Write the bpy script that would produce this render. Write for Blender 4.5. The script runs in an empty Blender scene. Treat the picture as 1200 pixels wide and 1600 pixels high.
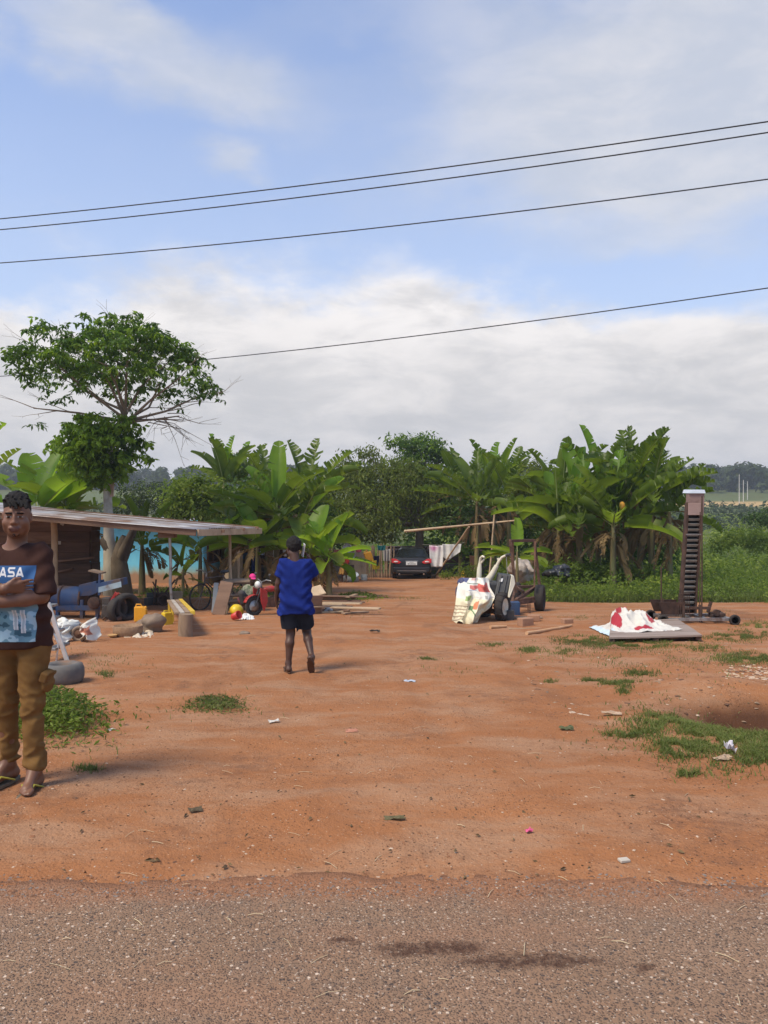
import bpy, math, random
import numpy as np
from mathutils import Vector, Matrix, Euler
R = math.radians
scene = bpy.context.scene
C = scene.collection
# ---------------------------------------------------------------- camera
CAMZ, FPX = 1.65, 1203.0
cd = bpy.data.cameras.new('camera'); cam = bpy.data.objects.new('camera', cd); C.objects.link(cam)
cam.location = (0, 0, CAMZ); cam.rotation_euler = (R(90), 0, 0)
cd.sensor_fit = 'VERTICAL'; cd.sensor_height = 36; cd.lens = 36 * FPX / 1600
cd.clip_start = 0.05; cd.clip_end = 5000
scene.camera = cam
# ---------------------------------------------------------------- light
SUN_EL, SUN_AZ = R(56), R(-130)          # azimuth from +Y towards +X: high on the left, a little behind the camera
SUN = Vector((math.sin(SUN_AZ) * math.cos(SUN_EL), math.cos(SUN_AZ) * math.cos(SUN_EL), math.sin(SUN_EL)))
sl = bpy.data.lights.new('sun', 'SUN'); so = bpy.data.objects.new('sun', sl); C.objects.link(so)
sl.energy = 3.5; sl.angle = R(20); sl.color = (1.0, 0.875, 0.67)
so.rotation_euler = SUN.to_track_quat('Z', 'Y').to_euler(); so.location = (0, 0, 60)
scene.view_settings.view_transform = 'Standard'; scene.view_settings.look = 'None'
scene.view_settings.exposure = 0.34; scene.view_settings.gamma = 1.0
# ---------------------------------------------------------------- node helper
class NT:
    def __init__(s, tree): s.t = tree; s.n = tree.nodes; s.l = tree.links
    def set(s, sock, v):
        if isinstance(v, bpy.types.NodeSocket): s.l.new(v, sock)
        elif isinstance(v, (tuple, list)) and sock.type == 'RGBA' and len(v) == 3: sock.default_value = (*v, 1)
        else: sock.default_value = v
    def node(s, typ, _props=None, **ins):
        n = s.n.new(typ)
        for k, v in (_props or {}).items(): setattr(n, k, v)
        for k, v in ins.items(): s.set(n.inputs[int(k[1:]) if k[0] == 'i' and k[1:].isdigit() else k.replace('_', ' ')], v)
        return n
    def math(s, op, a, b=0.0, c=0.0): return s.node('ShaderNodeMath', {'operation': op}, i0=a, i1=b, i2=c).outputs[0]
    def vmath(s, op, a, b=(0, 0, 0)):
        n = s.node('ShaderNodeVectorMath', {'operation': op}, i0=a, i1=b)
        return n.outputs['Value'] if op in ('LENGTH', 'DOT_PRODUCT', 'DISTANCE') else n.outputs[0]
    def smooth(s, v, a, b, lo=0.0, hi=1.0):
        return s.node('ShaderNodeMapRange', {'interpolation_type': 'SMOOTHSTEP'}, Value=v, From_Min=a, From_Max=b, To_Min=lo, To_Max=hi).outputs[0]
    def mix(s, f, a, b, blend='MIX'):
        n = s.n.new('ShaderNodeMix'); n.data_type = 'RGBA'; n.blend_type = blend; n.clamp_factor = True
        s.set(n.inputs[0], f); s.set(n.inputs[6], a); s.set(n.inputs[7], b); return n.outputs[2]
    def noise(s, vec, scale, detail=4.0, rough=0.55, dist=0.0, out='Fac'):
        return s.node('ShaderNodeTexNoise', Vector=vec, Scale=scale, Detail=detail, Roughness=rough, Distortion=dist).outputs[out]
    def voro(s, vec, scale, out='Distance', feature='F1', rand=1.0):
        n = s.node('ShaderNodeTexVoronoi', {'feature': feature}, Vector=vec, Scale=scale, Randomness=rand); return n.outputs[out]
    def bump(s, h, strength=0.4, dist=0.02, normal=None):
        n = s.node('ShaderNodeBump', Strength=strength, Distance=dist, Height=h)
        if normal is not None: s.l.new(normal, n.inputs['Normal'])
        return n.outputs[0]
# ---------------------------------------------------------------- sky
def make_world():
    w = bpy.data.worlds.new('World'); scene.world = w; w.use_nodes = True
    T = NT(w.node_tree); T.n.clear()
    sky = T.n.new('ShaderNodeTexSky'); sky.sky_type = 'NISHITA'; sky.sun_disc = False
    sky.sun_elevation = SUN_EL; sky.sun_rotation = SUN_AZ; sky.air_density = 1.0; sky.dust_density = 0.5; sky.ozone_density = 1.2
    d = T.node('ShaderNodeTexCoord').outputs['Generated']
    xyz = T.node('ShaderNodeSeparateXYZ', Vector=d)
    x, y, z = xyz.outputs
    az = T.math('ARCTAN2', x, y); el = T.math('ARCSINE', z)
    P = T.node('ShaderNodeCombineXYZ', X=az, Y=el, Z=0.0).outputs[0]
    P3 = T.vmath('MULTIPLY', d, (1.0, 1.0, 2.0))
    n1 = T.noise(P3, 2.6, 6, 0.55, out='Color')
    n2 = T.noise(P3, 9.0, 6, 0.6, out='Color')
    off = T.vmath('ADD', T.vmath('MULTIPLY', T.vmath('SUBTRACT', n1, (.5, .5, .5)), (.34, .22, 0)),
                  T.vmath('MULTIPLY', T.vmath('SUBTRACT', n2, (.5, .5, .5)), (.10, .085, 0)))
    Q = T.vmath('ADD', P, off)
    def pe(px, py):
        u, v = (px - 600) / FPX, (800 - py) / FPX
        return math.atan2(u, 1), math.atan2(v, math.hypot(u, 1))
    def blobs(lst, vec):
        acc = None
        for px, py, rx, ry, wgt in lst:
            a, e = pe(px, py)
            l = T.vmath('LENGTH', T.vmath('DIVIDE', T.vmath('SUBTRACT', vec, (a, e, 0)), (rx / FPX, ry / FPX, 1)))
            v = T.smooth(l, 0.15, 1.25, wgt, 0.0)
            acc = v if acc is None else T.math('ADD', acc, v)
        return acc
    low = [(60, 640, 330, 190, 1.1), (-60, 560, 200, 90, .7), (290, 560, 190, 175, 1.0), (470, 590, 200, 180, 1.0), (640, 590, 230, 180, 1.0), (820, 640, 270, 150, .95),
           (1050, 690, 330, 150, .9), (-300, 640, 400, 200, 1.0), (1500, 640, 450, 240, 1.0), (560, 720, 900, 90, .8), (1000, 560, 260, 60, .25)]
    high = [(1010, 130, 330, 190, .85), (1180, 60, 300, 230, .7), (760, 110, 210, 150, .5), (820, 280, 330, 90, .5), (1120, 300, 250, 100, .45),
            (270, 90, 170, 75, .75), (110, 20, 150, 60, .8), (-20, 75, 70, 35, .8), (370, 265, 60, 40, .7), (560, 20, 220, 50, .35), (420, 150, 240, 60, .35), (1000, 390, 200, 40, .4)]
    # cover: the low bank is denser and harder edged, the high cloud is a soft veil
    fb = T.noise(P3, 7.0, 8, 0.62)
    cl = T.math('ADD', blobs(low, Q), T.math('MULTIPLY', T.math('SUBTRACT', fb, .5), 1.35))
    mlow = T.smooth(cl, .08, 1.08, 0.0, .95)
    fb2 = T.noise(P3, 3.2, 6, 0.5)
    ch = T.math('ADD', blobs(high, Q), T.math('MULTIPLY', T.math('SUBTRACT', fb2, .5), .9))
    mhigh = T.smooth(ch, -.15, 1.35, 0.0, .80)
    # the haze belt close to the horizon
    belt = T.smooth(el, 0.66, 0.0, 0.20, .72)
    # the blue part
    blue = T.mix(1.0, sky.outputs[0], (1.02, 1.24, 1.62), 'MULTIPLY')
    # cloud shades: bright tops, grey and warm undersides
    sh = T.noise(T.vmath('MULTIPLY', d, (1.8, 1.8, 5.0)), 3.8, 8, .62, .3)
    hi = T.mix(T.smooth(sh, .35, .65), (5.7, 5.5, 5.4), (8.0, 7.6, 7.3))
    lo = T.mix(T.smooth(sh, .33, .67), (4.9, 4.75, 4.65), (6.8, 6.4, 6.05))
    lowc = T.mix(T.smooth(T.math('ADD', el, T.math('MULTIPLY', T.math('SUBTRACT', fb, .5), .14)), .10, .30), lo, hi)
    highc = T.mix(T.smooth(sh, .35, .65), (4.7, 4.9, 5.35), (5.9, 5.8, 5.85))
    c = T.mix(belt, blue, (5.5, 6.15, 7.1))
    c = T.mix(mhigh, c, highc)
    c = T.mix(mlow, c, lowc)
    bg = T.node('ShaderNodeBackground', Color=c, Strength=0.108)
    out = T.n.new('ShaderNodeOutputWorld'); T.l.new(bg.outputs[0], out.inputs[0])
make_world()
# ---------------------------------------------------------------- noise and ground
def hash2(ix, iy, seed=0):
    n = (ix.astype(np.int64) * 374761393 + iy.astype(np.int64) * 668265263 + seed * 974711) & 0x7fffffff
    n = ((n ^ (n >> 13)) * 1274126177) & 0x7fffffff
    return ((n ^ (n >> 16)) & 0xffff) / 65535.0
def vnoise(x, y, seed=0):
    x = np.asarray(x, float); y = np.asarray(y, float)
    ix = np.floor(x); iy = np.floor(y); fx = x - ix; fy = y - iy
    fx = fx * fx * (3 - 2 * fx); fy = fy * fy * (3 - 2 * fy)
    a = hash2(ix, iy, seed); b = hash2(ix + 1, iy, seed); c = hash2(ix, iy + 1, seed); d = hash2(ix + 1, iy + 1, seed)
    return (a * (1 - fx) + b * fx) * (1 - fy) + (c * (1 - fx) + d * fx) * fy
def fbm(x, y, o=4, seed=0):
    s = 0; a = .5; t = 0
    for i in range(o): s = s + a * vnoise(x * 2 ** i + 17.3 * i, y * 2 ** i - 9.1 * i, seed + i); t += a; a *= .5
    return s / t
def vnoise3(x, y, z, seed=0):
    k = np.floor(z); f = z - k; f = f * f * (3 - 2 * f)
    def lay(kk): return vnoise(x + kk * 37.17, y - kk * 19.73, seed)
    return lay(k) * (1 - f) + lay(k + 1) * f
KY = [-80, 4.5, 45, 60, 80, 120, 200, 250, 300, 500, 900, 1500]
KZ = [0, 0, -1.70, -2.1, -2.0, -.5, 4.0, 8.0, 11.5, 20, 38, 50]
def road_edge(x): return 3.40 + .045 * np.cos(x * .9 + .2) - .018 * x * x + .07 * (vnoise(x * 1.3, x * 0, 5) - .5) + .05 * (vnoise(x * 4.1, x * 0, 6) - .5)
def gz(x, y, micro=False):
    x = np.asarray(x, float); y = np.asarray(y, float)
    z = np.interp(y, KY, KZ)
    w = np.clip((y - 3.6) / 3, 0, 1)
    z = z + w * .09 * (fbm(x * .35, y * .35, 3, 11) - .5)
    hole = np.exp(-(((x - 3.35) / .62) ** 2 + ((y - 6.55) / .42) ** 2)); z = z - .44 * hole      # eroded hollow beside the grass
    z = z + .13 * np.exp(-(((x - 3.3) / .8) ** 2 + ((y - 7.6) / .4) ** 2))
    if micro:
        near = np.clip((26 - y) / 16, 0, 1)
        z = z + near * (.050 * (fbm(x * 2.1, y * 2.1, 4, 21) - .5) + .024 * (fbm(x * 9, y * 9, 3, 31) - .5))
        xc = np.interp(y, [3, 6, 12, 20, 32], [1.3, 1.15, .75, .9, 1.15]); k = np.abs(x - xc) - .68      # faint wheel ruts up to the car
        z = z + near * np.clip((y - 4) / 2, 0, 1) * (.55 + .9 * (fbm(x * 1.5, y * .8, 2, 61) - .5)) * (-.022 * np.exp(-(k / .11) ** 2) + .010 * np.exp(-((np.abs(k) - .2) / .08) ** 2))
        z = z + near * .022 * (np.clip(fbm(x * 4.2, y * 4.2, 3, 71), .5, 1) - .5)
        e = road_edge(x)
        z = np.where(y < e, z * 0 - .03 + .02 * np.clip((y - e + .12) / .12, 0, 1) ** 2, z - .010 + .016 * np.clip((y - e) / .25, 0, 1))
    return z
def gzf(x, y): return float(gz(x, y))
def gY(py):                                     # distance of the ground seen at picture height py
    lo, hi = 1.5, 55.
    for _ in range(50):
        m = (lo + hi) / 2
        p = 800 - FPX * (float(np.interp(m, KY, KZ)) - CAMZ) / m
        lo, hi = (m, hi) if p > py else (lo, m)
    return lo
def PX(px, Y): return (px - 600) / FPX * Y
def PZ(py, Y): return CAMZ + (800 - py) / FPX * Y
def W(px, py, Y): return Vector((PX(px, Y), Y, PZ(py, Y)))
def onG(px, py):
    Y = gY(py); x = PX(px, Y); return Vector((x, Y, gzf(x, Y)))
# ---------------------------------------------------------------- object helpers
def tag(o, label=None, cat=None, group=None, kind=None):
    if label: o['label'] = label
    if cat: o['category'] = cat
    if group: o['group'] = group
    if kind: o['kind'] = kind
    return o
def thing(name, label, cat, loc=(0, 0, 0), rz=0, group=None):
    o = bpy.data.objects.new(name, None); C.objects.link(o); o.empty_display_size = .1
    o.location = loc; o.rotation_euler = (0, 0, rz); return tag(o, label, cat, group)
def mesh_obj(name, V, F, mats, parent=None, smooth=False, mi=None, loc=None):
    me = bpy.data.meshes.new(name)
    V = np.asarray(V, float)
    if isinstance(F, np.ndarray):
        k = F.shape[1]; n = F.shape[0]
        me.vertices.add(len(V)); me.vertices.foreach_set('co', V.ravel())
        me.loops.add(n * k); me.loops.foreach_set('vertex_index', F.ravel().astype(np.int32))
        me.polygons.add(n); me.polygons.foreach_set('loop_start', np.arange(n, dtype=np.int32) * k)
        me.update(calc_edges=True)
    else:
        me.from_pydata([tuple(v) for v in V], [], F)
    if not isinstance(mats, (list, tuple)): mats = [mats]
    for m in mats: me.materials.append(m)
    n = len(me.polygons)
    if mi is not None: me.polygons.foreach_set('material_index', np.asarray(mi, np.int32))
    me.polygons.foreach_set('use_smooth', np.full(n, smooth, bool) if isinstance(smooth, bool) else np.asarray(smooth, bool))
    me.update()
    o = bpy.data.objects.new(name, me); C.objects.link(o)
    if parent is not None: o.parent = parent
    if loc is not None: o.location = loc
    return o
def frame_of(d, up=Vector((0, 0, 1))):
    d = Vector(d).normalized()
    if abs(d.dot(up)) > .98: up = Vector((0, 1, 0))
    s = d.cross(up).normalized(); u = s.cross(d).normalized(); return d, s, u
class MB:
    def __init__(s): s.v = []; s.f = []; s.m = []; s.s = []; s.mat = 0; s.sm = False
    def _add(s, vs, fs, smooth=None):
        b = len(s.v); s.v += [tuple(v) for v in vs]; s.f += [[i + b for i in f] for f in fs]
        s.m += [s.mat] * len(fs); s.s += [s.sm if smooth is None else smooth] * len(fs); return s
    def box(s, c, size, rot=None, taper=1.0):
        hx, hy, hz = size[0] / 2, size[1] / 2, size[2] / 2
        vs = [Vector((x * hx * (taper if z > 0 else 1), y * hy * (taper if z > 0 else 1), z * hz)) for z in (-1, 1) for y in (-1, 1) for x in (-1, 1)]
        if rot is not None:
            M = Euler(rot).to_matrix() if not isinstance(rot, Matrix) else rot
            vs = [M @ v for v in vs]
        c = Vector(c)
        return s._add([v + c for v in vs], [[0, 2, 3, 1], [4, 5, 7, 6], [0, 1, 5, 4], [2, 6, 7, 3], [0, 4, 6, 2], [1, 3, 7, 5]])
    def bar(s, a, b, w, h, up=(0, 0, 1)):            # rectangular bar from a to b
        a, b = Vector(a), Vector(b); d, sd, u = frame_of(b - a, Vector(up))
        M = Matrix((sd, d, u)).transposed()
        return s.box((a + b) / 2, (w, (b - a).length, h), M)
    def tube(s, pts, r, n=8, cap=True, jit=0, rng=None):
        pts = [Vector(p) for p in pts]; k = len(pts)
        rs = r if isinstance(r, (list, tuple)) else [r] * k
        vs = []; ref = None
        for i, p in enumerate(pts):
            d = (pts[min(i + 1, k - 1)] - pts[max(i - 1, 0)])
            d = d.normalized() if d.length > 1e-9 else Vector((0, 0, 1))
            if ref is None: _, sd, u = frame_of(d)
            else:
                sd = (ref - d * ref.dot(d)).normalized(); u = sd.cross(d)
            ref = sd
            for j in range(n):
                a = 2 * math.pi * j / n; q = rs[i] * (1 + (rng.uniform(-jit, jit) if jit else 0))
                vs.append(p + (sd * math.cos(a) + u * math.sin(a)) * q)
        fs = [[i * n + j, i * n + (j + 1) % n, (i + 1) * n + (j + 1) % n, (i + 1) * n + j] for i in range(k - 1) for j in range(n)]
        s._add(vs, fs, True)
        if cap:
            s._add(vs[:n], [list(range(n))[::-1]], False); s._add(vs[-n:], [list(range(n))], False)
        return s
    def lathe(s, prof, c=(0, 0, 0), axis=(0, 0, 1), n=20, smooth=True, sx=1, sy=1):
        d, sd, u = frame_of(axis, Vector((0, 1, 0)) if abs(Vector(axis).normalized().y) < .9 else Vector((0, 0, 1))); c = Vector(c); vs = []
        for r, h in prof:
            for j in range(n):
                a = 2 * math.pi * j / n; vs.append(c + d * h + sd * (math.cos(a) * r * sx) + u * (math.sin(a) * r * sy))
        k = len(prof)
        fs = [[i * n + j, i * n + (j + 1) % n, (i + 1) * n + (j + 1) % n, (i + 1) * n + j] for i in range(k - 1) for j in range(n)]
        s._add(vs, fs, smooth)
        if prof[0][0] > 1e-5: s._add(vs[:n], [list(range(n))[::-1]], False)
        if prof[-1][0] > 1e-5: s._add(vs[-n:], [list(range(n))], False)
        return s
    def ell(s, c, r, n=14, k=8, rot=None):
        c = Vector(c); M = Euler(rot).to_matrix() if rot else Matrix.Identity(3); vs = []
        for i in range(k + 1):
            t = math.pi * i / k
            for j in range(n):
                a = 2 * math.pi * j / n
                vs.append(c + M @ Vector((r[0] * math.sin(t) * math.cos(a), r[1] * math.sin(t) * math.sin(a), r[2] * math.cos(t))))
        fs = [[i * n + j, (i + 1) * n + j, (i + 1) * n + (j + 1) % n, i * n + (j + 1) % n] for i in range(k) for j in range(n)]
        return s._add(vs, fs, True)
    def prism(s, poly, a, b):                        # poly: list of Vector (planar), from offset a to offset b (vectors)
        n = len(poly); A = [Vector(p) + Vector(a) for p in poly]; B = [Vector(p) + Vector(b) for p in poly]
        return s._add(A + B, [list(range(n))[::-1], [n + i for i in range(n)]] + [[i, (i + 1) % n, n + (i + 1) % n, n + i] for i in range(n)])
    def quad(s, a, b, c, d, smooth=None): return s._add([a, b, c, d], [[0, 1, 2, 3]], smooth)
    def wheel(s, c, r, w, axis, tread=0, n=24): # tyre ring
        t = r * .38
        prof = [(r - t, -w * .38), (r - t * .5, -w * .5), (r - t * .12, -w * .44), (r, -w * .25), (r, w * .25), (r - t * .12, w * .44), (r - t * .5, w * .5), (r - t, w * .38), (r - t, -w * .38)]
        return s.lathe(prof, c, axis, n)
    def build(s, name, mats, parent=None, bevel=0, loc=None):
        o = mesh_obj(name, s.v, s.f, mats, parent, s.s if s.s else False, s.m, loc)
        if bevel:
            m = o.modifiers.new('bevel', 'BEVEL'); m.width = bevel; m.segments = 2; m.limit_method = 'ANGLE'; m.angle_limit = R(40)
        return o
# ---------------------------------------------------------------- materials
MATS = {}
def pmat(name, c1, c2=None, scale=6, rough=.7, bump=.15, bscale=None, metal=0, dirt=None, dirtamt=.4, spec=.4, stretch=(1, 1, 1), detail=5, coat=0, bdist=.01):
    if name in MATS: return MATS[name]
    m = bpy.data.materials.new(name); m.use_nodes = True; T = NT(m.node_tree); b = T.n['Principled BSDF']
    co = T.node('ShaderNodeTexCoord').outputs['Object']
    co = T.vmath('MULTIPLY', co, stretch)
    f = T.smooth(T.noise(co, scale, detail, .6), .3, .7)
    col = T.mix(f, c1, c2 or tuple(x * .78 for x in c1))
    if dirt:
        g = T.smooth(T.noise(co, scale * .45, 6, .65, .4), .62 - dirtamt * .4, .85 - dirtamt * .3)
        col = T.mix(g, col, dirt)
    T.set(b.inputs['Base Color'], col)
    T.set(b.inputs['Roughness'], T.math('ADD', T.math('MULTIPLY', T.math('SUBTRACT', T.noise(co, scale * 2, 3), .5), .25), rough))
    b.inputs['Metallic'].default_value = metal; b.inputs['Specular IOR Level'].default_value = spec
    if coat: b.inputs['Coat Weight'].default_value = coat
    if bump: T.set(b.inputs['Normal'], T.bump(T.noise(co, bscale or scale * 4, 5, .6), bump, bdist))
    MATS[name] = m; return m
def leafmat(name, ca, cb, trans=(.12, .2, .02), tw=.35, rough=.5, dry=None, spec=.18):
    if name in MATS: return MATS[name]
    m = bpy.data.materials.new(name); m.use_nodes = True; T = NT(m.node_tree); b = T.n['Principled BSDF']
    rnd = T.node('ShaderNodeNewGeometry').outputs['Random Per Island']
    co = T.node('ShaderNodeTexCoord').outputs['Object']
    f = T.math('ADD', T.math('MULTIPLY', rnd, .65), T.math('MULTIPLY', T.smooth(T.noise(co, 1.7, 3), .35, .65), .35))
    col = T.mix(f, ca, cb)
    col = T.mix(1.0, col, T.mix(T.smooth(T.noise(co, .55, 4, .6), .34, .66), (.62, .64, .62), (1.14, 1.10, 1.0)), 'MULTIPLY')
    if dry:
        col = T.mix(T.smooth(T.noise(co, 5, 5, .7), .6, .72), col, dry)
    T.set(b.inputs['Base Color'], col); b.inputs['Roughness'].default_value = rough; b.inputs['Specular IOR Level'].default_value = spec
    tr = T.node('ShaderNodeBsdfTranslucent', Color=T.mix(f, trans, tuple(x * 1.5 for x in trans)))
    ms = T.node('ShaderNodeMixShader', i0=tw, i1=b.outputs[0], i2=tr.outputs[0])
    T.l.new(ms.outputs[0], T.n['Material Output'].inputs[0]); MATS[name] = m; return m
def attrmat(name, rough=.8, bump=.2, bscale=60, layer='paint'):
    if name in MATS: return MATS[name]
    m = bpy.data.materials.new(name); m.use_nodes = True; T = NT(m.node_tree); b = T.n['Principled BSDF']
    a = T.n.new('ShaderNodeAttribute'); a.attribute_name = layer
    co = T.node('ShaderNodeTexCoord').outputs['Object']
    col = T.mix(1.0, a.outputs['Color'], T.mix(T.noise(co, 12, 4), (.78, .78, .78), (1.1, 1.1, 1.1)), 'MULTIPLY')
    T.set(b.inputs['Base Color'], col); b.inputs['Roughness'].default_value = rough; b.inputs['Specular IOR Level'].default_value = .2
    T.set(b.inputs['Normal'], T.bump(T.noise(co, bscale, 4), bump, .003)); MATS[name] = m; return m
def set_paint(o, cols):
    a = o.data.color_attributes.new('paint', 'FLOAT_COLOR', 'POINT')
    c = np.ones((len(cols), 4)); c[:, :3] = cols; a.data.foreach_set('color', c.ravel())
# ---------------------------------------------------------------- implicit surfaces (people, rocks, sacks)
def snets(F, o, h):
    S = F < 0; sh = F.shape; cnt = np.zeros([n - 1 for n in sh], np.int8)
    cs = [(i, j, k) for i in (0, 1) for j in (0, 1) for k in (0, 1)]
    for i, j, k in cs: cnt += S[i:sh[0] - 1 + i, j:sh[1] - 1 + j, k:sh[2] - 1 + k]
    act = (cnt > 0) & (cnt < 8); cells = np.argwhere(act); idx = np.full(act.shape, -1, np.int64); idx[act] = np.arange(len(cells))
    acc = np.zeros((len(cells), 3)); w = np.zeros(len(cells))
    for a in cs:
        for ax in range(3):
            if a[ax]: continue
            b = list(a); b[ax] = 1
            fa = F[tuple((cells + a).T)]; fb = F[tuple((cells + b).T)]; m = (fa < 0) != (fb < 0)
            t = fa[m] / (fa[m] - fb[m]); p = np.tile(np.array(a, float), (m.sum(), 1)); p[:, ax] += t; acc[m] += p; w[m] += 1
    V = (cells + acc / w[:, None]) * h + np.array(o); Fs = []
    for ax in range(3):
        u, v = [(1, 2), (2, 0), (0, 1)][ax]
        s0 = [slice(None)] * 3; s1 = [slice(None)] * 3; s0[ax] = slice(0, -1); s1[ax] = slice(1, None)
        ch = S[tuple(s0)] != S[tuple(s1)]; e = np.argwhere(ch)
        e = e[(e[:, u] > 0) & (e[:, v] > 0) & (e[:, u] < sh[u] - 1) & (e[:, v] < sh[v] - 1)]
        if not len(e): continue
        ins = S[tuple(e.T)]
        def at(du, dv):
            q = e.copy(); q[:, u] += du; q[:, v] += dv; return idx[tuple(q.T)]
        q = np.stack([at(-1, -1), at(0, -1), at(0, 0), at(-1, 0)], 1); q[~ins] = q[~ins][:, ::-1]; Fs.append(q)
    return V, np.concatenate(Fs)
class SDF:
    def __init__(s, lo, hi, h):
        s.lo = np.array(lo, float); s.h = h; s.n = np.ceil((np.array(hi) - s.lo) / h).astype(int) + 1
        s.F = np.full(s.n, 1.0); s.ax = [s.lo[i] + h * np.arange(s.n[i]) for i in range(3)]
    def grid(s): return np.meshgrid(*s.ax, indexing='ij')
    def _put(s, fn, lo, hi, k, op='u'):
        a = np.maximum(np.floor((np.array(lo) - s.lo) / s.h).astype(int), 0); b = np.minimum(np.ceil((np.array(hi) - s.lo) / s.h).astype(int) + 1, s.n)
        if (b <= a).any(): return s
        sl = tuple(slice(a[i], b[i]) for i in range(3)); G = np.meshgrid(*[s.ax[i][a[i]:b[i]] for i in range(3)], indexing='ij')
        d = fn(*G); f = s.F[sl]
        if op == 'u':
            hh = np.clip(.5 + .5 * (f - d) / k, 0, 1); s.F[sl] = f * (1 - hh) + d * hh - k * hh * (1 - hh)
        else:
            d = -d; hh = np.clip(.5 - .5 * (f - d) / k, 0, 1); s.F[sl] = f * (1 - hh) + d * hh + k * hh * (1 - hh)
        return s
    def rc(s, a, b, ra, rb, k=.02, op='u', sq=None):   # tapered capsule; sq = (axis vector, factor) flattens it
        a = np.array(a, float); b = np.array(b, float); ba = b - a; L = max(float(ba @ ba), 1e-12)
        def fn(X, Y, Z):
            px, py, pz = X - a[0], Y - a[1], Z - a[2]; t = np.clip((px * ba[0] + py * ba[1] + pz * ba[2]) / L, 0, 1)
            qx, qy, qz = px - t * ba[0], py - t * ba[1], pz - t * ba[2]
            if sq is not None:
                nx, ny, nz = sq[0]; dn = (qx * nx + qy * ny + qz * nz) * (sq[1] - 1); qx, qy, qz = qx + dn * nx, qy + dn * ny, qz + dn * nz
            return np.sqrt(qx * qx + qy * qy + qz * qz) - (ra + (rb - ra) * t)
        m = max(ra, rb) + k * 1.5 + .02
        return s._put(fn, np.minimum(a, b) - m, np.maximum(a, b) + m, k, op)
    def el(s, c, r, k=.02, op='u', R3=None):
        c = np.array(c, float); r = np.array(r, float); M = np.array(R3) if R3 is not None else None
        def fn(X, Y, Z):
            x, y, z = X - c[0], Y - c[1], Z - c[2]
            if M is not None: x, y, z = (M[0][0] * x + M[1][0] * y + M[2][0] * z, M[0][1] * x + M[1][1] * y + M[2][1] * z, M[0][2] * x + M[1][2] * y + M[2][2] * z)
            k0 = np.sqrt((x / r[0]) ** 2 + (y / r[1]) ** 2 + (z / r[2]) ** 2); k1 = np.sqrt((x / r[0] ** 2) ** 2 + (y / r[1] ** 2) ** 2 + (z / r[2] ** 2) ** 2)
            return k0 * (k0 - 1) / np.maximum(k1, 1e-9)
        m = r.max() + k * 1.5 + .02
        return s._put(fn, c - m, c + m, k, op)
    def half(s, p, n, k=.008):                       # keep only what lies behind the plane (p, n)
        X, Y, Z = s.grid(); n = np.array(n, float); n /= np.linalg.norm(n)
        d = (X - p[0]) * n[0] + (Y - p[1]) * n[1] + (Z - p[2]) * n[2]
        hh = np.clip(.5 - .5 * (s.F - d) / k, 0, 1); s.F = s.F * (1 - hh) + d * hh + k * hh * (1 - hh); return s
    def wrinkle(s, fn):
        X, Y, Z = s.grid(); s.F = s.F + fn(X, Y, Z); return s
    def mesh(s): return snets(s.F, s.lo, s.h)
    def build(s, name, mats, parent=None, paint=None, loc=None):
        V, F = s.mesh(); o = mesh_obj(name, V, F, mats, parent, True, None, loc)
        if paint is not None: o.data.polygons.foreach_set('material_index', np.asarray(paint(V[F].mean(1)), np.int32))
        return o
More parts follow.
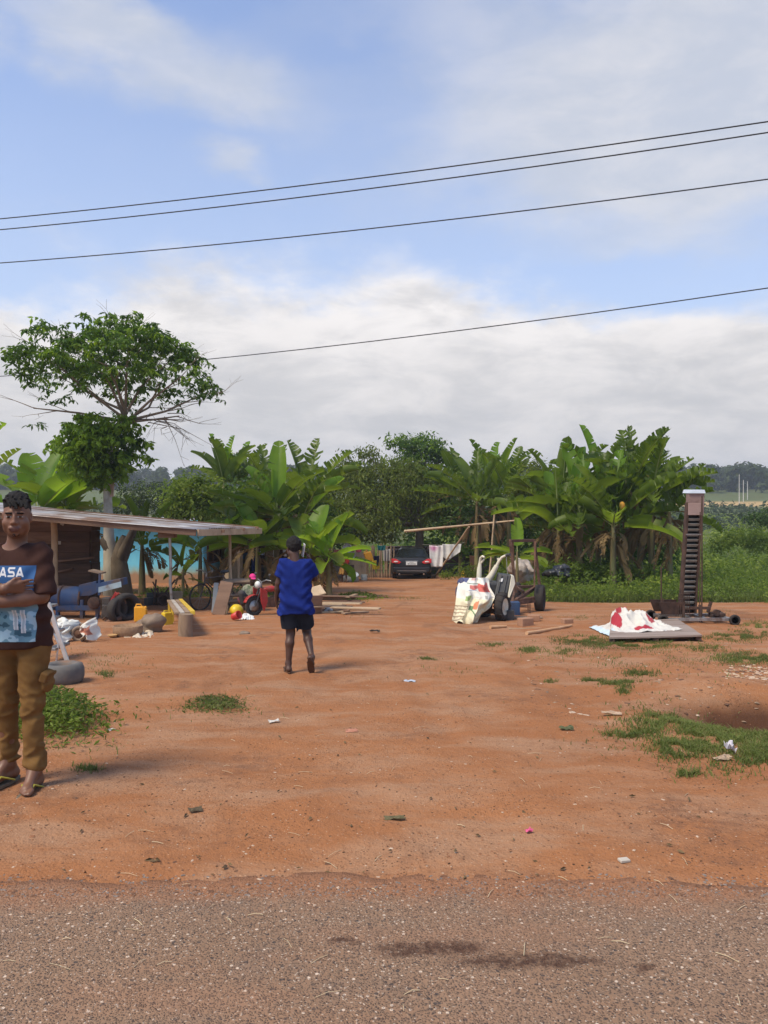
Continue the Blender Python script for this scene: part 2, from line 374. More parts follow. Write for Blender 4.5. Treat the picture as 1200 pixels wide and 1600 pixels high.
# ---------------------------------------------------------------- ground and road
def yard(x, y):
    """1 where the bare red earth of the yard lies, 0 under vegetation"""
    n = (fbm(x * .5, y * .5, 4, 77) - .5)
    right = np.interp(y, [0, 14, 18.2, 19.2, 24, 30, 33, 36], [60, 60, 60, 3.9, 3.9, 4.4, 4.6, 3]) + n * .9
    left = np.interp(y, [0, 10, 14, 30, 36], [-60, -60, -22, -16, -16])
    far = 38 + n * 3
    k = np.minimum(np.minimum(right - x, x - left), far - y)
    return np.clip(k / .6 + .5, 0, 1)
def make_ground():
    def spread(a, b, s0, g, lim):
        o = []; x = a; s = s0
        while x < b: o.append(x); x += s; s = min(s * g, lim)
        return o
    xr = spread(5, 900, .075, 1.07, 60); xs = np.array([-v for v in xr[::-1]] + list(np.arange(-4.95, 4.96, .06)) + xr)
    ys = np.array([-60, -30, -12, -6, -3, -1, 0, 1, 2, 2.6] + list(np.arange(2.9, 4.2, .03)) + spread(4.2, 1500, .035, 1.018, 60))
    X, Y = np.meshgrid(xs, ys); Z = gz(X, Y, True)
    far = np.clip((Y - 60) / 100, 0, 1); Z = Z + far * 2.2 * (fbm(X * .012, Y * .012, 3, 3) - .5)
    V = np.stack([X, Y, Z], -1).reshape(-1, 3); nx, ny = len(xs), len(ys)
    i = np.arange(nx - 1); j = np.arange(ny - 1); I, J = np.meshgrid(i, j); a = (J * nx + I).ravel()
    F = np.stack([a, a + 1, a + 1 + nx, a + nx], 1)
    m = bpy.data.materials.new('red_earth'); m.use_nodes = True; T = NT(m.node_tree); b = T.n['Principled BSDF']
    co = T.node('ShaderNodeTexCoord').outputs['Object']
    n0 = T.noise(co, .35, 4, .6); n1 = T.noise(T.vmath('MULTIPLY', co, (.55, 1.3, 1)), 1.6, 6, .65, .3); n2 = T.noise(co, 9, 6, .7); n3 = T.noise(co, 55, 4, .7)
    red = T.mix(T.smooth(n0, .35, .65), (.315, .130, .054), (.365, .158, .068))
    red = T.mix(T.smooth(n1, .40, .66), red, (.375, .205, .115))
    red = T.mix(T.smooth(T.noise(T.vmath('MULTIPLY', co, (1.1, .45, 1)), .9, 6, .62, .6), .54, .70, 0, .55), red, (.19, .088, .045))
    red = T.mix(T.smooth(n2, .56, .74, 0, .45), red, (.18, .080, .040))
    red = T.mix(T.smooth(n3, .55, .75, 0, .55), red, (.21, .09, .042))
    red = T.mix(T.smooth(n3, .42, .28, 0, .4), red, (.42, .23, .13))
    # trodden darker, crumbly patches
    cr = T.math('MULTIPLY', T.smooth(T.noise(co, .8, 5, .6, .5), .52, .66), T.smooth(n2, .40, .62))
    red = T.mix(T.math('MULTIPLY', cr, .75), red, (.20, .098, .056))
    # specks: bits of leaf and grit, pale chips
    v1 = T.voro(co, 26, 'Distance'); vc = T.voro(co, 26, 'Color')
    sel = T.node('ShaderNodeSeparateColor', i0=vc).outputs
    red = T.mix(T.math('MULTIPLY', T.smooth(v1, .22, .12), T.smooth(sel[0], .80, .82)), red, (.07, .038, .022))
    red = T.mix(T.math('MULTIPLY', T.smooth(v1, .15, .08), T.smooth(sel[1], .93, .94)), red, (.55, .42, .32))
    v3 = T.voro(co, 75, 'Distance'); s3 = T.node('ShaderNodeSeparateColor', i0=T.voro(co, 75, 'Color')).outputs
    gm = T.smooth(T.noise(co, 1.3, 5, .62, .4), .40, .62)
    red = T.mix(T.math('MULTIPLY', T.math('MULTIPLY', T.smooth(v3, .42, .25), T.smooth(s3[0], .62, .66)), T.math('MULTIPLY', gm, .85)), red, (.085, .042, .024))
    red = T.mix(T.math('MULTIPLY', T.math('MULTIPLY', T.smooth(v3, .40, .2), T.smooth(s3[1], .90, .93)), .7), red, (.48, .31, .20))
    grassy = T.mix(T.smooth(T.noise(co, .6, 5, .6), .35, .65), (.060, .078, .022), (.115, .115, .042))
    grassy = T.mix(T.smooth(T.noise(co, .03, 4, .6), .4, .62), grassy, (.10, .125, .045))
    at = T.n.new('ShaderNodeAttribute'); at.attribute_name = 'paint'
    ch = T.node('ShaderNodeSeparateColor', i0=at.outputs['Color']).outputs
    col = T.mix(ch[0], grassy, red)
    col = T.mix(ch[1], col, (.42, .29, .13))
    col = T.mix(ch[2], col, (.075, .034, .019))
    T.set(b.inputs['Base Color'], col); b.inputs['Roughness'].default_value = .95; b.inputs['Specular IOR Level'].default_value = .12
    hgt = T.math('ADD', T.math('MULTIPLY', n2, .7), T.math('ADD', T.math('MULTIPLY', n3, .35), T.math('MULTIPLY', T.smooth(v1, .3, 0), .12)))
    T.set(b.inputs['Normal'], T.bump(hgt, .9, .04))
    o = mesh_obj('ground', V, F, m, None, True); tag(o, kind='structure')
    x, y = V[:, 0], V[:, 1]
    soil = yard(x, y)
    strip = np.clip(1 - np.abs(y - 196 - 8 * (fbm(x * .02, y * 0, 2, 9) - .5)) / 16, 0, 1) * np.clip((x - 40) / 20, 0, 1); strip = np.clip(strip * 2, 0, 1)
    hollow_dark = np.exp(-(((x - 3.4) / .75) ** 2 + ((y - 6.75) / .35) ** 2) ** 1.5)  # mask for a darker earth tone within the eroded hollow
    hollow_dark = np.clip(1.15 * hollow_dark * (1.2 + fbm(x * 3, y * 3, 3, 5) - .5) * 1.25, 0, .95)
    set_paint(o, np.stack([soil, strip, hollow_dark], 1))
    return o
make_ground()
def make_road():
    xs = np.concatenate([[-600, -200, -60, -25, -12, -8], np.arange(-6, 6.01, .03), [8, 12, 25, 60, 200, 600]])
    V = []; n = len(xs)
    e = road_edge(np.clip(xs, -6, 6)) + .05 + .09 * (fbm(xs * 5, xs * 0, 4, 8) - .5)
    rows = [(-7.0, 0.0), (-3, 0.02), (0.0, .012), (2.0, .006), (2.9, .004)]
    for y, z in rows: V += [(x, y, z) for x in xs]
    for f in (.15, .07, .0): V += [(x, ee - f, .002 - (.002 if f == 0 else 0)) for x, ee in zip(xs, e)]
    V += [(x, ee + .01, -.035) for x, ee in zip(xs, e)]
    k = len(rows) + 4
    F = [[r * n + i, r * n + i + 1, (r + 1) * n + i + 1, (r + 1) * n + i] for r in range(k - 1) for i in range(n - 1)]
    m = bpy.data.materials.new('worn_asphalt'); m.use_nodes = True; T = NT(m.node_tree); b = T.n['Principled BSDF']
    co = T.node('ShaderNodeTexCoord').outputs['Object']
    dx = T.vmath('ADD', co, T.vmath('MULTIPLY', T.vmath('SUBTRACT', T.noise(co, 40, 2, .5, out='Color'), (.5, .5, .5)), (.02, .02, .02)))
    v = T.voro(dx, 125, 'Distance'); vc = T.node('ShaderNodeSeparateColor', i0=T.voro(dx, 125, 'Color')).outputs
    base = T.mix(T.smooth(T.noise(co, 1.1, 5, .6), .3, .7), (.225, .135, .082), (.262, .162, .102))
    base = T.mix(T.smooth(T.noise(co, 3.5, 5, .65), .5, .75, 0, .7), base, (.165, .122, .094))
    stone = T.mix(vc[0], (.125, .080, .054), (.315, .21, .138))
    stone = T.mix(T.smooth(vc[1], .90, .92), stone, (.54, .42, .32))
    stone = T.mix(T.smooth(vc[2], .80, .83), stone, (.075, .058, .050))
    col = T.mix(T.smooth(v, .62, .38), base, stone)
    v2 = T.voro(co, 38, 'Distance'); c2 = T.node('ShaderNodeSeparateColor', i0=T.voro(co, 38, 'Color')).outputs
    col = T.mix(T.math('MULTIPLY', T.smooth(v2, .30, .18), T.smooth(c2[0], .86, .88)), col, (.60, .47, .36))
    col = T.mix(T.math('MULTIPLY', T.smooth(v2, .36, .2), T.smooth(c2[1], .84, .86)), col, (.085, .065, .055))
    # red dust drifted onto the tar
    xyz = T.node('ShaderNodeSeparateXYZ', Vector=co).outputs
    dust = T.math('MULTIPLY', T.smooth(T.noise(T.vmath('MULTIPLY', co, (.6, 2.0, 1)), 1.3, 5, .6), .45, .75), .42)
    col = T.mix(dust, col, (.30, .155, .09))
    sp = T.math('ADD', xyz[1], T.math('MULTIPLY', T.math('SUBTRACT', T.noise(co, 4.5, 6, .7), .5), .55))
    col = T.mix(T.smooth(sp, 3.14, 3.46, 0, .85), col, (.30, .135, .066))
    # wet spill: an elongated ragged stain
    q = T.vmath('ADD', co, T.vmath('MULTIPLY', T.vmath('SUBTRACT', T.noise(co, 7, 5, .65, out='Color'), (.5, .5, .5)), (.34, .17, 0)))
    def blot(cx, cy, rx, ry):
        return T.smooth(T.vmath('LENGTH', T.vmath('DIVIDE', T.vmath('SUBTRACT', q, (cx, cy, 0)), (rx, ry, 100))), 1.0, .35)
    st = T.math('MAXIMUM', T.math('MAXIMUM', blot(.20, 2.91, .30, .07), blot(.53, 2.83, .36, .075)), T.math('MAXIMUM', blot(-.15, 2.95, .12, .035), blot(.92, 2.78, .07, .035)))
    st = T.math('MULTIPLY', st, T.smooth(T.noise(co, 26, 4, .7), .30, .62, .35, 1))
    col = T.mix(T.math('MULTIPLY', st, .93), col, (.070, .032, .018))
    T.set(b.inputs['Base Color'], col); T.set(b.inputs['Roughness'], T.math('SUBTRACT', .92, T.math('MULTIPLY', st, .25)))
    b.inputs['Specular IOR Level'].default_value = .2
    h = T.math('ADD', T.smooth(v, .6, .1), T.math('MULTIPLY', T.noise(co, 30, 4), .8))
    T.set(b.inputs['Normal'], T.bump(h, .8, .006))
    tag(mesh_obj('road', V, F, m, None, True), kind='structure')
make_road()
# ---------------------------------------------------------------- vegetation
M_BAN = [leafmat('banana_leaf', (.044, .090, .011), (.150, .200, .022), (.30, .42, .028), .36, .42, (.20, .16, .05)),
         leafmat('banana_leaf_dark', (.048, .088, .012), (.115, .165, .024), (.21, .30, .02), .30, .36, (.15, .12, .04)),
         leafmat('banana_leaf_young', (.10, .21, .022), (.16, .27, .03), (.30, .46, .03), .45, .4)]
M_RIB = pmat('banana_rib', (.22, .28, .08), (.30, .33, .12), 8, .5)
M_DRY = leafmat('dry_banana_leaf', (.16, .10, .045), (.36, .25, .13), (.22, .14, .06), .25, .9, spec=.1)
M_STEM = pmat('banana_stem', (.17, .17, .06), (.26, .20, .09), 5, .6, .3, 20, dirt=(.085, .05, .028), dirtamt=.65, stretch=(1, 1, .3))
M_BARK = pmat('pale_bark', (.36, .31, .24), (.50, .45, .36), 4, .9, .6, 14, dirt=(.12, .09, .06), dirtamt=.4, stretch=(1, 1, .5))
M_BARKD = pmat('dark_bark', (.10, .075, .05), (.17, .13, .09), 5, .95, .7, 14, stretch=(1, 1, .5))
M_TWIG = pmat('twig', (.16, .12, .085), (.23, .17, .12), 8, .9, .2)
M_GRASS = leafmat('grass_blade', (.085, .125, .028), (.165, .19, .055), (.17, .24, .04), .3, .6, spec=.2)
M_GRASSP = leafmat('grass_pale', (.12, .135, .048), (.22, .20, .09), (.16, .16, .05), .3, .7, spec=.15)
M_WEED = leafmat('weed_leaf', (.068, .115, .018), (.165, .225, .038), (.24, .35, .04), .35, .5)
M_WEEDL = leafmat('weed_leaf_light', (.135, .19, .026), (.255, .31, .055), (.32, .42, .05), .38, .5)
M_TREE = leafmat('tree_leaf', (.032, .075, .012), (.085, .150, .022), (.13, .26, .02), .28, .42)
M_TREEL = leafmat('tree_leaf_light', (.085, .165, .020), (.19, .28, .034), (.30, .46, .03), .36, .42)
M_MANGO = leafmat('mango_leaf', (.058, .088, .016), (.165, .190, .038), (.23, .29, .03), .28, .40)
M_MANGOL = leafmat('mango_leaf_yellow_lit', (.13, .19, .03), (.22, .26, .05), (.28, .36, .04), .4, .4)  # yellowish leaf, made paler to carry yellow light in its colour
M_FAR = leafmat('far_leaf', (.026, .050, .018), (.075, .100, .032), (.07, .11, .03), .2, .6)

def strip_leaf(V, F, MI, p, az, el, L, wid, droop, rng, tear=.3, mats=(0, 1), nseg=16, dead=False, fold=.55, roll=0):
    """one banana leaf: an arched midrib and two half blades, split into torn strips"""
    d = Vector((math.cos(az) * math.cos(el), math.sin(az) * math.cos(el), math.sin(el)))
    pts = [Vector(p)]; dirs = [d.copy()]; step = L * 1.14 / (nseg + 3); side = Vector((-math.sin(az), math.cos(az), 0))
    for i in range(nseg + 3):
        k = i / (nseg + 3)
        ang = droop * (.25 + 1.5 * k) / (nseg + 3)
        axis = side
        d = (Matrix.Rotation(ang, 3, axis) @ d).normalized() if d.z > -.96 else d
        pts.append(pts[-1] + d * step); dirs.append(d.copy())
    def addq(a, b, c, e, m):
        k = len(V); V.extend([a, b, c, e]); F.append([k, k + 1, k + 2, k + 3]); MI.append(m)
    # petiole and midrib
    for i in range(len(pts) - 1):
        k0, k1 = i / (len(pts) - 1), (i + 1) / (len(pts) - 1)
        r0, r1 = .030 * (1 - k0 * .85) * L / 2.2, .030 * (1 - k1 * .85) * L / 2.2
        n0 = side.cross(dirs[i]); n1 = side.cross(dirs[i + 1])
        for s0, s1 in ((1, 0), (0, -1)):
            addq(pts[i] + side * r0 * s0 + n0 * r0 * .6 * (1 if s0 == 0 else 0), pts[i + 1] + side * r1 * s0 + n1 * r1 * .6 * (1 if s0 == 0 else 0),
                 pts[i + 1] + side * r1 * s1 + n1 * r1 * .6 * (1 if s1 == 0 else 0), pts[i] + side * r0 * s1 + n0 * r0 * .6 * (1 if s1 == 0 else 0), mats[1])
    o = 3
    def hw(t): return wid / 2 * (max(0, math.sin(math.pi * min(1, t * .80 + .17))) ** .55) * (1 if t < .94 else max(.05, (1 - t) / .06) ** .5)
    for sg in (-1, 1):
        hang = fold + rng.uniform(-.1, .1); conn = None; j = 0
        while j < nseg:
            run = 1 if rng.random() < tear else rng.randint(2, 6)
            run = min(run, nseg - j); h = hang + (rng.uniform(-.15, .75) if rng.random() < tear + .12 else rng.uniform(-.08, .08)); shr = 1 if not dead else rng.uniform(.55, 1)
            rows = []
            for q in range(run + 1):
                t = (j + q) / nseg; P = pts[o + j + q - (1 if o + j + q >= len(pts) else 0)]; D = dirs[min(o + j + q, len(dirs) - 1)]
                nrm = side.cross(D).normalized(); wv = hw(t) * shr
                c = []
                for a in (0, .38, .72, 1):
                    th = h * (.35 + .9 * a); pin = 0
                    if run <= 2 and a > 0: pin = (.5 - q / run) * (step * run) * (.25 * a + (.25 if dead else 0))
                    c.append(P + (side * sg * math.cos(th) - nrm * math.sin(th) * (1 if True else 0)) * wv * a + D * (pin + wv * a * .22) + (Vector((0, 0, -1)) * wv * .9 * a * a if dead else Vector()))
                rows.append(c)
            for q in range(run):
                k = len(V)
                for c in rows[q:q + 2]: V.extend(c)
                for a in range(3):
                    F.append([k + a, k + 4 + a, k + 5 + a, k + 1 + a] if sg > 0 else [k + a, k + 1 + a, k + 5 + a, k + 4 + a]); MI.append(mats[0])
            j += run
def weld(V, F):
    """merges equal corners so that each leaf strip is one island"""
    d = {}; nv = []; mp = []
    for v in V:
        k = (round(v[0], 4), round(v[1], 4), round(v[2], 4))
        if k not in d: d[k] = len(nv); nv.append(v)
        mp.append(d[k])
    return nv, [[mp[i] for i in f] for f in F]
def banana(loc, h, label, seed, nl=9, L=2.2, wid=.55, mat=0, dry=7, tear=.3, r=.11, els=(.05, 1.42), group=None, azs=None, fruit=False, lean=(0, 0), young=1, name='banana_plant', drydrop=1.0, spread=1.0):
    wid *= 1.2; rng = random.Random(seed); t = thing(name, label, 'banana plant', loc, 0, group)
    top = Vector((lean[0], lean[1], h))
    s = MB(); pts = [Vector((0, 0, -.15))] + [Vector((top.x * k * k, top.y * k * k, h * k)) for k in (.02, .2, .4, .6, .8, 1)]
    s.tube(pts, [r * 1.25, r * 1.2, r * 1.02, r * .92, r * .82, r * .68, r * .45], 10, True, .06, rng); s.build('trunk', M_STEM, t)
    V, F, MI = [], [], []
    a0 = rng.uniform(0, 6.3)
    nl = nl + 3
    for i in range(nl):
        k = i / max(1, nl - 1)
        el = els[1] + (els[0] - els[1]) * (k ** .9) + rng.uniform(-.13, .13); az = a0 + i * 2.4 + rng.uniform(-.3, .3)
        if azs and i < len(azs) and azs[i] is not None: az, el = azs[i]
        l = L * (1 - .25 * abs(k - .4)) * rng.uniform(.85, 1.08)
        m = 2 if i < young else (0 if rng.random() < .75 else 3)
        strip_leaf(V, F, MI, top + Vector((0, 0, -.25 * k)), az, el, l, wid * rng.uniform(.85, 1.1), rng.uniform(.4, 1.0) * (.35 + .95 * k) * spread, rng, tear * rng.uniform(.8, 2.8), (m, 1), fold=rng.uniform(.15, .6))
    V, F = weld(V, F)
    mesh_obj('crown', V, F, [M_BAN[mat], M_RIB, M_BAN[2], M_BAN[1]], t, True, MI)
    if dry:
        V, F, MI = [], [], []
        for i in range(dry):
            strip_leaf(V, F, MI, top * rng.uniform(.72, .99), rng.uniform(0, 6.3), rng.uniform(-1.25, -.35) if i % 3 else rng.uniform(0, .5), L * rng.uniform(.45, .75), wid * rng.uniform(.55, .95), rng.uniform(.5, 1.0) * drydrop if i % 3 else 2.6, rng, .85, (0, 0), 14, True, .7)
        V, F = weld(V, F)
        mesh_obj('dry_leaves', V, F, [M_DRY], t, True, MI)
    return t
def leaf_cloud(centers, normals, size, rng, droop=.3, aspect=.45, jit=.5, curl=.12):
    """numpy: leaf-shaped folded quads (two quads along a midrib) at the given points"""
    n = len(centers); N = normals / np.maximum(np.linalg.norm(normals, axis=1, keepdims=True), 1e-9)
    a = rng.normal(size=(n, 3)); D = a - N * (a * N).sum(1, keepdims=True); D[:, 2] -= droop; D /= np.linalg.norm(D, axis=1, keepdims=True)
    S = np.cross(D, N); S /= np.maximum(np.linalg.norm(S, axis=1, keepdims=True), 1e-9); Nn = np.cross(S, D)
    L = size * rng.uniform(1 - jit, 1 + jit, (n, 1)); w = L * aspect
    p0 = centers; p1 = centers + D * L * .5 + Nn * L * curl; p2 = centers + D * L
    l = centers + D * L * .45 + S * w * .5; r = centers + D * L * .45 - S * w * .5
    V = np.stack([p0, l, p2, p1, r], 1).reshape(-1, 3); b = np.arange(n) * 5
    F = np.concatenate([np.stack([b, b + 1, b + 2, b + 3], 1), np.stack([b, b + 3, b + 2, b + 4], 1)])
    return V, F
def lump_points(c, r, n, rng, shell=.55, flat=1.0):
    d = rng.normal(size=(n, 3)); d /= np.linalg.norm(d, axis=1, keepdims=True)
    rad = shell + (1 - shell) * rng.random((n, 1)) ** .7
    return np.array(c) + d * rad * np.array(r), d
def limbs(mb, p, d, L, r, depth, rng, ends, spread=.7, up=.15, n=3, ratio=.68, taper=.6):
    pts = [p]; q = p.copy(); dd = d.copy(); rr = [r]
    for i in range(4):
        dd = (dd + Vector((rng.uniform(-.2, .2), rng.uniform(-.2, .2), rng.uniform(-.1, .15)))).normalized(); q = q + dd * L / 4; pts.append(q); rr.append(r * (1 - (1 - taper) * (i + 1) / 4))
        if depth <= 1: ends.append((q.copy(), dd.copy(), depth))
    mb.tube(pts, rr, 7 if depth > 1 else 4, False)
    if depth <= 0: ends.append((q, dd, depth)); return
    for i in range(n):
        a = i * 2 * math.pi / n + rng.uniform(-.6, .6); _, s, u = frame_of(dd); sp = spread * rng.uniform(.65, 1.25)
        nd = (dd * math.cos(sp) + (s * math.cos(a) + u * math.sin(a)) * math.sin(sp) + Vector((0, 0, up))).normalized()
        limbs(mb, q, nd, L * ratio * rng.uniform(.8, 1.15), r * taper * .85, depth - 1, rng, ends, spread, up, n, ratio, taper)

# --- the tall two-tier tree behind the shed
def big_tree():
    Y = 21.; x = PX(181, Y); z = gzf(x, Y)
    t = thing('shade_tree', 'tall tree with a wide open crown above a small dense one, behind the shed', 'tree', (x, Y, z))
    s = FPX / Y
    def L(px, py, dy=0): return Vector((PX(px, Y) - x, dy, PZ(py, Y) - z))
    rng = random.Random(4); r_ = np.random.default_rng(4)
    m = MB()
    m.tube([L(176, 930), L(176, 900), L(173, 868), L(170, 840), L(169, 800), L(168, 770), L(168, 740), L(172, 705), L(186, 665), L(196, 640)], [.26, .24, .20, .15, .125, .115, .11, .10, .09, .085], 12, False, .05, rng)
    m.build('trunk', M_BARK, t)
    d = MB()
    d.tube([L(190, 932), L(187, 900), L(184, 872), L(190, 852), L(196, 838)], [.30, .27, .22, .16, .10], 12, False, .08, rng)
    d.tube([L(184, 880), L(196, 858, -.1), L(208, 836, -.2), L(219, 818, -.3), L(226, 806, -.3)], [.2, .13, .10, .085, .07], 10, False, .05, rng)
    d.tube([L(186, 880), L(199, 852, .1), L(204, 835, .15), L(210, 815, .2)], [.2, .12, .10, .09], 10, False, .05, rng)
    d.tube([L(178, 870), L(166, 850, -.1), L(160, 842, -.15)], [.16, .11, .08], 8, True)
    d.build('stump_limbs', M_BARKD, t)
    b = MB(); b.box(L(178, 762, -.14), (.10, .03, .50), (0, .05, 0)); b.build('nailed_board', pmat('board_pink', (.42, .26, .18), (.34, .2, .14)), t, .004)
    # branches of the upper crown
    ends = []; br = MB(); top = L(196, 642)
    for px, py, dy in [(150, 560, -.6), (110, 590, .5), (60, 640, -.3), (175, 530, .6), (215, 540, -.7), (250, 560, .7), (290, 590, -.3), (320, 610, .3), (190, 580, -1.2), (230, 590, 1.2), (280, 650, .0), (90, 560, -.8)]:
        e = L(px, py, dy); mid = top.lerp(e, .5) + Vector((rng.uniform(-.2, .2), rng.uniform(-.2, .2), -.15 + rng.uniform(-.15, .15)))
        br.tube([top + Vector((0, 0, rng.uniform(-.4, 0))), mid, e], [.045, .03, .016], 6, False)
        for k in range(3):
            p = mid.lerp(e, k / 2.2); dd = (e - top).normalized() + Vector((rng.uniform(-.7, .7), rng.uniform(-.7, .7), rng.uniform(-.1, .5)))
            limbs(br, p, (dd - Vector((0, 0, .35))).normalized(),   .6, .014, 2, rng, ends, .6, .08, 2, .75, .6)
    # thin bare twigs, low on the right
    for i in range(9):
        p = L(rng.uniform(225, 270), rng.uniform(645, 668), rng.uniform(-.5, .5)); e = L(rng.uniform(232, 330), rng.uniform(640, 735), rng.uniform(-.9, .9))
        pts = [p, p.lerp(e, .5) + Vector((rng.uniform(-.1, .1), 0, rng.uniform(0, .2))), e]; br.tube(pts, [.014, .009, .004], 4, False)
        for k in range(3):
            q = p.lerp(e, rng.uniform(.3, .95)); br.tube([q, q + Vector((rng.uniform(-.3, .5), rng.uniform(-.3, .3), rng.uniform(-.5, .1)))], [.006, .003], 3, False)
    br.tube([L(186, 668), L(215, 660, -.2), L(245, 655, 0), L(285, 655, .2)], [.045, .032, .024, .012], 6, False)
    br.build('branches', M_TWIG, t)
    # crown: drooping compound leaves (a stalk with a double row of leaflets)
    def sprays(pts, nlf, length, size, rg, dir0=None):
        cs, ns = [], []
        for p in pts:
            out = rg.normal(size=3); out[2] = abs(out[2]) * .4 - .12
            if dir0 is not None: out = out * .5 + dir0(p)
            out /= np.linalg.norm(out); side = np.cross(out, (0, 0, 1)); side /= np.linalg.norm(side) + 1e-9
            for k in range(nlf):
                f = (k // 2 + 1) / (nlf / 2); sg = 1 if k % 2 else -1
                q = p + out * length * f + side * sg * size * .35 + np.array([0, 0, -.28 * length * f * f])
                cs.append(q); ns.append(np.array([0, 0, 1]) + side * sg * .55 + rg.normal(size=3) * .22)
        return np.array(cs), np.array(ns)
    c = np.array(L(185, 585)); pts = []
    def inside(px, py):   # outline of the upper crown in its own plane
        lo = np.interp(px, [0, 20, 45, 90, 140, 200, 260, 310, 335, 350], [632, 648, 664, 662, 640, 612, 632, 655, 640, 610])
        hi = 10 + np.interp(px, [0, 20, 44, 60, 84, 120, 160, 200, 240, 265, 290, 320, 345, 350], [626, 624, 618, 560, 512, 500, 494, 492, 500, 510, 535, 560, 590, 600])
        return hi < py < lo
    k = 0
    while len(pts) < 720:
        px, py = rng.uniform(8, 338), rng.uniform(502, 662)
        if not inside(px, py): continue
        low = (py - 490) / 178
        lowr = low if px < 150 else low * 1.25
        if rng.random() < .10 + max(0, (lowr - .45)) * 1.55: continue
        rx = (px - 180) / 178; ry = (py - 590) / 100; w = max(.1, 1 - rx * rx) ** .5
        if vnoise(px / 26., py / 17., 3) < .36 + .12 * low: continue
        pts.append(np.array(L(px, py, rng.uniform(-1, 1) * 2.5 * w * (.35 + .65 * min(1, low * 2.0)))))
    cs, ns = sprays(pts, 12, .34, .15, r_, lambda p: np.array([(p - c)[0] * .35, (p - c)[1] * .35, .06]))
    V, F = leaf_cloud(cs, ns, .145, r_, .75, .40)
    mesh_obj('crown', V, F, M_TREE, t, False)
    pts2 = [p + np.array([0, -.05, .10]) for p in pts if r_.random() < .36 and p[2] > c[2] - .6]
    cs, ns = sprays(pts2, 12, .32, .17, r_); V, F = leaf_cloud(cs, ns, .155, r_, .7, .42); mesh_obj('sun_tinted_sprays', V, F, M_TREEL, t, False)  # paler copies over the upper crown, sunlight put into their colour
    # lower, denser crown
    q = []
    for i in range(430):
        px, py = rng.gauss(163, 34), rng.uniform(652, 752)
        lim = np.interp(py, [645, 660, 690, 712, 730, 745, 765], [30, 55, 76, 66, 40, 22, 8]); cx = np.interp(py, [645, 700, 765], [168, 163, 160])
        if abs(px - cx) > lim * rng.uniform(.82, 1.08): continue
        w = max(.1, 1 - ((px - cx) / lim) ** 2) ** .5
        q.append(np.array(L(px, py, rng.choice((-1, -1, 1)) * rng.uniform(.55, 1) * w * lim / s)))
    c2 = np.array(L(163, 700))
    cs, ns = sprays(q, 10, .24, .15, r_, lambda p: (p - c2) * .5 + np.array([0, 0, -.1])); V, F = leaf_cloud(cs, ns, .16, r_, .9, .50)
    mesh_obj('lower_crown', V, F, M_TREEL, t, False)
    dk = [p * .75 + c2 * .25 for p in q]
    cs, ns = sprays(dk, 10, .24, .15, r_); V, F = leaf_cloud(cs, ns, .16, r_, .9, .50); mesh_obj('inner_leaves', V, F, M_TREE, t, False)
big_tree()

def leafy_tree(name, label, loc, lumps, nleaf, size, mats, seed, trunk=None, group=None, aspect=.32, droop=.5, bark=None, cat='tree', share=(.75, .25), branch=True):
    """lumps: (dx, dy, z, rx, ry, rz); leaves sit in tufts spread through the lumps with gaps between"""
    t = thing(name, label, cat, loc, 0, group); rng = random.Random(seed); rg = np.random.default_rng(seed)
    base = Vector((0, 0, -.2)); m = MB()
    hz = sum(l[2] for l in lumps) / len(lumps)
    if trunk:
        m.tube([base, Vector((0, 0, trunk[1] * .4)), Vector((.05, 0, trunk[1]))], [trunk[0] * 1.3, trunk[0], trunk[0] * .75], 9, False, .06, rng)
        for l in lumps:
            e = Vector(l[:3]); st = Vector((.05, 0, trunk[1])); m.tube([st, st.lerp(e, .5) + Vector((0, 0, .1)), e + Vector((0, 0, l[5] * .3))], [trunk[0] * .5, trunk[0] * .3, .02], 6, False)
        m.build('trunk', bark or M_BARKD, t)
    tot = sum(l[3] * l[4] + l[4] * l[5] + l[3] * l[5] for l in lumps); VV = [[], []]; FF = [[], []]; nb = [0, 0]
    for l in lumps:
        n = int(nleaf * (l[3] * l[4] + l[4] * l[5] + l[3] * l[5]) / tot); ntuft = max(6, n // 14)
        tc, tn = lump_points(l[:3], l[3:], ntuft, rg, .55)
        tc += rg.normal(size=tc.shape) * np.array(l[3:]) * .10
        for w in (0, 1):
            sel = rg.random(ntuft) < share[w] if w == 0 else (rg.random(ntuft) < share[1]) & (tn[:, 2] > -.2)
            a, b = tc[sel], tn[sel]
            k = 14; cc = np.repeat(a, k, 0) + rg.normal(size=(len(a) * k, 3)) * size * .85; nn = np.repeat(b, k, 0) * .7 + rg.normal(size=(len(a) * k, 3)) * .55 + np.array([0, 0, .5])
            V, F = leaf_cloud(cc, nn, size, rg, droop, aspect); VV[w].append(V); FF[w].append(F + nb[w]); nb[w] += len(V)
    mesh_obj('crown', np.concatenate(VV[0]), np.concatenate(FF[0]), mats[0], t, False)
    if share[1] > 0 and len(mats) > 1: mesh_obj('upper_leaves', np.concatenate(VV[1]), np.concatenate(FF[1]), mats[1], t, False)  # second leaf colour on upper tufts; on the middle trees it paints yellow light
    return t
def px_lumps(x0, Y, z0, lst):
    """lumps given by where they show (px, py, radius px, radius py) and a depth offset"""
    return [(PX(px, Y + dy) - x0, dy, PZ(py, Y + dy) - z0, rx * Y / FPX, ry_ * Y / FPX if False else rx * Y / FPX * .8, ry * Y / FPX) for px, py, rx, ry, dy, ry_ in [(*q, 0) for q in lst]]
def tree_at(px, Y): x = PX(px, Y); return x, Y, gzf(x, Y)
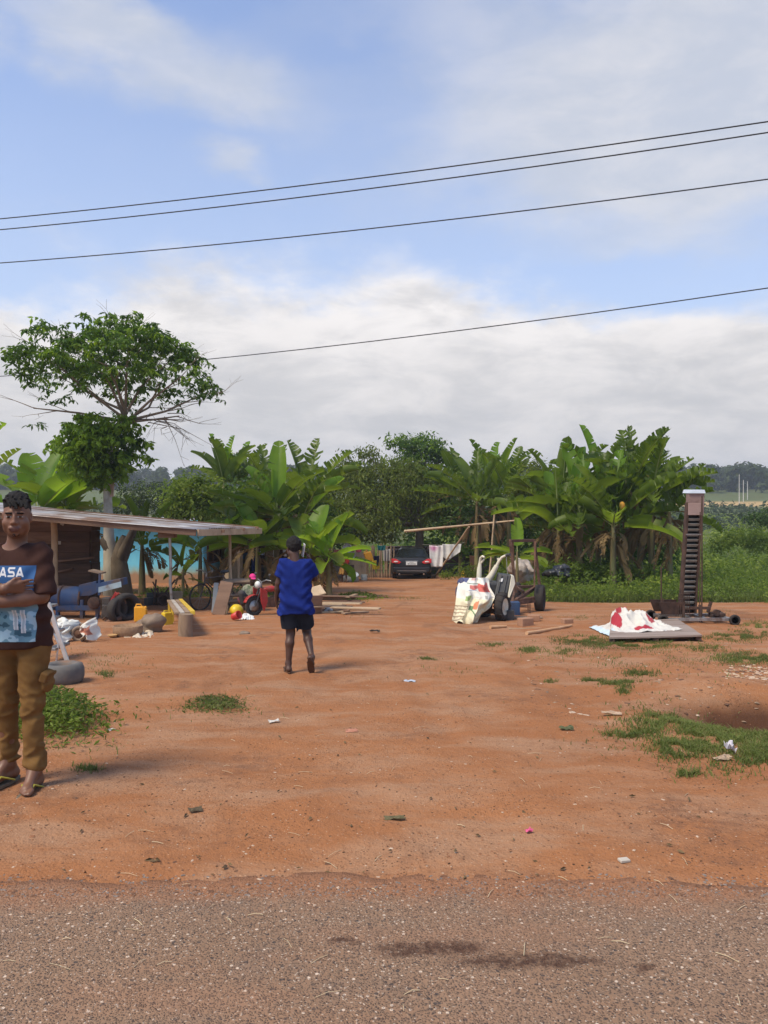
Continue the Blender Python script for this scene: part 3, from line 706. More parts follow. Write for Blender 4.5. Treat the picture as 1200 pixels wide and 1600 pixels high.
# mango tree in the middle, a layered tree behind it
l = tree_at(655, 36.)
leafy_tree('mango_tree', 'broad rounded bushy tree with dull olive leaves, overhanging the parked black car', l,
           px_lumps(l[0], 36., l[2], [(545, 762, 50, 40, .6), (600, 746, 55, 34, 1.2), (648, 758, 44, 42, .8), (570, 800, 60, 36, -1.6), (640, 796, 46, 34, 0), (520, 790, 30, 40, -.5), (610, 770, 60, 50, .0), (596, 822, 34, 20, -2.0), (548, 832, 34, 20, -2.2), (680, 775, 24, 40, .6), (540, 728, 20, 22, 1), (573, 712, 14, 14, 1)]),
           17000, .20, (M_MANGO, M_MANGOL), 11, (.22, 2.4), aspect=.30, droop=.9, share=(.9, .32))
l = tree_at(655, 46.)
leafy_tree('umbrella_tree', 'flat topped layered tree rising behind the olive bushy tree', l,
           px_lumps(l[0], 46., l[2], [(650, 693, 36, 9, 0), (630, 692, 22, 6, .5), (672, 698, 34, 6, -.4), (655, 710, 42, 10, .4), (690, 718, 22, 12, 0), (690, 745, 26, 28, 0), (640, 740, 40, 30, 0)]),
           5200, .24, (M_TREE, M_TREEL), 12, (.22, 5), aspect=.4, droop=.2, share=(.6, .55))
# leafy bushes between and behind the banana plants
BUSH = [(300, 27, 'bushy dark green shrub in front of the banana thicket above the shed roof', [(290, 765, 34, 22, 0), (325, 775, 30, 30, 0), (305, 800, 50, 25, 0), (280, 795, 20, 20, .5)], 4200, .17, (M_WEED, M_WEEDL)),
        (230, 40, 'grey green thorny bush far behind the shed roof, beside the pale tree trunk', [(215, 775, 34, 22, 0), (250, 770, 34, 20, 1), (200, 790, 40, 20, 0), (262, 790, 30, 22, 0)], 3800, .16, (M_FAR, M_WEED)),
        (440, 30, 'dark shrub filling the gap under the tall torn banana leaves', [(370, 790, 40, 38, 0), (420, 800, 38, 40, .5), (470, 800, 34, 40, 0), (500, 820, 30, 40, 1), (350, 815, 30, 25, 0)], 5000, .2, (M_TREE, M_WEED)),
        (790, 36, 'dark leafy thicket behind the leaning bamboo poles', [(720, 815, 36, 34, 0), (770, 820, 36, 34, 0), (815, 800, 36, 40, 0), (745, 850, 40, 24, 0), (700, 790, 20, 40, .6), (820, 850, 30, 30, -.5)], 6000, .2, (M_TREE, M_MANGO)),
        (835, 29, 'feathery olive shrub left of the big banana clump', [(835, 745, 26, 26, 0), (820, 775, 24, 26, 0), (840, 800, 20, 30, 0)], 3600, .12, (M_MANGO, M_WEEDL)),
        (930, 25, 'low dark creeper heaped against the trunks of the big banana clump', [(905, 890, 34, 14, -.6), (950, 895, 36, 12, -.6), (870, 893, 22, 9, -.8), (1000, 893, 26, 10, -.4)], 3600, .11, (M_WEED, M_WEEDL)),
        (1180, 44, 'dark rounded bush standing in the green field beyond the elevator tower', [(1186, 812, 22, 12, 0), (1205, 808, 20, 16, 0)], 1500, .16, (M_TREE, M_FAR)),
        (960, 29.5, 'dark thicket filling the space behind the stems of the big banana clump', [(880, 850, 30, 40, 0), (930, 850, 34, 40, 0.3), (975, 850, 30, 36, 0), (1015, 850, 26, 36, .2), (1045, 860, 20, 24, 0), (860, 800, 26, 36, .5), (930, 790, 40, 36, .6), (1000, 800, 34, 34, .6)], 7000, .19, (M_TREE, M_WEED)),
        (470, 33.5, 'dark thicket closing the gap behind the banana stems above the lean-to', [(395, 830, 34, 24, 0), (450, 825, 40, 30, 0), (500, 830, 34, 30, 0), (540, 830, 30, 24, 0), (350, 790, 34, 30, .4), (420, 780, 40, 30, .5)], 5200, .2, (M_TREE, M_MANGO)),
        (760, 40, 'tall dark thicket behind the patched shack and the laundry', [(700, 810, 40, 50, 0), (750, 800, 40, 60, .3), (800, 800, 40, 60, 0), (845, 810, 30, 50, 0), (660, 830, 40, 40, .4)], 5200, .26, (M_TREE, M_MANGO)),
        (1165, 34, 'bright green scrambling bush right of the elevator tower', [(1160, 838, 36, 13, 0), (1190, 850, 26, 15, 0), (1125, 850, 20, 12, 0)], 3200, .14, (M_WEED, M_WEEDL)),
        (760, 31.5, 'low green weeds at the foot of the patched shack wall', [(735, 893, 18, 10, 0), (700, 898, 14, 5, 0)], 900, .10, (M_WEED, M_WEEDL)),
        ]
for i, (px, Y, lab, lst, n, sz, ms) in enumerate(BUSH):
    l = tree_at(px, Y); leafy_tree('bush', lab, l, px_lumps(l[0], Y, l[2], lst), n, sz, ms, 40 + i, None, None, .42, .2, cat='bush')
# --- banana plants: (px, Y, top py of the stem, label, leaves, leaf length, keyword tweaks)
def bp(px, Y, tpy, label, seed, **k):
    x = PX(px, Y); z = gzf(x, Y); return banana((x, Y, z), PZ(tpy, Y) - z, label, seed, **k)
GB = 'banana plants round the yard'
B = math.pi
bp(-90, 14., 800, 'banana plant at the picture edge behind the standing man, one curled leaf rising high', 1, nl=5, L=1.9, mat=1, group=GB, azs=[(0.3, 1.1), (.15, .8), (B, .5), (B - .5, .8), (1.6, 1.2), (2., .6), (2.6, .2), (4, .4)], tear=.5, dry=0)
bp(58, 22., 800, 'banana plant with two broad pale upright leaves just above the end of the shed roof', 2, nl=8, L=2.1, wid=.72, mat=2, group=GB, azs=[(2.2, 1.1), (1.0, 1.2), (.5, .9), (2.8, .7), (0.1, .6)], tear=.1, young=2)
bp(105, 23., 800, 'dark banana plant left of the pale tree trunk, leaves fanned over the shed roof', 3, nl=8, L=2.1, wid=.6, mat=0, group=GB, tear=.25)
bp(222, 22.3, 850, 'short banana plant between the forked tree and the metal roof pole, against the blue wall', 4, nl=5, L=1.4, wid=.42, mat=1, group=GB, tear=.2, r=.10, young=0)
bp(286, 21., 890, 'tiny banana sucker with limp leaves in front of the blue wall', 6, nl=3, L=.8, wid=.22, mat=1, group=GB, tear=.1, r=.05, dry=3, young=0, name='banana_sucker')
bp(313, 22., 855, 'slim banana plant with leaves spread flat under the low edge of the tin roof', 7, nl=4, L=1.5, wid=.45, mat=0, group=GB, tear=.2, r=.07, azs=[(.2, .7), (B, .35), (2.6, .4), (.1, .25), (B + .5, .6)])
bp(402, 21.5, 845, 'banana plant with thin stem right beside the low corner of the tin roof', 8, nl=7, L=1.7, wid=.55, mat=1, group=GB, tear=.2, r=.07, azs=[(2.4, .9), (.4, .8), (B, .4), (0, .3)])
bp(432, 23., 798, 'tall banana plant with long leaves reaching left over the shed roof', 9, nl=10, L=2.1, wid=.56, mat=1, group=GB, tear=.3, azs=[(1.6, 1.35), (2.5, .85), (B - .1, .35), (B + .1, .22), (.6, .9)], young=2, r=.1)
bp(418, 31., 775, 'torn dark banana plant, tallest of those left of the walking boy', 10, nl=9, L=2.4, wid=.6, mat=1, group=GB, tear=.75, azs=[(2.0, 1.2), (.9, 1.2), (2.6, .9), (.3, .7)], young=0)
bp(350, 32., 756, 'banana plant with upright narrow leaves seen just over the tin roof', 11, nl=8, L=2.1, wid=.6, mat=1, group=GB, tear=.3, els=(.6, 1.4), young=2)
bp(378, 33.5, 760, 'banana plant half hidden behind the upright narrow leaved one', 12, nl=8, L=2.2, wid=.6, mat=1, group=GB, tear=.4)
bp(480, 29., 778, 'banana plant arching big dark leaves to the right above the walking boy', 13, nl=9, L=2.4, wid=.66, mat=1, group=GB, tear=.4, azs=[(1.2, 1.25), (.35, .9), (.1, .65), (2.2, 1.1)], young=0)
bp(470, 23.5, 815, 'banana plant with pale bare leaf stalks and brown drooping leaves above the walking boy', 14, nl=6, L=2.0, wid=.55, mat=1, group=GB, tear=.5, dry=10, azs=[(.6, .8), (2.2, .9)])
bp(484, 20.8, 858, 'young bright green banana plant with broad leaves just right of the walking boy', 15, nl=7, L=1.5, wid=.60, mat=0, group=GB, tear=.12, r=.07, azs=[(1.0, 1.15), (.2, .75), (2.7, .45), (B, .3), (2.0, .9)], young=1)
bp(514, 20.6, 868, 'small banana plant with a sunlit leaf and shaggy stem standing behind the plank pile', 16, nl=6, L=1.25, wid=.42, mat=2, group=GB, tear=.12, r=.085, dry=8, azs=[(.5, 1.15), (2.5, 1.0), (.0, -.05), (2.9, .5)], young=2, drydrop=1.1)
bp(745, 33., 782, 'ragged banana plant behind the laundry line', 17, nl=10, L=2.6, wid=.62, mat=1, group=GB, tear=.6, azs=[(B - .1, .6), (B + .1, .25), (1.4, 1.3), (2.2, 1.1)], young=0, dry=8)
bp(772, 35., 772, 'banana plant with a crowd of upright torn leaves right of the laundry line', 18, nl=10, L=2.5, wid=.6, mat=0, group=GB, tear=.5, els=(.4, 1.4), young=1)
bp(795, 34., 776, 'banana plant leaning right behind the leaning bamboo pole', 19, nl=9, L=2.5, wid=.6, mat=1, group=GB, tear=.5, young=0, azs=[(.9, 1.2), (.6, 1.0)])
bp(720, 36., 775, 'banana plant squeezed between the olive tree and the laundry line', 20, nl=8, L=2.3, wid=.6, mat=1, group=GB, tear=.4, els=(.5, 1.35), young=0)
bp(808, 20.8, 862, 'single bright upright banana leaf with low side leaves behind the trailer frame', 21, nl=5, L=1.05, wid=.36, mat=0, group=GB, tear=.05, r=.05, dry=0, azs=[(1.5, 1.45), (B, .25), (.1, .2), (.6, -.2), (2.6, .3)], young=1, name='banana_sucker')
bp(905, 25.5, 800, 'banana plant with two huge smooth upright leaves at the left of the big clump', 22, nl=10, L=2.7, wid=.72, mat=0, group=GB, tear=.3, azs=[(1.9, 1.25), (1.1, 1.3), (2.7, .55), (.5, .7), (B, .15)], young=2, dry=10, drydrop=1.1)
bp(958, 24., 815, 'banana plant with a clean yellow green stem in the middle of the big clump', 23, nl=10, L=2.3, wid=.66, mat=0, group=GB, tear=.5, azs=[(1.0, 1.3), (.7, 1.0), (2.4, 1.1), (.1, .3), (1.8, 1.4)], young=1, dry=8)
bp(985, 25.5, 765, 'tallest banana plant of the big clump, its torn leaves drooping at the top', 24, nl=10, L=2.5, wid=.66, mat=1, group=GB, tear=.65, azs=[(1.7, 1.3), (1.3, 1.2), (.5, 1.0)], young=0, dry=6)
bp(1018, 25., 775, 'banana plant at the right of the big clump with frayed brown leaves hanging', 25, nl=8, L=2.2, wid=.6, mat=1, group=GB, tear=.75, azs=[(.3, .75), (.1, .35), (1.0, 1.1)], young=0, dry=18)
bp(878, 27.5, 790, 'dark banana plant half hidden at the back of the big clump', 26, nl=9, L=2.4, wid=.6, mat=1, group=GB, tear=.4, dry=8, young=0)
bp(935, 27.5, 772, 'banana plant with a forest of leaves at the back centre of the big clump', 27, nl=9, L=2.4, wid=.6, mat=1, group=GB, tear=.45, dry=8, young=1)
bp(1046, 24.6, 800, 'banana plant hung all round with shaggy brown leaves, nearest the elevator tower', 28, nl=5, L=1.9, wid=.5, mat=1, group=GB, tear=.8, azs=[(.2, .9), (1.3, 1.25)], young=0, dry=14)
bp(872, 25., 822, 'smaller banana plant with brown skirt at the left foot of the big clump', 29, nl=7, L=1.8, wid=.5, mat=0, group=GB, tear=.5, young=1, dry=12, els=(.4, 1.45))
bp(1000, 27., 785, 'upright leaved banana plant rising behind the torn one in the big clump', 30, nl=8, L=2.3, wid=.6, mat=0, group=GB, tear=.5, young=1, dry=8, els=(.5, 1.45))
# papaya fruit glimpsed in the big clump
yf = MB(); yf.ell(W(972, 790, 23.7), (.09, .09, .13)); tag(yf.build('papaya_fruit', pmat('ripe_fruit', (.62, .32, .03), (.5, .25, .03))), 'ripe orange yellow fruit hanging among the leaves of the big banana clump', 'fruit')
# --- grass and undergrowth
def blades(xy, h, w, rg, mat, name, lean=.5, obj=True, parent=None):
    n = len(xy); z = gz(xy[:, 0], xy[:, 1], True) - .01; p = np.column_stack([xy, z]); a = rg.uniform(0, 6.283, n); s = np.column_stack([np.cos(a), np.sin(a), a * 0])
    H = h * rg.uniform(.45, 1.15, (n, 1)); wd = w * rg.uniform(.7, 1.2, (n, 1)); ln = rg.normal(size=(n, 3)) * lean; ln[:, 2] = 0; up = np.array([0, 0, 1.])
    m = p + (up * .6 + ln * .3) * H; t = p + (up * .95 + ln) * H
    V = np.stack([p - s * wd, p + s * wd, m + s * wd * .7, m - s * wd * .7, t], 1).reshape(-1, 3); b = np.arange(n) * 5
    F = np.concatenate([np.stack([b, b + 1, b + 2, b + 3], 1), np.stack([b + 3, b + 2, b + 4, b + 4], 1)])
    F = [list(f) if f[2] != f[3] else list(f[:3]) for f in F.tolist()]
    return mesh_obj(name, V, F, mat, parent, False)
rg = np.random.default_rng(7)
# short grass in the yard: patches as they lie on the ground (px, py, half width px, half height px, blades)
PATCH = [(1075, 1128, 78, 17, 5200), (1115, 1160, 70, 18, 3600), (1185, 1178, 30, 18, 2200), (1060, 1172, 36, 14, 1300), (985, 1148, 42, 7, 700), (1180, 1150, 24, 8, 700),
         (985, 1008, 80, 6, 2600), (905, 1000, 38, 7, 1200), (828, 1018, 18, 4, 500), (770, 1010, 22, 3, 240), (968, 1072, 26, 6, 700), (975, 1086, 13, 5, 300), (925, 1064, 16, 3, 300), (1000, 1052, 26, 5, 500),
         (1165, 1030, 52, 9, 2200), (1150, 995, 50, 8, 1600), (1185, 980, 30, 10, 1000), (1105, 1015, 30, 5, 500), (670, 1032, 14, 2.5, 140), (860, 1065, 12, 2, 90), (880, 1020, 30, 5, 350), (1075, 1212, 22, 5, 200),
         (95, 1045, 40, 8, 700), (165, 1055, 16, 6, 200), (640, 935, 30, 2.5, 300), (1000, 960, 40, 6, 260), (905, 965, 30, 4, 160), (700, 1050, 60, 8, 60), (1110, 960, 40, 6, 300), (135, 1207, 22, 4, 160), (1080, 1140, 150, 46, 900), (1000, 1030, 170, 26, 800), (340, 1104, 80, 24, 130), (80, 1140, 110, 40, 320), (1120, 1190, 90, 30, 500), (620, 960, 120, 14, 120), (150, 1030, 90, 16, 160)]
xy, xyp = [], []
for px, py, rx, ry, n in PATCH:
    u = rg.normal(size=(int(n * 1.9), 2)) * .52; k = vnoise(u[:, 0] * 3.2 + px, u[:, 1] * 3.2 + py, 2) > .38; u = u[k][:n]
    P = np.array([onG(px + a * rx, py + b * ry)[:2] for a, b in u]); (xy if n > 1 else xyp).append(P)
xy = np.concatenate(xy); sel = rg.random(len(xy)) < .72
tag(blades(xy[sel], .055, .0042, rg, M_GRASS, 'grass', .6), kind='stuff'); tag(blades(xy[~sel], .05, .004, rg, M_GRASSP, 'dry_grass', .7), kind='stuff')
# the green bank: grass and weeds beyond the bare earth on the right, then the rough field
def bank(n, x0, x1, y0, y1, soilmax=.35):
    x = rg.uniform(x0, x1, n); y = rg.uniform(y0, y1, n); k = (yard(x, y) < soilmax) & (np.abs(x) < y * .56 + 1.5); return np.column_stack([x, y])[k]
g = bank(60000, 3.6, 16, 18, 31); tag(blades(g, .26, .011, rg, M_GRASS, 'verge_grass', .45), kind='stuff')
def ground_leaves(name, n, x0, x1, y0, y1, size, hgt, mat, thr=.0, sc=.5, soilmax=.3, seed=1):
    p = bank(n, x0, x1, y0, y1, soilmax); f = fbm(p[:, 0] * sc, p[:, 1] * sc, 3, seed); p = p[f > thr]; f = f[f > thr]
    z = gz(p[:, 0], p[:, 1]) + hgt * rg.random(len(p)) ** .8 * (.3 + 1.4 * np.clip(f - thr, 0, .5) / .35)
    N = rg.normal(size=(len(p), 3)) * .6 + np.array([0, 0, 1.]); V, F = leaf_cloud(np.column_stack([p, z]), N, size, rg, .15, .5); return tag(mesh_obj(name, V, F, mat, None, False), kind='stuff')
ground_leaves('weeds', 26000, 3.6, 16, 18.2, 31, .085, .36, M_WEEDL, .42, .8)
ground_leaves('undergrowth', 26000, 3.6, 17, 19, 32, .10, .42, M_WEED, .40, .6, seed=4)
ground_leaves('field_undergrowth', 42000, -4, 40, 30, 75, .26, .75, M_WEED, .40, .28, seed=5)
ground_leaves('field_weeds', 30000, 2, 40, 30, 85, .22, .7, M_WEEDL, .47, .22, seed=6)
ground_leaves('crop_field', 16000, 5, 75, 70, 140, .55, .9, M_WEEDL, .40, .06, seed=7)
ground_leaves('distant_scrub', 22000, -95, 100, 75, 168, 1.0, 1.6, M_FAR, .50, .045, seed=8)
# left: tangle behind the shed
ground_leaves('yard_weeds', 7000, -16, -3.2, 20.2, 25, .09, .14, M_WEED, .48, .7, soilmax=2, seed=9)
ground_leaves('rough_bush', 26000, -34, -6, 31, 70, .28, 1.5, M_FAR, .40, .2, soilmax=.9, seed=10)
# far wood: rows of crowns on the rise
def far_wood():
    cs, ns, sz = [], [], []; R_ = np.random.default_rng(9); tv = MB()
    for i in range(420):
        Y = R_.uniform(248, 330); X = R_.uniform(-.62, .62) * Y; z = float(np.interp(Y, KY, KZ)); h = R_.uniform(5, 9.5) * (1.12 if R_.random() < .12 else 1); r = h * R_.uniform(.28, .48)
        for k in range(R_.integers(2, 5)):
            c = np.array([X + R_.normal() * r * .55, Y + R_.normal() * r * .5, z + h * (R_.uniform(.42, .86) if k else .25)]); p, d = lump_points(c, (r * R_.uniform(.5, .9), r * .7, h * R_.uniform(.10, .24)), 75, R_, .5); cs.append(p); ns.append(d + np.array([0, 0, .5]))
        tv.tube([(X, Y, z - 1), (X, Y, z + h * .6)], [.25, .15], 4, False)
    V, F = leaf_cloud(np.concatenate(cs), np.concatenate(ns), 1.5, R_, .1, .6)
    o = tag(mesh_obj('distant_wood', V, F, M_FAR, None, False), kind='stuff')
far_wood()
# weeds as things of their own
def weed(px, py, rx, ry, n, size, h, label, ms, seed):
    p = onG(px, py); r2 = np.random.default_rng(seed); t = thing('weed_clump', label, 'weeds', p); V0, F0 = [], []
    u = r2.normal(size=(n, 2)) * .5; xyz = []
    for a, b in u:
        q = onG(px + a * rx, py + b * ry); xyz.append((q.x - p.x, q.y - p.y, q.z - p.z + h * r2.random() * max(.2, 1 - a * a * .6 - b * b * .5)))
    xyz = np.array(xyz); N = r2.normal(size=(n, 3)) * .7 + np.array([0, -.2, 1.]); k = r2.random(n) < .7
    for nm, s, m in (('leaves', k, ms[0]), ('pale_leaves', ~k, ms[1])):
        V, F = leaf_cloud(xyz[s], N[s], size, r2, .2, .38); mesh_obj(nm, V, F, m, t, False)
    return t
weed(75, 1128, 85, 30, 3400, .05, .30, 'sprawling green weed clump behind the standing man and his trousers', (M_WEED, M_GRASS), 1)
weed(338, 1102, 44, 13, 1500, .032, .07, 'isolated flat grass tuft on bare earth at the centre left of the yard', (M_GRASS, M_GRASSP), 2)
weed(560, 934, 34, 5, 1100, .07, .16, 'low green weed patch at the right end of the plank pile', (M_WEED, M_WEEDL), 3)
weed(262, 928, 55, 7, 900, .06, .22, 'weeds growing under the roof in front of the blue wall', (M_WEED, M_WEEDL), 4)
# ---------------------------------------------------------------- buildings and yard furniture
M_TIN = pmat('tin_roof', (.50, .50, .50), (.40, .40, .41), 2.5, .45, .1, 30, metal=.35, dirt=(.20, .115, .075), dirtamt=.6, stretch=(1, .4, 1))
M_WOOD = pmat('weathered_wood', (.25, .165, .10), (.33, .23, .15), 3, .85, .4, 30, dirt=(.10, .06, .038), dirtamt=.45, stretch=(1, 1, 6))
M_WOODP = pmat('pale_wood', (.40, .29, .18), (.52, .39, .25), 3, .8, .35, 30, dirt=(.20, .12, .07), dirtamt=.35)
M_WOODD = pmat('dark_plank', (.075, .042, .028), (.115, .066, .043), 2.5, .9, .4, 26, dirt=(.04, .024, .018), dirtamt=.5, stretch=(.4, 1, 3))
M_WOODB = pmat('brown_plank', (.17, .10, .065), (.23, .14, .09), 3, .85, .4, 26, dirt=(.08, .045, .03), dirtamt=.45, stretch=(.4, 1, 3))
M_STEEL = pmat('dull_steel', (.30, .30, .29), (.42, .41, .39), 8, .45, .15, 40, metal=.75, dirt=(.16, .09, .055), dirtamt=.35)
M_ALU = pmat('aluminium', (.62, .62, .61), (.72, .72, .71), 8, .35, .05, 40, metal=.7)
M_RUST = pmat('rusty_iron', (.115, .062, .042), (.19, .10, .062), 9, .85, .35, 40, metal=.25, dirt=(.055, .032, .024), dirtamt=.5)
M_BLUEW = None
def wall_mat():
    m = bpy.data.materials.new('turquoise_wall'); m.use_nodes = True; T = NT(m.node_tree); b = T.n['Principled BSDF']
    co = T.node('ShaderNodeTexCoord').outputs['Object']; z = T.node('ShaderNodeSeparateXYZ', Vector=co).outputs[2]
    c = T.mix(T.smooth(T.noise(co, 1.4, 6, .6), .35, .7), (.15, .55, .74), (.20, .63, .80))
    edge = T.math('ADD', z, T.math('MULTIPLY', T.math('SUBTRACT', T.noise(co, 2.6, 6, .65), .5), .5))
    c = T.mix(T.smooth(edge, .75, .40), c, (.30, .42, .36))          # splashed mud along the foot of the wall
    c = T.mix(T.smooth(edge, .50, .30), c, (.34, .20, .11))
    streak = T.noise(T.vmath('MULTIPLY', co, (5, 5, .35)), 1.2, 5, .6)
    c = T.mix(T.smooth(streak, .60, .78, 0, .35), c, (.16, .33, .36))
    T.set(b.inputs['Base Color'], c); b.inputs['Roughness'].default_value = .85; T.set(b.inputs['Normal'], T.bump(T.noise(co, 14, 5), .25, .02)); return m
M_BLUEW = wall_mat()
def corrugated(name, P00, P10, P01, P11, ncor, amp, mat, parent, thick=.004, rows=6, sag=0, seed=1):
    """a ribbed sheet; ribs run from the P0* edge to the P1* edge, corners as vectors"""
    P00, P10, P01, P11 = map(Vector, (P00, P10, P01, P11)); n = ncor * 8; V, F = [], []
    rng = random.Random(seed); up = (P10 - P00).cross(P01 - P00).normalized()
    if up.z < 0: up = -up
    off = [rng.uniform(-.012, .012) for _ in range(ncor // 6 + 2)]
    for r in range(rows + 1):
        a = r / rows
        for i in range(n + 1):
            b = i / n; p = (P00 * (1 - a) + P10 * a) * (1 - b) + (P01 * (1 - a) + P11 * a) * b
            e = off[int(b * ncor) // 6]; V.append(p + up * (amp * math.sin(2 * math.pi * ncor * b) + e) + (P10 - P00).normalized() * (e * 2 if r in (0, rows) else 0) + Vector((0, 0, -sag * math.sin(math.pi * a))))
    for r in range(rows):
        for i in range(n): k = r * (n + 1) + i; F.append([k, k + 1, k + n + 2, k + n + 1])
    o = mesh_obj(name, V, F, mat, parent, True); m = o.modifiers.new('solid', 'SOLIDIFY'); m.thickness = thick; return o
def planks(mb, p0, p1, h, n, t, rng, nrm, gap=.006, jit=.012, horiz=True):
    """boards side by side on a wall p0-p1 of height h, facing nrm; each one a little out of line"""
    p0, p1, nrm = Vector(p0), Vector(p1), Vector(nrm).normalized(); d = (p1 - p0); L = d.length; d.normalize()
    for i in range(n):
        o = nrm * rng.uniform(0, jit)
        if horiz:
            z = h / n; c = (p0 + p1) / 2 + Vector((0, 0, z * (i + .5))) + o; mb.bar(c - d * (L / 2 + rng.uniform(-.03, .03)), c + d * (L / 2 + rng.uniform(-.03, .03)), t, z - gap, (0, 0, 1))
        else:
            w = L / n; c = p0 + d * w * (i + .5) + o; mb.bar(c, c + Vector((0, 0, h + rng.uniform(-.05, .05))), w - gap, t, tuple(nrm))
def wob(a, b, rng, r=.02, n=5):
    a, b = Vector(a), Vector(b); return [a.lerp(b, i / n) + (Vector((rng.uniform(-r, r), rng.uniform(-r, r), 0)) if 0 < i < n else Vector()) for i in range(n + 1)]
def shed():
    rng = random.Random(2); t = thing('tin_roofed_shed', 'open timber shed under a long low sloping grey corrugated tin roof', 'shed', (0, 0, 0))
    def rz(x, y): return 1.30 + .094 * (-3.95 - x) + .012 * (y - 16)
    x0, y0, x1, y1 = -3.95, 16., -3.15, 19.6
    A = (x0, y0, rz(x0, y0)); Bc = (x1, y1, rz(x1, y1) - .02); Cc = (-11.5, y0, rz(-11.5, y0)); D = (-11.5, 20., rz(-11.5, 20.))
    corrugated('roof', A, Cc, Bc, D, 30, .012, M_TIN, t, .004, 16, .03)
    b = MB()                                                   # beams under the near edge and along the low end
    b.bar((x0 + .03, y0 + .06, rz(x0, y0) - .085), (-11.5, y0 + .06, rz(-11.5, y0) - .085), .05, .13); b.build('front_beam', M_WOODB, t, .004)
    f = MB(); f.bar((x0 + .06, y0 + .10, rz(x0, y0) - .085), (x1 + .03, y1, rz(x1, y1) - .10), .04, .14); f.build('end_fascia', M_WOODP, t, .004)
    p = MB()
    for y in (17.2, 18.4, 19.3): p.bar((-3.8 + (y - 16) * .2, y, rz(-3.6, y) - .06), (-11.4, y, rz(-11.4, y) - .06), .05, .07)
    p.build('purlins', M_WOODB, t)
    for nm, px, Y, mt, r in (('metal_post', 265, 16.45, M_STEEL, .032), ('timber_post', 84, 17.3, M_WOODP, .07), ('pole_post', 359, 19.2, M_WOODP, .035)):
        x = PX(px, Y); z = gzf(x, Y); q = MB(); q.tube(wob((x + .04, Y, z - .1), (x, Y, rz(x, Y) - .12), rng, .012), r, 10); q.build(nm, mt, t)
    x = PX(253, 16.4); c = MB(); c.box((x + .12, 16.40, rz(x, 16.4) - .215), (.34, .26, .12)); c.build('corbel_block', M_WOODB, t, .006)
    return rz
RZ = shed()
def kiosk():
    rng = random.Random(8); Y = 18.3; xr = PX(156, 18.9); xl = -10.4; z = gzf(xr, Y)
    t = thing('plank_kiosk', 'dark brown plank kiosk with shelf boards, built under the shed roof behind the blue thresher', 'kiosk', (xr, Y, z)); H = RZ(xr, Y) - z - .16
    w = MB(); planks(w, (PX(90, Y) - xr, 0, 0), (0, 0, 0), H, 8, .03, rng, (0, -1, 0)); w.build('front_wall', M_WOODD, t, .004)
    s = MB(); planks(s, (0, .02, 0), (.0, .55, 0), H, 8, .03, rng, (1, 0, 0)); s.build('side_wall', M_WOODD, t, .004)
    l = MB(); planks(l, (xl - xr, .25, 0), (PX(78, Y) - xr, .25, 0), H * .55, 5, .03, rng, (0, -1, 0)); l.build('counter_wall', M_WOODB, t, .004)
    u = MB(); planks(u, (xl - xr, -.02, H * .72), (PX(86, Y) - xr, -.02, H * .72), H * .3, 2, .03, rng, (0, -1, 0)); u.build('shutter', M_WOODB, t, .004)
    k = MB(); planks(k, (xl - xr, .57, 0), (0, .57, 0), H, 8, .03, rng, (0, 1, 0)); k.build('back_wall', M_WOODD, t)
    q = MB(); q.bar((PX(94, Y) - xr, -.07, PZ(876, Y) - z), (PX(148, Y) - xr, -.07, PZ(871, Y) - z), .10, .045); q.bar((PX(94, Y) - xr, -.07, PZ(893, Y) - z), (PX(116, Y) - xr, -.07, PZ(888, Y) - z), .10, .04); q.build('shelf', M_WOODB, t, .004)
    n = MB(); n.box((PX(94, Y) - xr, -.035, PZ(848, Y) - z), (.06, .01, .08)); n.build('paper_notice', pmat('dull_paper', (.48, .47, .42)), t); n = MB(); n.box((PX(98, Y) - xr, -.035, PZ(819, Y) - z), (.09, .01, .05), (0, .5, 0)); n.build('paper_notice', pmat('dull_paper', (.48, .47, .42)), t)
kiosk()
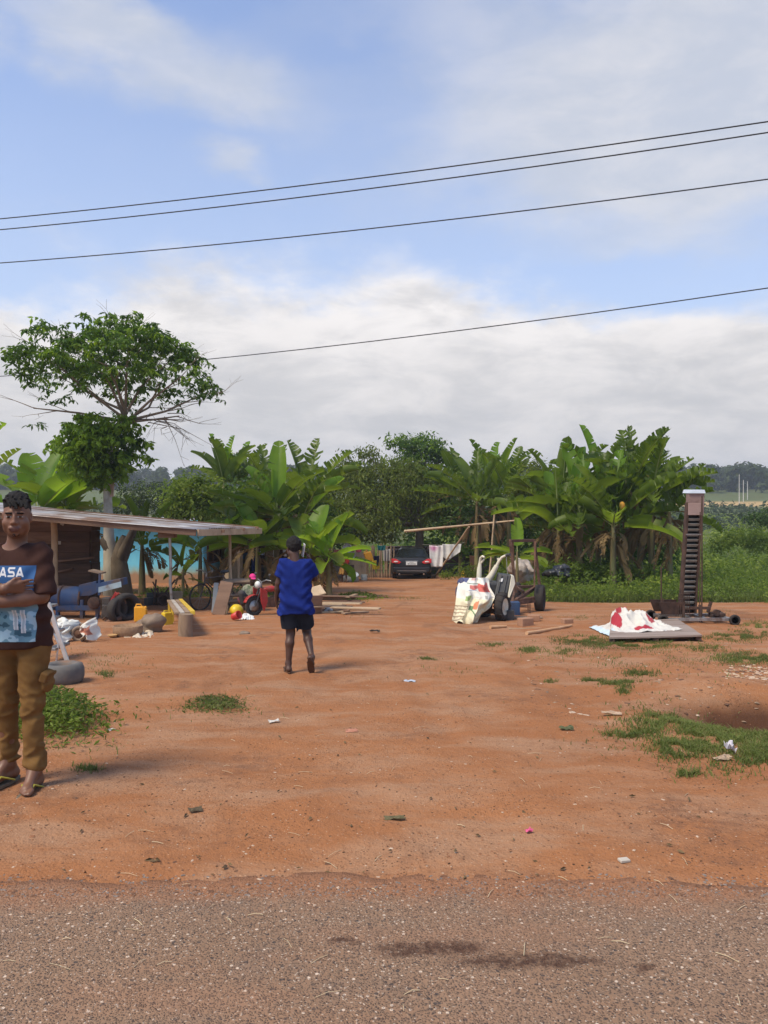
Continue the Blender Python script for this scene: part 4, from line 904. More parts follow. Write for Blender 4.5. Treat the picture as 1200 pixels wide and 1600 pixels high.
def blue_house():
    Y = 28.5; xc = PX(318, Y); xl = PX(60, Y); z = gzf(xc, Y); H = PZ(813, Y) - z
    t = thing('blue_house', 'low turquoise house with a dark shuttered window, seen under the shed roof', 'house', (xc, Y, z))
    M = MB(); M.box(((xl - xc) / 2, .1, H / 2 - .1), (xc - xl, .2, H + .2)); M.build('front_wall', M_BLUEW, t)
    M = MB(); L = 5.2                                        # the end wall stands round the corner, with an opening
    M.box((-.1, .2 + L / 2, .35 - .1), (.2, L, .9)); M.box((-.1, .2 + .15, H / 2 + .35), (.2, .3, H - .7 )); M.box((-.1, .2 + L - .4, H / 2 + .35), (.2, .8, H - .7)); M.box((-.1, L / 2 + .2, H - .12), (.199, L - 1.1, .24)); M.build('end_wall', M_BLUEW, t)
    M = MB(); M.box((-.12, 2.2, .70 + .62), (.06, 3.6, 1.24)); M.build('window_shutter', M_WOODD, t)
    fr = MB()
    for y in (.56, 1.5, 2.5, 3.5): fr.box((.02, y, 1.32), (.06, .07, 1.24))
    fr.box((.02, 2.2, .72), (.08, 3.6, .07)); fr.build('window_frame', M_WOODB, t, .004)
    corrugated('roof', (2.1, -.5, H - .12), (xl - xc - .4, -.5, H + .12), (2.1, L + .6, H - .08), (xl - xc - .4, L + .6, H + .16), 40, .014, M_TIN, t, .004, 5)
    rng = random.Random(5)
    for px, y in ((358, 29.3), (372, 29.2)):
        x = PX(px, y) - xc; q = MB(); q.tube(wob((x, y - Y, -.15), (x + .02, y - Y, H - .2), rng, .02), .055, 8); q.build('veranda_post', M_WOODP, t)
    d = MB(); x = PX(365, 30.2) - xc; planks(d, (x - .32, 1.9, .02), (x + .32, 1.9, .02), 1.15, 3, .03, rng, (0, -1, 0), horiz=False); d.build('board_door', M_WOODP, t)
    s = MB(); s.box((1.1, 5.2, H / 2 - .2), (2.2, .08, H)); s.build('veranda_wall', M_WOODD, t)
blue_house()
def shack():
    """dark lean-to and fence that close the yard at the back"""
    rng = random.Random(3); Y = 31.6; z = gzf(-3, Y)
    t = thing('plank_lean_to', 'dark open lean-to with a low shelf and hanging clothes, right of the blue house', 'lean-to', (PX(430, Y), Y, z)); x0 = PX(376, Y) - PX(430, Y); x1 = PX(505, Y) - PX(430, Y)
    m = MB(); planks(m, (x0, 1.4, -.05), (x1, 1.4, -.05), 1.75, 14, .03, rng, (0, -1, 0), horiz=False); m.build('back_wall', M_WOODD, t)
    m = MB(); m.box(((x0 + x1) / 2, .5, 1.72), (x1 - x0 + .3, 2.4, .05), (.06, 0, 0)); m.build('roof', M_RUST, t)
    for x in (x0 + .1, -.1, x1 - .1): m = MB(); m.tube(wob((x, -.45, -.15), (x, -.45, 1.66), rng), .05, 8); m.build('post', M_WOOD, t)
    m = MB(); m.bar((x0, .4, .52), (x0 + 1.1, .4, .52), .4, .05); m.bar((x0, .4, .30), (x0 + 1.1, .4, .30), .4, .04); m.build('shelf', M_WOODB, t)
    for i, (px, py, w, h, c, lab) in enumerate([(398, 868, .34, .62, (.02, .04, .16), 'navy blue cloth hanging in the dark lean-to right of the blue house'), (380, 880, .24, .16, (.45, .33, .05), 'dull yellow bundle on the lean-to shelf'),
                                 (383, 863, .3, .25, (.05, .10, .16), 'grey blue cloth hanging at the left post of the lean-to'), (401, 903, .16, .16, (.03, .32, .22), 'small green bowl standing beside a banana stem below the lean-to'), (412, 857, .3, .25, (.55, .62, .72), 'pale blue white cloth hanging above the banana stems'),
                                 (431, 858, .30, .34, (.62, .60, .55), 'white cloth drooping from the lean-to roof left of the walking boy'), (378, 845, .22, .16, (.60, .12, .30), 'pink cloth at the veranda post under the low roof corner')]):
        yy = Y - .55 if i not in (1, 3) else Y - .2; p = W(px, py, yy)
        if i == 3:
            b = MB(); b.lathe([(.05, 0), (.08, .05), (.09, .13), (.085, .13), (.04, .02)], n=14); p.z = gzf(p.x, p.y); tag(b.build('bowl', pmat('green_plastic', c), None, 0, p), lab, 'bowl'); continue
        cloth(p, w, h, c, lab, 100 + i)
    Yf = 33.4; zf = gzf(0, Yf)
    t = thing('bamboo_fence', 'weathered fence of upright boards and poles behind the yellow jerrycans, left of the car', 'fence', (PX(560, Yf), Yf, zf)); a = PX(500, Yf) - PX(560, Yf); b_ = PX(572, Yf) - PX(560, Yf); c_ = PX(615, Yf) - PX(560, Yf)
    m = MB(); planks(m, (a, 0, -.1), (b_, 0, -.1), 1.25, 12, .03, rng, (0, -1, 0), .004, .03, False); m.build('board_panel', pmat('grey_board', (.20, .16, .12), (.27, .22, .17), 3, .9, .4, 20, dirt=(.10, .06, .04)), t)
    m = MB(); x = b_
    while x < c_:
        r = rng.uniform(.025, .05); m.tube(wob((x, rng.uniform(-.04, .04), -.15), (x + rng.uniform(-.06, .06), 0, rng.uniform(1.2, 1.55)), rng, .02), r, 7); x += r * 2 + rng.uniform(0, .05)
    m.build('pole_panel', M_WOOD, t)
    Yr = 38.0; t = thing('patched_shack', 'low patched shack of rusty sheets and boards behind the laundry, right of the car', 'shack', (PX(715, Yr), Yr, gzf(3, Yr))); a = PX(606, Yr) - PX(715, Yr); b_ = PX(765, Yr) - PX(715, Yr)
    m = MB(); planks(m, (a, .1, -.1), (b_, .1, -.1), .62, 3, .05, rng, (0, -1, 0)); m.build('board_wall', pmat('grey_plank', (.14, .115, .095), (.20, .165, .14), 3, .9, .4, 20), t)
    m = MB(); planks(m, (a, .16, .55), (b_, .16, .55), .62, 2, .05, rng, (0, -1, 0)); m.build('rusty_sheets', pmat('red_rust', (.17, .075, .05), (.12, .06, .045), 4, .9, .3), t)
    m = MB(); m.box(((a + b_) / 2, .9, 1.2), (b_ - a + .2, 1.9, .05), (.1, 0, 0)); m.build('roof', M_RUST, t)
    for i in range(6): x = rng.uniform(a, b_); m = MB(); m.box((x, .1, 1.27 + rng.uniform(0, .05)), (rng.uniform(.3, .7), .5, rng.uniform(.08, .2)), (0, rng.uniform(-.2, .2), rng.uniform(-.3, .3))); m.build('roof_weight', M_WOODD if i % 2 else M_RUST, t)
    b = MB()
    for i in range(5):
        for j in range(9 - i % 2): b.box((a + .1 + j * .2, -.08, .65 + .08 * i), (.19, .12, .07))
    b.build('brick_course', pmat('brick_dull', (.28, .15, .10), (.22, .13, .09), 3, .9), t)
def cloth(p, w, h, col, lab, seed, name='hanging_cloth', tri=0, mat=None, paint=None, yaw=0, cat='cloth'):
    rng = random.Random(seed); nx, ny = 22, 18; V, F, uv = [], [], []
    ph = rng.uniform(0, 6); k = rng.uniform(1.5, 3)
    for j in range(ny + 1):
        v = j / ny
        for i in range(nx + 1):
            u = i / nx; hh = h * (1 - tri * abs(u - .25) * 1.1); fold = .035 * math.sin(u * 6.28 * k + ph + v) * (.3 + v) + .02 * math.sin(u * 17 + ph * 2)
            V.append(((u - .5) * w * (1 - .12 * v), fold, -v * hh - .02 * math.sin(math.pi * u))); uv.append((u, v))
    for j in range(ny):
        for i in range(nx): a = j * (nx + 1) + i; F.append([a, a + nx + 1, a + nx + 2, a + 1])
    o = mesh_obj(name, V, F, mat or pmat('cloth_%d' % seed, col, tuple(c * .85 for c in col), 6, .9, .2, 60, spec=.1), None, True, None, p); o.rotation_euler = (0, 0, yaw)
    m = o.modifiers.new('solid', 'SOLIDIFY'); m.thickness = .006
    if paint: set_paint(o, np.array([paint(*q) for q in uv]))
    return tag(o, lab, cat)
shack()
def laundry():
    rng = random.Random(9); Y = 29.5
    def pole(name, pts, r, lab, mt=M_WOODP):
        m = MB(); m.tube(pts, r, 8, True, .06, rng); return tag(m.build(name, mt), lab, 'pole')
    A, Bq = W(632, 830, Y), W(810, 813, Y - 1.5)
    pole('bamboo_pole', wob(A, Bq, rng, .015, 8), [.05, .048, .045, .043, .04, .038, .036, .034, .03], 'long pale bamboo pole lying level above the car and laundry')
    x = PX(763, 28.4); pole('upright_pole', wob((x, 28.4, gzf(x, 28.4) - .2), W(773, 800, 28.2), rng, .02, 6), .035, 'thin upright bamboo pole carrying the right part of the level pole')
    p = onG(676, 902); q = W(733, 823, 30.4); pole('prop_stick', wob(p - Vector((0, 0, .1)), q, rng, .01, 5), .035, 'slanting prop stick between the two hanging white cloths')
    a, b = W(660, 851, 33.4), W(726, 848, 32.2); m = MB(); m.tube([a, a.lerp(b, .5) - Vector((0, 0, .06)), b], .008, 5); tag(m.build('clothesline', pmat('cord', (.3, .27, .22))), 'thin clothesline strung beside the car with two white cloths', 'clothesline')
    def pinkish(u, v):
        s = math.exp(-((u - .3) / .28) ** 2 - ((v - .12) / .13) ** 2) * (.6 + .8 * vnoise(u * 9, v * 9, 3)); c = np.array((.74, .72, .71)); c = c * (1 - .0) + (np.array((.62, .22, .42)) - c) * min(1, s)
        return c * (.93 if abs(v - .62) < .02 else 1)
    cloth(W(682, 852, 33.0), .62, .92, (.7, .7, .7), 'white towel with a pink print hanging behind the car mirror', 61, 'hanging_towel', 0, attrmat('towel_paint'), pinkish)
    cloth(W(706, 850, 32.5), .80, .68, (.66, .66, .64), 'plain white cloth drawn to a point, right of the pink printed towel', 62, 'hanging_cloth', .62)
laundry()
for k, (px, py, Y, w, h, c, lab) in enumerate([(447, 853, 30.6, .28, .40, (.62, .62, .60), 'small white cloth hanging just left of the walking boy, under the banana leaves'), (466, 866, 30.8, .34, .5, (.26, .035, .04), 'dark red cloth hanging at the right end of the lean-to'), (517, 868, 31.4, .3, .55, (.10, .17, .30), 'faded blue cloth hanging left of the small shaggy banana plant'),
        (604, 858, 32.6, .34, .5, (.34, .32, .30), 'grey cloth on the pole fence right beside the car'), (744, 868, 34.5, .6, .7, (.20, .10, .06), 'brown blanket hung over the patched shack wall right of the laundry'), (560, 851, 31.9, .26, .3, (.50, .10, .16), 'crimson cloth on top of the board fence beside the metal basins')]): cloth(W(px, py, Y), w, h, c, lab, 200 + k)
def pan(px, py, Y, r, col, lab, face=(0, -1, .2), name='metal_basin', depth=.1):
    m = MB(); m.lathe([(r * .65, 0), (r * .9, depth * .7), (r, depth), (r * .96, depth), (r * .86, depth * .7), (r * .6, .012)], (0, 0, 0), face, 20); return tag(m.build(name, pmat('enamel_%s' % lab[:12], col, None, 6, .4, .05), None, 0, W(px, py, Y)), lab, 'basin')
pan(542, 857, 31.9, .20, (.46, .47, .46), 'grey metal basin hung on the board fence, above the white one', (0.2, -1, .1))
pan(552, 867, 31.85, .16, (.66, .66, .64), 'white enamel basin hung just below the grey one on the board fence', (-.3, -1, -.2))
m = MB(); m.lathe([(.30, 0), (.36, .08), (.30, .20), (.12, .27), (.0, .28)], n=20); p = onG(546, 909); p.y = 30.0; p.x = PX(547, 30.); p.z = gzf(p.x, p.y); tag(m.build('covered_heap', pmat('sack_grey', (.40, .37, .32), (.3, .27, .22), 6, .9, .4), None, 0, p), 'pale grey heap on the ground behind the child in yellow skirt', 'heap')
q = W(553, 899, 29.9); m = MB(); m.lathe([(.10, 0), (.17, .05), (.18, .07), (.165, .07), (.09, .015)], (0, 0, 0), (.3, -.5, .9), 18); tag(m.build('white_bowl', pmat('white_enamel', (.75, .75, .73), None, 6, .35, 0), None, 0, q), 'white bowl lying tilted on the pale grey heap', 'bowl')
m = MB(); m.lathe([(.13, 0), (.14, .24), (.125, .24), (.118, .02)], n=18); p = onG(569, 906); tag(m.build('bucket', pmat('cream_plastic', (.62, .55, .42), None, 6, .5, .05), None, 0, p), 'small cream bucket standing on the ground before the pole fence', 'bucket')
m = MB()
for x in (-.16, .16):
    for y in (-.12, .12): m.tube([(x, y, 0), (x, y, .34 if y < 0 else .62)], .018, 6)
m.box((0, 0, .34), (.38, .32, .03)); m.box((0, .12, .56), (.36, .03, .14)); p = onG(548, 907); p.x = PX(546, 31.2); p.y = 31.3; p.z = gzf(p.x, p.y); tag(m.build('wooden_chair', M_WOODD, None, .003, p), 'small dark chair against the board fence behind the child in yellow skirt', 'chair')
# --- jerrycans
def jerrycan(p, s, col, lab, rz=0, tilt=0, key='y'):
    t = thing('jerrycan', lab, 'jerrycan', p, rz, 'plastic jerrycans'); t.rotation_euler = (0, tilt, rz); m = MB()
    m.prism([Vector(q) * s for q in ((-.15, 0, 0), (.15, 0, 0), (.15, 0, .30), (.06, 0, .38), (-.15, 0, .38))], (0, -.09 * s, 0), (0, .09 * s, 0)); mt = pmat('jerry_' + key, col, tuple(c * .85 for c in col), 5, .45, .08, dirt=(.30, .17, .08), dirtamt=.12)
    m.build('body', mt, t, .025 * s); h = MB(); h.tube([Vector((-.12, 0, .37)) * s, Vector((-.11, 0, .43)) * s, Vector((.0, 0, .43)) * s, Vector((.02, 0, .37)) * s], .016 * s, 8); h.build('handle', mt, t)
    c = MB(); c.lathe([(.032 * s, 0), (.034 * s, .04 * s), (.02 * s, .045 * s)], Vector((.105, 0, .335)) * s, (.6, 0, .8), 12); c.build('cap', mt, t)
OR, YE = (.72, .33, .02), (.70, .48, .02)
jerrycan(W(578, 877, 31.7), 1.05, OR, 'orange yellow jerrycan hung high on the pole fence left of the car', .2, -.3, 'o'); jerrycan(W(588, 889, 31.6), .95, YE, 'lighter yellow jerrycan hung lower on the pole fence, nearest the car', .5, -.15, 'y')
p = onG(725, 900); p = W(725, 895, 34.0); p.z = gzf(p.x, 34.); jerrycan(p, .78, YE, 'small yellow jerrycan in the weeds right of the white laundry', .9, 0, 'y')
p = onG(220, 975); jerrycan(W(220, 971, 13.9), .72, OR, 'orange jerrycan standing on the boulder under the shed roof', .12, 0, 'o')
jerrycan(onG(261, 978), .62, YE, 'yellow jerrycan at the foot of the metal roof pole', .9, .03, 'y')
cloth(W(588, 868, 31.5), .24, .42, (.018, .022, .05), 'dark navy cloth hanging between the two fence jerrycans', 63); cloth(W(596, 852, 31.7), .34, .2, (.02, .12, .13), 'dark teal cloth hung at the top of the pole fence', 64); cloth(W(527, 858, 30.8), .3, .32, (.42, .17, .11), 'faded orange cloth on the fence behind the small shaggy banana plant', 65)
# --- car
def car():
    Y = 32.3; x = PX(643, Y); t = thing('black_sedan', 'black sedan parked with its rear towards us under the olive tree', 'car', (x, Y, gzf(x, Y)), R(-2.5)); t.rotation_euler[0] = math.atan(-.042)
    t.scale = (.93, 1, .93)
    M_P = pmat('car_paint', (.012, .012, .014), (.016, .016, .018), 3, .35, 0, spec=.35, coat=.25, dirt=(.06, .042, .03), dirtamt=.2); M_G = pmat('car_glass', (.010, .012, .012), None, 3, .18, 0, spec=.4)
    M_B = pmat('black_plastic', (.02, .02, .02), None, 5, .6, .05); M_T = pmat('tyre', (.025, .023, .022), (.045, .036, .03), 8, .9, .3); M_R = pmat('tail_red', (.62, .03, .035), (.52, .02, .025), 4, .25, 0, spec=.5); M_W = pmat('lamp_clear', (.72, .62, .60), None, 4, .15, 0, coat=1); M_C = pmat('chrome', (.6, .6, .6), None, 5, .15, 0, metal=1)
    # lower body: sections from tail to nose, half-profile (x, z) from sill to centre line of the deck
    def sect(y, w, zs, zd, tuck, bulge=1.0):
        return [(w * .90, y, zs), (w * .985, y, zs + .10), (w, y, zs + (zd - zs) * .45), (w * .985, y, zs + (zd - zs) * .70), (w * .93 * bulge, y, zd - .045), (w * .80 * bulge, y, zd), (w * .4 * bulge, y, zd + .018), (0, y, zd + .022)]
    S = [(0.0, .80, .30, .86), (.03, .86, .26, .93), (.10, .895, .22, .965), (.35, .91, .20, .985), (.8, .915, .19, .98), (1.4, .915, .18, .95), (2.4, .915, .18, .93), (3.2, .91, .18, .92), (3.6, .90, .19, .90), (4.1, .87, .2, .82), (4.4, .78, .25, .68), (4.48, .66, .3, .58)]
    V, F = [], []; n = 15
    for y, w, zs, zd in S:
        h = sect(y, w, zs, zd, 0); V += [(-a, b, c) for a, b, c in h] + [(a, b, c) for a, b, c in h[:-1][::-1]]
    for i in range(len(S) - 1):
        for j in range(n - 1): a = i * n + j; F.append([a, a + 1, a + n + 1, a + n])
        F.append([i * n + n - 1, i * n, (i + 1) * n, (i + 1) * n + n - 1])
    F.append(list(range(n))[::-1]); F.append([(len(S) - 1) * n + j for j in range(n)])
    o = mesh_obj('body', V, F, M_P, t, True); sb = o.modifiers.new('sub', 'SUBSURF'); sb.levels = sb.render_levels = 1
    K = [(.55, .70, .97, .97), (1.22, .585, .97, 1.36), (1.6, .56, .97, 1.43), (2.2, .56, .96, 1.44), (2.6, .62, .95, 1.40), (3.35, .72, .92, .93)]
    V, F, MI = [], [], []
    for y, w, z0, z1 in K: V += [(-.84, y, z0), (-w, y, z1 - .03 if z1 > z0 + .1 else z1), (-w * .8, y, z1), (w * .8, y, z1), (w, y, z1 - .03 if z1 > z0 + .1 else z1), (.84, y, z0)]
    for i in range(len(K) - 1):
        for j in range(5):
            a = i * 6 + j; F.append([a, a + 1, a + 7, a + 6]); glass = (j in (0, 4) and 0 < i < 5) or (i in (0, 4) and j in (1, 2, 3)); MI.append(1 if glass and i in (0, 4) else 0)
    mesh_obj('cabin', V, F, [M_P, M_G], t, False, MI)
    for sx in (-1, 1):
        w = MB(); q = [(sx * .80, 1.30, 1.03), (sx * .665, 1.38, 1.34), (sx * .64, 2.1, 1.38), (sx * .80, 2.2, 1.02)]; w.quad(*([Vector(v) + Vector((sx * .012, 0, 0)) for v in q])); q = [(sx * .80, 2.28, 1.02), (sx * .645, 2.18, 1.38), (sx * .665, 2.55, 1.34), (sx * .79, 3.05, .98)]; w.quad(*([Vector(v) + Vector((sx * .012, 0, 0)) for v in q])); w.build('side_window', M_G, t)
    r = MB(); r.quad((-.66, .64, 1.025), (.66, .64, 1.025), (.47, 1.20, 1.365), (-.47, 1.20, 1.365)); r.build('rear_window', M_G, t)
    for sx in (-1, 1):
        l = MB(); l.prism([Vector(q) for q in ((sx * .90, -.0, .93), (sx * .90, 0, .74), (sx * .56, 0, .70), (sx * .46, 0, .77), (sx * .70, 0, .92))], (0, -.022, 0), (0, .16, 0)); lo = l.build('tail_light', M_R, t, .012)
        c = MB(); c.ell((sx * .70, -.02, .79), (.11, .02, .04), 12, 6); c.build('reversing_lens', M_W, lo)
        f = MB(); f.prism([Vector(q) for q in ((sx * .80, 0, .53), (sx * .80, 0, .45), (sx * .5, 0, .46), (sx * .46, 0, .52))], (0, .0, 0), (0, .05, 0)); f.build('reflector', M_R, t, .006)
        e = MB(); e.ell((sx * .99, 2.72, 1.0), (.10, .07, .07), 12, 8); e.bar((sx * .85, 2.75, .97), (sx * .96, 2.73, .98), .04, .03); e.build('mirror', M_B, t)
    b = MB(); b.box((0, .05, .42), (1.66, .16, .26)); b.build('bumper', M_P, t, .05); b = MB(); b.box((0, -.02, .34), (1.40, .05, .09)); b.build('bumper_valance', M_B, t, .01)
    b = MB(); b.box((0, -.04, .385), (1.3, .02, .018)); b.build('bumper_trim', M_C, t)
    p = MB(); p.box((0, -.012, .72), (.50, .015, .16)); po = p.build('number_plate', pmat('plate_white', (.78, .78, .76), None, 5, .4, 0), t, .004)
    rng = random.Random(6); c = None
    V, F, cl = [], [], []                                 # two rows of dark characters, too small to read
    for j in range(17):
        for i in range(51):
            u, v = i / 50, j / 16; V.append((-.235 + .47 * u, -.0215, .79 - .14 * v)); k = (.10 < v < .36 and .30 < u < .70 and (u * 14) % 1 > .3) or (.48 < v < .88 and .08 < u < .92 and (u * 9) % 1 > .32 and not .44 < u < .5); cl.append((.06, .06, .07) if k and vnoise(u * 40, v * 9, 2) > .3 else (.74, .74, .72))
    F = [[j * 51 + i, (j + 1) * 51 + i, (j + 1) * 51 + i + 1, j * 51 + i + 1] for j in range(16) for i in range(50)]; set_paint(mesh_obj('plate_lettering', V, F, attrmat('plate_ink', .5, 0), po), np.array(cl))
    e = MB(); e.lathe([(.055, 0), (.055, .012), (.04, .014)], (0, .03, .87), (0, -1, .3), 16); e.build('boot_emblem', M_C, t); e = MB(); e.box((0, .0, .825), (.6, .03, .02)); e.build('boot_trim', M_C, t)
    for sx in (-1, 1):
        for y in (.85, 3.55):
            w = MB(); w.wheel((sx * .80, y, .30), .31, .2, (1, 0, 0)); wo = w.build('wheel', M_T, t); h = MB(); h.lathe([(.0, .04), (.19, .05), (.2, 0)], (sx * .84, y, .30), (sx, 0, 0), 18); h.build('rim', M_STEEL, wo)
    for sx in (-1, 1):
        q = MB(); q.tube([(sx * .55, -.03, .24), (sx * .55, .2, .24)], .035, 10); q.build('exhaust_pipe', M_C, t)
    return M_T
M_TYRE = car()
# ---------------------------------------------------------------- power tiller with trailer frame
M_CREAM = pmat('cream_paint', (.68, .64, .50), (.60, .55, .42), 6, .45, .08, dirt=(.30, .20, .12), dirtamt=.2)
M_BLKP = pmat('black_sheet', (.035, .036, .038), (.06, .058, .055), 6, .5, .1, dirt=(.12, .08, .055), dirtamt=.2)
M_BLUEP = pmat('blue_paint', (.028, .066, .155), (.045, .088, .18), 5, .6, .15, dirt=(.13, .08, .05), dirtamt=.6)
M_REDP = pmat('red_paint', (.42, .028, .024), (.34, .025, .02), 7, .5, .1, dirt=(.22, .10, .06), dirtamt=.45)
def drape(name, edgeL, edgeR, ny, nx, fold, paint, lab, cat, seed, back=0.0, parent=None):
    """a sheet spanned between two hanging edges (lists of world points top to bottom), with folds pushed in and out"""
    rng = random.Random(seed); V, uv = [], []
    def along(E, v):
        k = v * (len(E) - 1); i = min(int(k), len(E) - 2); f = k - i; g = lambda q: Vector(E[min(max(q, 0), len(E) - 1)]); a, b, c, d = g(i - 1), g(i), g(i + 1), g(i + 2)
        return .5 * (2 * b + (c - a) * f + (2 * a - 5 * b + 4 * c - d) * f * f + (3 * b - a - 3 * c + d) * f ** 3)
    ph = [rng.uniform(0, 6) for _ in range(4)]
    for j in range(ny + 1):
        v = j / ny; a, b = along(edgeL, v), along(edgeR, v)
        for i in range(nx + 1):
            u = i / nx; p = a.lerp(b, u); bul = math.sin(math.pi * u) * .26; p = p + Vector(((.10 * (vnoise(v * 4, seed, 5) - .5) * (1 - u) + .12 * (vnoise(v * 5, seed + 9, 5) - .5) * u) * (.3 + v), 0, 0))
            f = fold * (math.sin(u * 14 + ph[0] + v * 2) * .5 + math.sin(u * 23 + ph[1] - v * 5) * .3 + (vnoise(u * 5 + seed, v * 6, 7) - .5) * 2.2 + (1 - abs(2 * vnoise(u * 4 + v * 3, v * 4 - u * 3, seed + 3) - 1)) * .9 + (1 - abs(2 * vnoise(u * 9 - v * 6, v * 8, seed + 5) - 1)) * .5 - .7) * (.45 + .55 * v)
            hem = (.05 * math.sin(u * 9 + ph[2]) + .16 * (vnoise(u * 6, 0, seed) - .5)) * (v ** 6)
            V.append(p + Vector((0, -bul - f, hem + .03 * math.sin(math.pi * u) * (1 - v)))); uv.append((u, v))
    F = [[j * (nx + 1) + i, (j + 1) * (nx + 1) + i, (j + 1) * (nx + 1) + i + 1, j * (nx + 1) + i + 1] for j in range(ny) for i in range(nx)]
    o = mesh_obj(name, V, F, attrmat('sack_paint', .75, .25, 90), parent, True); m = o.modifiers.new('solid', 'SOLIDIFY'); m.thickness = .006
    set_paint(o, np.array([paint(*q) for q in uv])); return tag(o, lab, cat) if lab else o
def sack_paint(u, v):
    c = np.array((.74, .71, .62)); n = float(vnoise(u * 7, v * 8, 4))
    def put(cond, col, a=.9):
        nonlocal c
        if cond: c = c * (1 - a) + np.array(col) * a
    put(v > .48, (.74, .66, .42), .75)
    put(.56 < u < .92 and .10 + .1 * n < v < .34, (.55, .07, .05)); put(.30 < u < .56 and .20 < v < .27 + .06 * n, (.50, .10, .08)); put(.26 < u < .5 and .30 < v < .32, (.08, .16, .35))
    put(u < .22 and v < .14 + .05 * n, (.04, .06, .20)); put(.30 < u < .46 and v < .09, (.5, .30, .28)); put(.22 < u < .6 and .165 < v < .185, (.15, .22, .18))
    put(u < .34 and .60 < v < .92 and (int(v * 44) % 3 == 0), (.22, .13, .08), .75); put(u < .34 and .60 < v < .92 and (int(u * 40 + v * 3) % 4 == 0) and int(v * 44) % 3 == 1, (.25, .16, .1), .5)
    put(.42 < u < .58 and .50 < v < .66 and n > .35, (.60, .18, .08)); put(.38 < u < .5 and .62 < v < .69, (.10, .20, .09)); put(.44 < u < .66 and abs(v - .66 - (u - .44) * .5) < .012, (.10, .22, .10)); put(.2 < u < .36 and .42 < v < .52 and n > .45, (.28, .40, .12))
    put(.7 < u < .78 and .40 < v < .47, (.12, .10, .08), .6)
    return c * (.92 + .12 * n)
def spans(mb, P, r, n=6):
    for a, b in P: mb.tube([a, b], r, n)
def tiller():
    Y = 15.3; x = PX(778, Y); z = gzf(x, Y); t = thing('power_tiller', 'cream and black two wheeled power tiller standing before the rusty trailer frame', 'power tiller', (x, Y, z)); o = Vector((x, Y, z))
    def L(px, py, dy=0): return W(px, py, Y + dy) - o
    for k, (px, py, dy) in enumerate(((785, 951, -.35), (757, 952, .30))):
        w = MB(); c = L(px, py, dy); c.z = gzf(px and PX(px, Y + dy), Y + dy) - z + .27; ax = Vector((.86, -.5, 0)); w.wheel(c, .27, .17, ax)
        for i in range(12):
            a = i * math.pi / 6; d, s, u = frame_of(ax); q = c + (s * math.cos(a) + u * math.sin(a)) * .26; w.bar(q - ax * .08 + (s * -math.sin(a) + u * math.cos(a)) * .03, q + ax * .08, .035, .035, tuple((q - c).normalized()))
        wo = w.build('wheel', M_TYRE, t); h = MB(); h.lathe([(.0, .03), (.06, .04), (.10, .0), (.155, .06), (.165, .06), (.165, -.06)], c, ax, 20); h.build('rim', M_CREAM, wo)
    m = MB(); m.prism([L(772, 932, -.3), L(780, 897, -.15), L(799, 899, -.2), L(792, 935, -.35)], (0, 0, 0), (.02, .40, 0)); mo = m.build('engine_cover', M_BLKP, t, .02)
    s = MB(); s.prism([L(782, 903.5, -.205), L(786, 904, -.21), L(784.5, 909, -.235), L(780.5, 908.5, -.23)], (0, -.012, 0), (0, 0.01, 0)); s.build('sticker', pmat('white_label', (.7, .7, .68), None, 5, .5, 0), mo)
    for q0, q1 in (((777, 931, -.335), (784, 898, -.19)), ((786, 933, -.355), (793, 899, -.205))): s = MB(); s.bar(L(*q0), L(*q1), .012, .02); s.build('cover_rib', M_BLKP, mo)
    m = MB(); m.prism([L(793, 933, -.35), L(799, 899, -.22), L(803, 900, -.2), L(805, 912, -.22), L(796, 934, -.36)], (0, -.02, 0), (.03, .36, 0)); m.build('side_panel', M_CREAM, t, .012)
    m = MB(); m.box(L(765, 925, .05), (.42, .5, .42)); m.build('gearbox', M_BLKP, t, .04); m = MB(); m.box(L(752, 940, -.1), (.34, .5, .3)); m.tube([L(735, 955, -.1), L(790, 955, -.1)], .05, 10); m.build('chassis', M_RUST, t, .02)
    a = MB(); a.tube([L(748, 908, .1), L(749, 890, .1), L(750, 879, .1)], [.052, .048, .030], 10); a.tube([L(750, 879, .1), L(751, 872, .08), L(754, 869, .0), L(757, 871, -.06)], [.03, .026, .022, .02], 8); a.tube([L(749, 883, .1), L(756, 874, .06)], .02, 8); a.build('handle_arm', M_CREAM, t)
    a = MB(); a.tube([L(762, 907, .1), L(768, 899, .08), L(776, 884, .02)], [.075, .062, .045], 10); a.tube([L(776, 884, .02), L(779, 878, .0), L(784, 871, -.05), L(791, 867.5, -.12)], [.032, .03, .026, .022], 8); a.tube([L(779, 876, 0), L(778, 872, 0)], .025, 8); a.build('handle_arm', M_CREAM, t)
    g = MB(); g.tube([L(791, 867.5, -.12), L(797, 866.5, -.2)], .03, 8); g.build('grip', M_BLKP, t); k = MB(); k.tube([L(791, 870, -.1), L(793, 897, -.1)], .008, 5); k.build('lever_rod', M_STEEL, t)
    b = MB(); b.box(L(797, 962, -.25), (.14, .16, .22)); b.build('drop_stand', M_BLKP, t, .01)
    eL = [W(722, 903, Y - .05), W(717, 915, Y - .28), W(713, 935, Y - .5), W(709, 955, Y - .62), W(704, 975.5, Y - .72)]; eR = [W(763, 903, Y - .1), W(768, 920, Y - .35), W(771, 937, Y - .52), W(757, 956, Y - .62), W(745, 976, Y - .72)]
    drape('sack_cover', eL, eR, 90, 70, .15, sack_paint, 'white sack sheet with red and navy prints thrown over the front of the power tiller', 'sack sheet', 5)
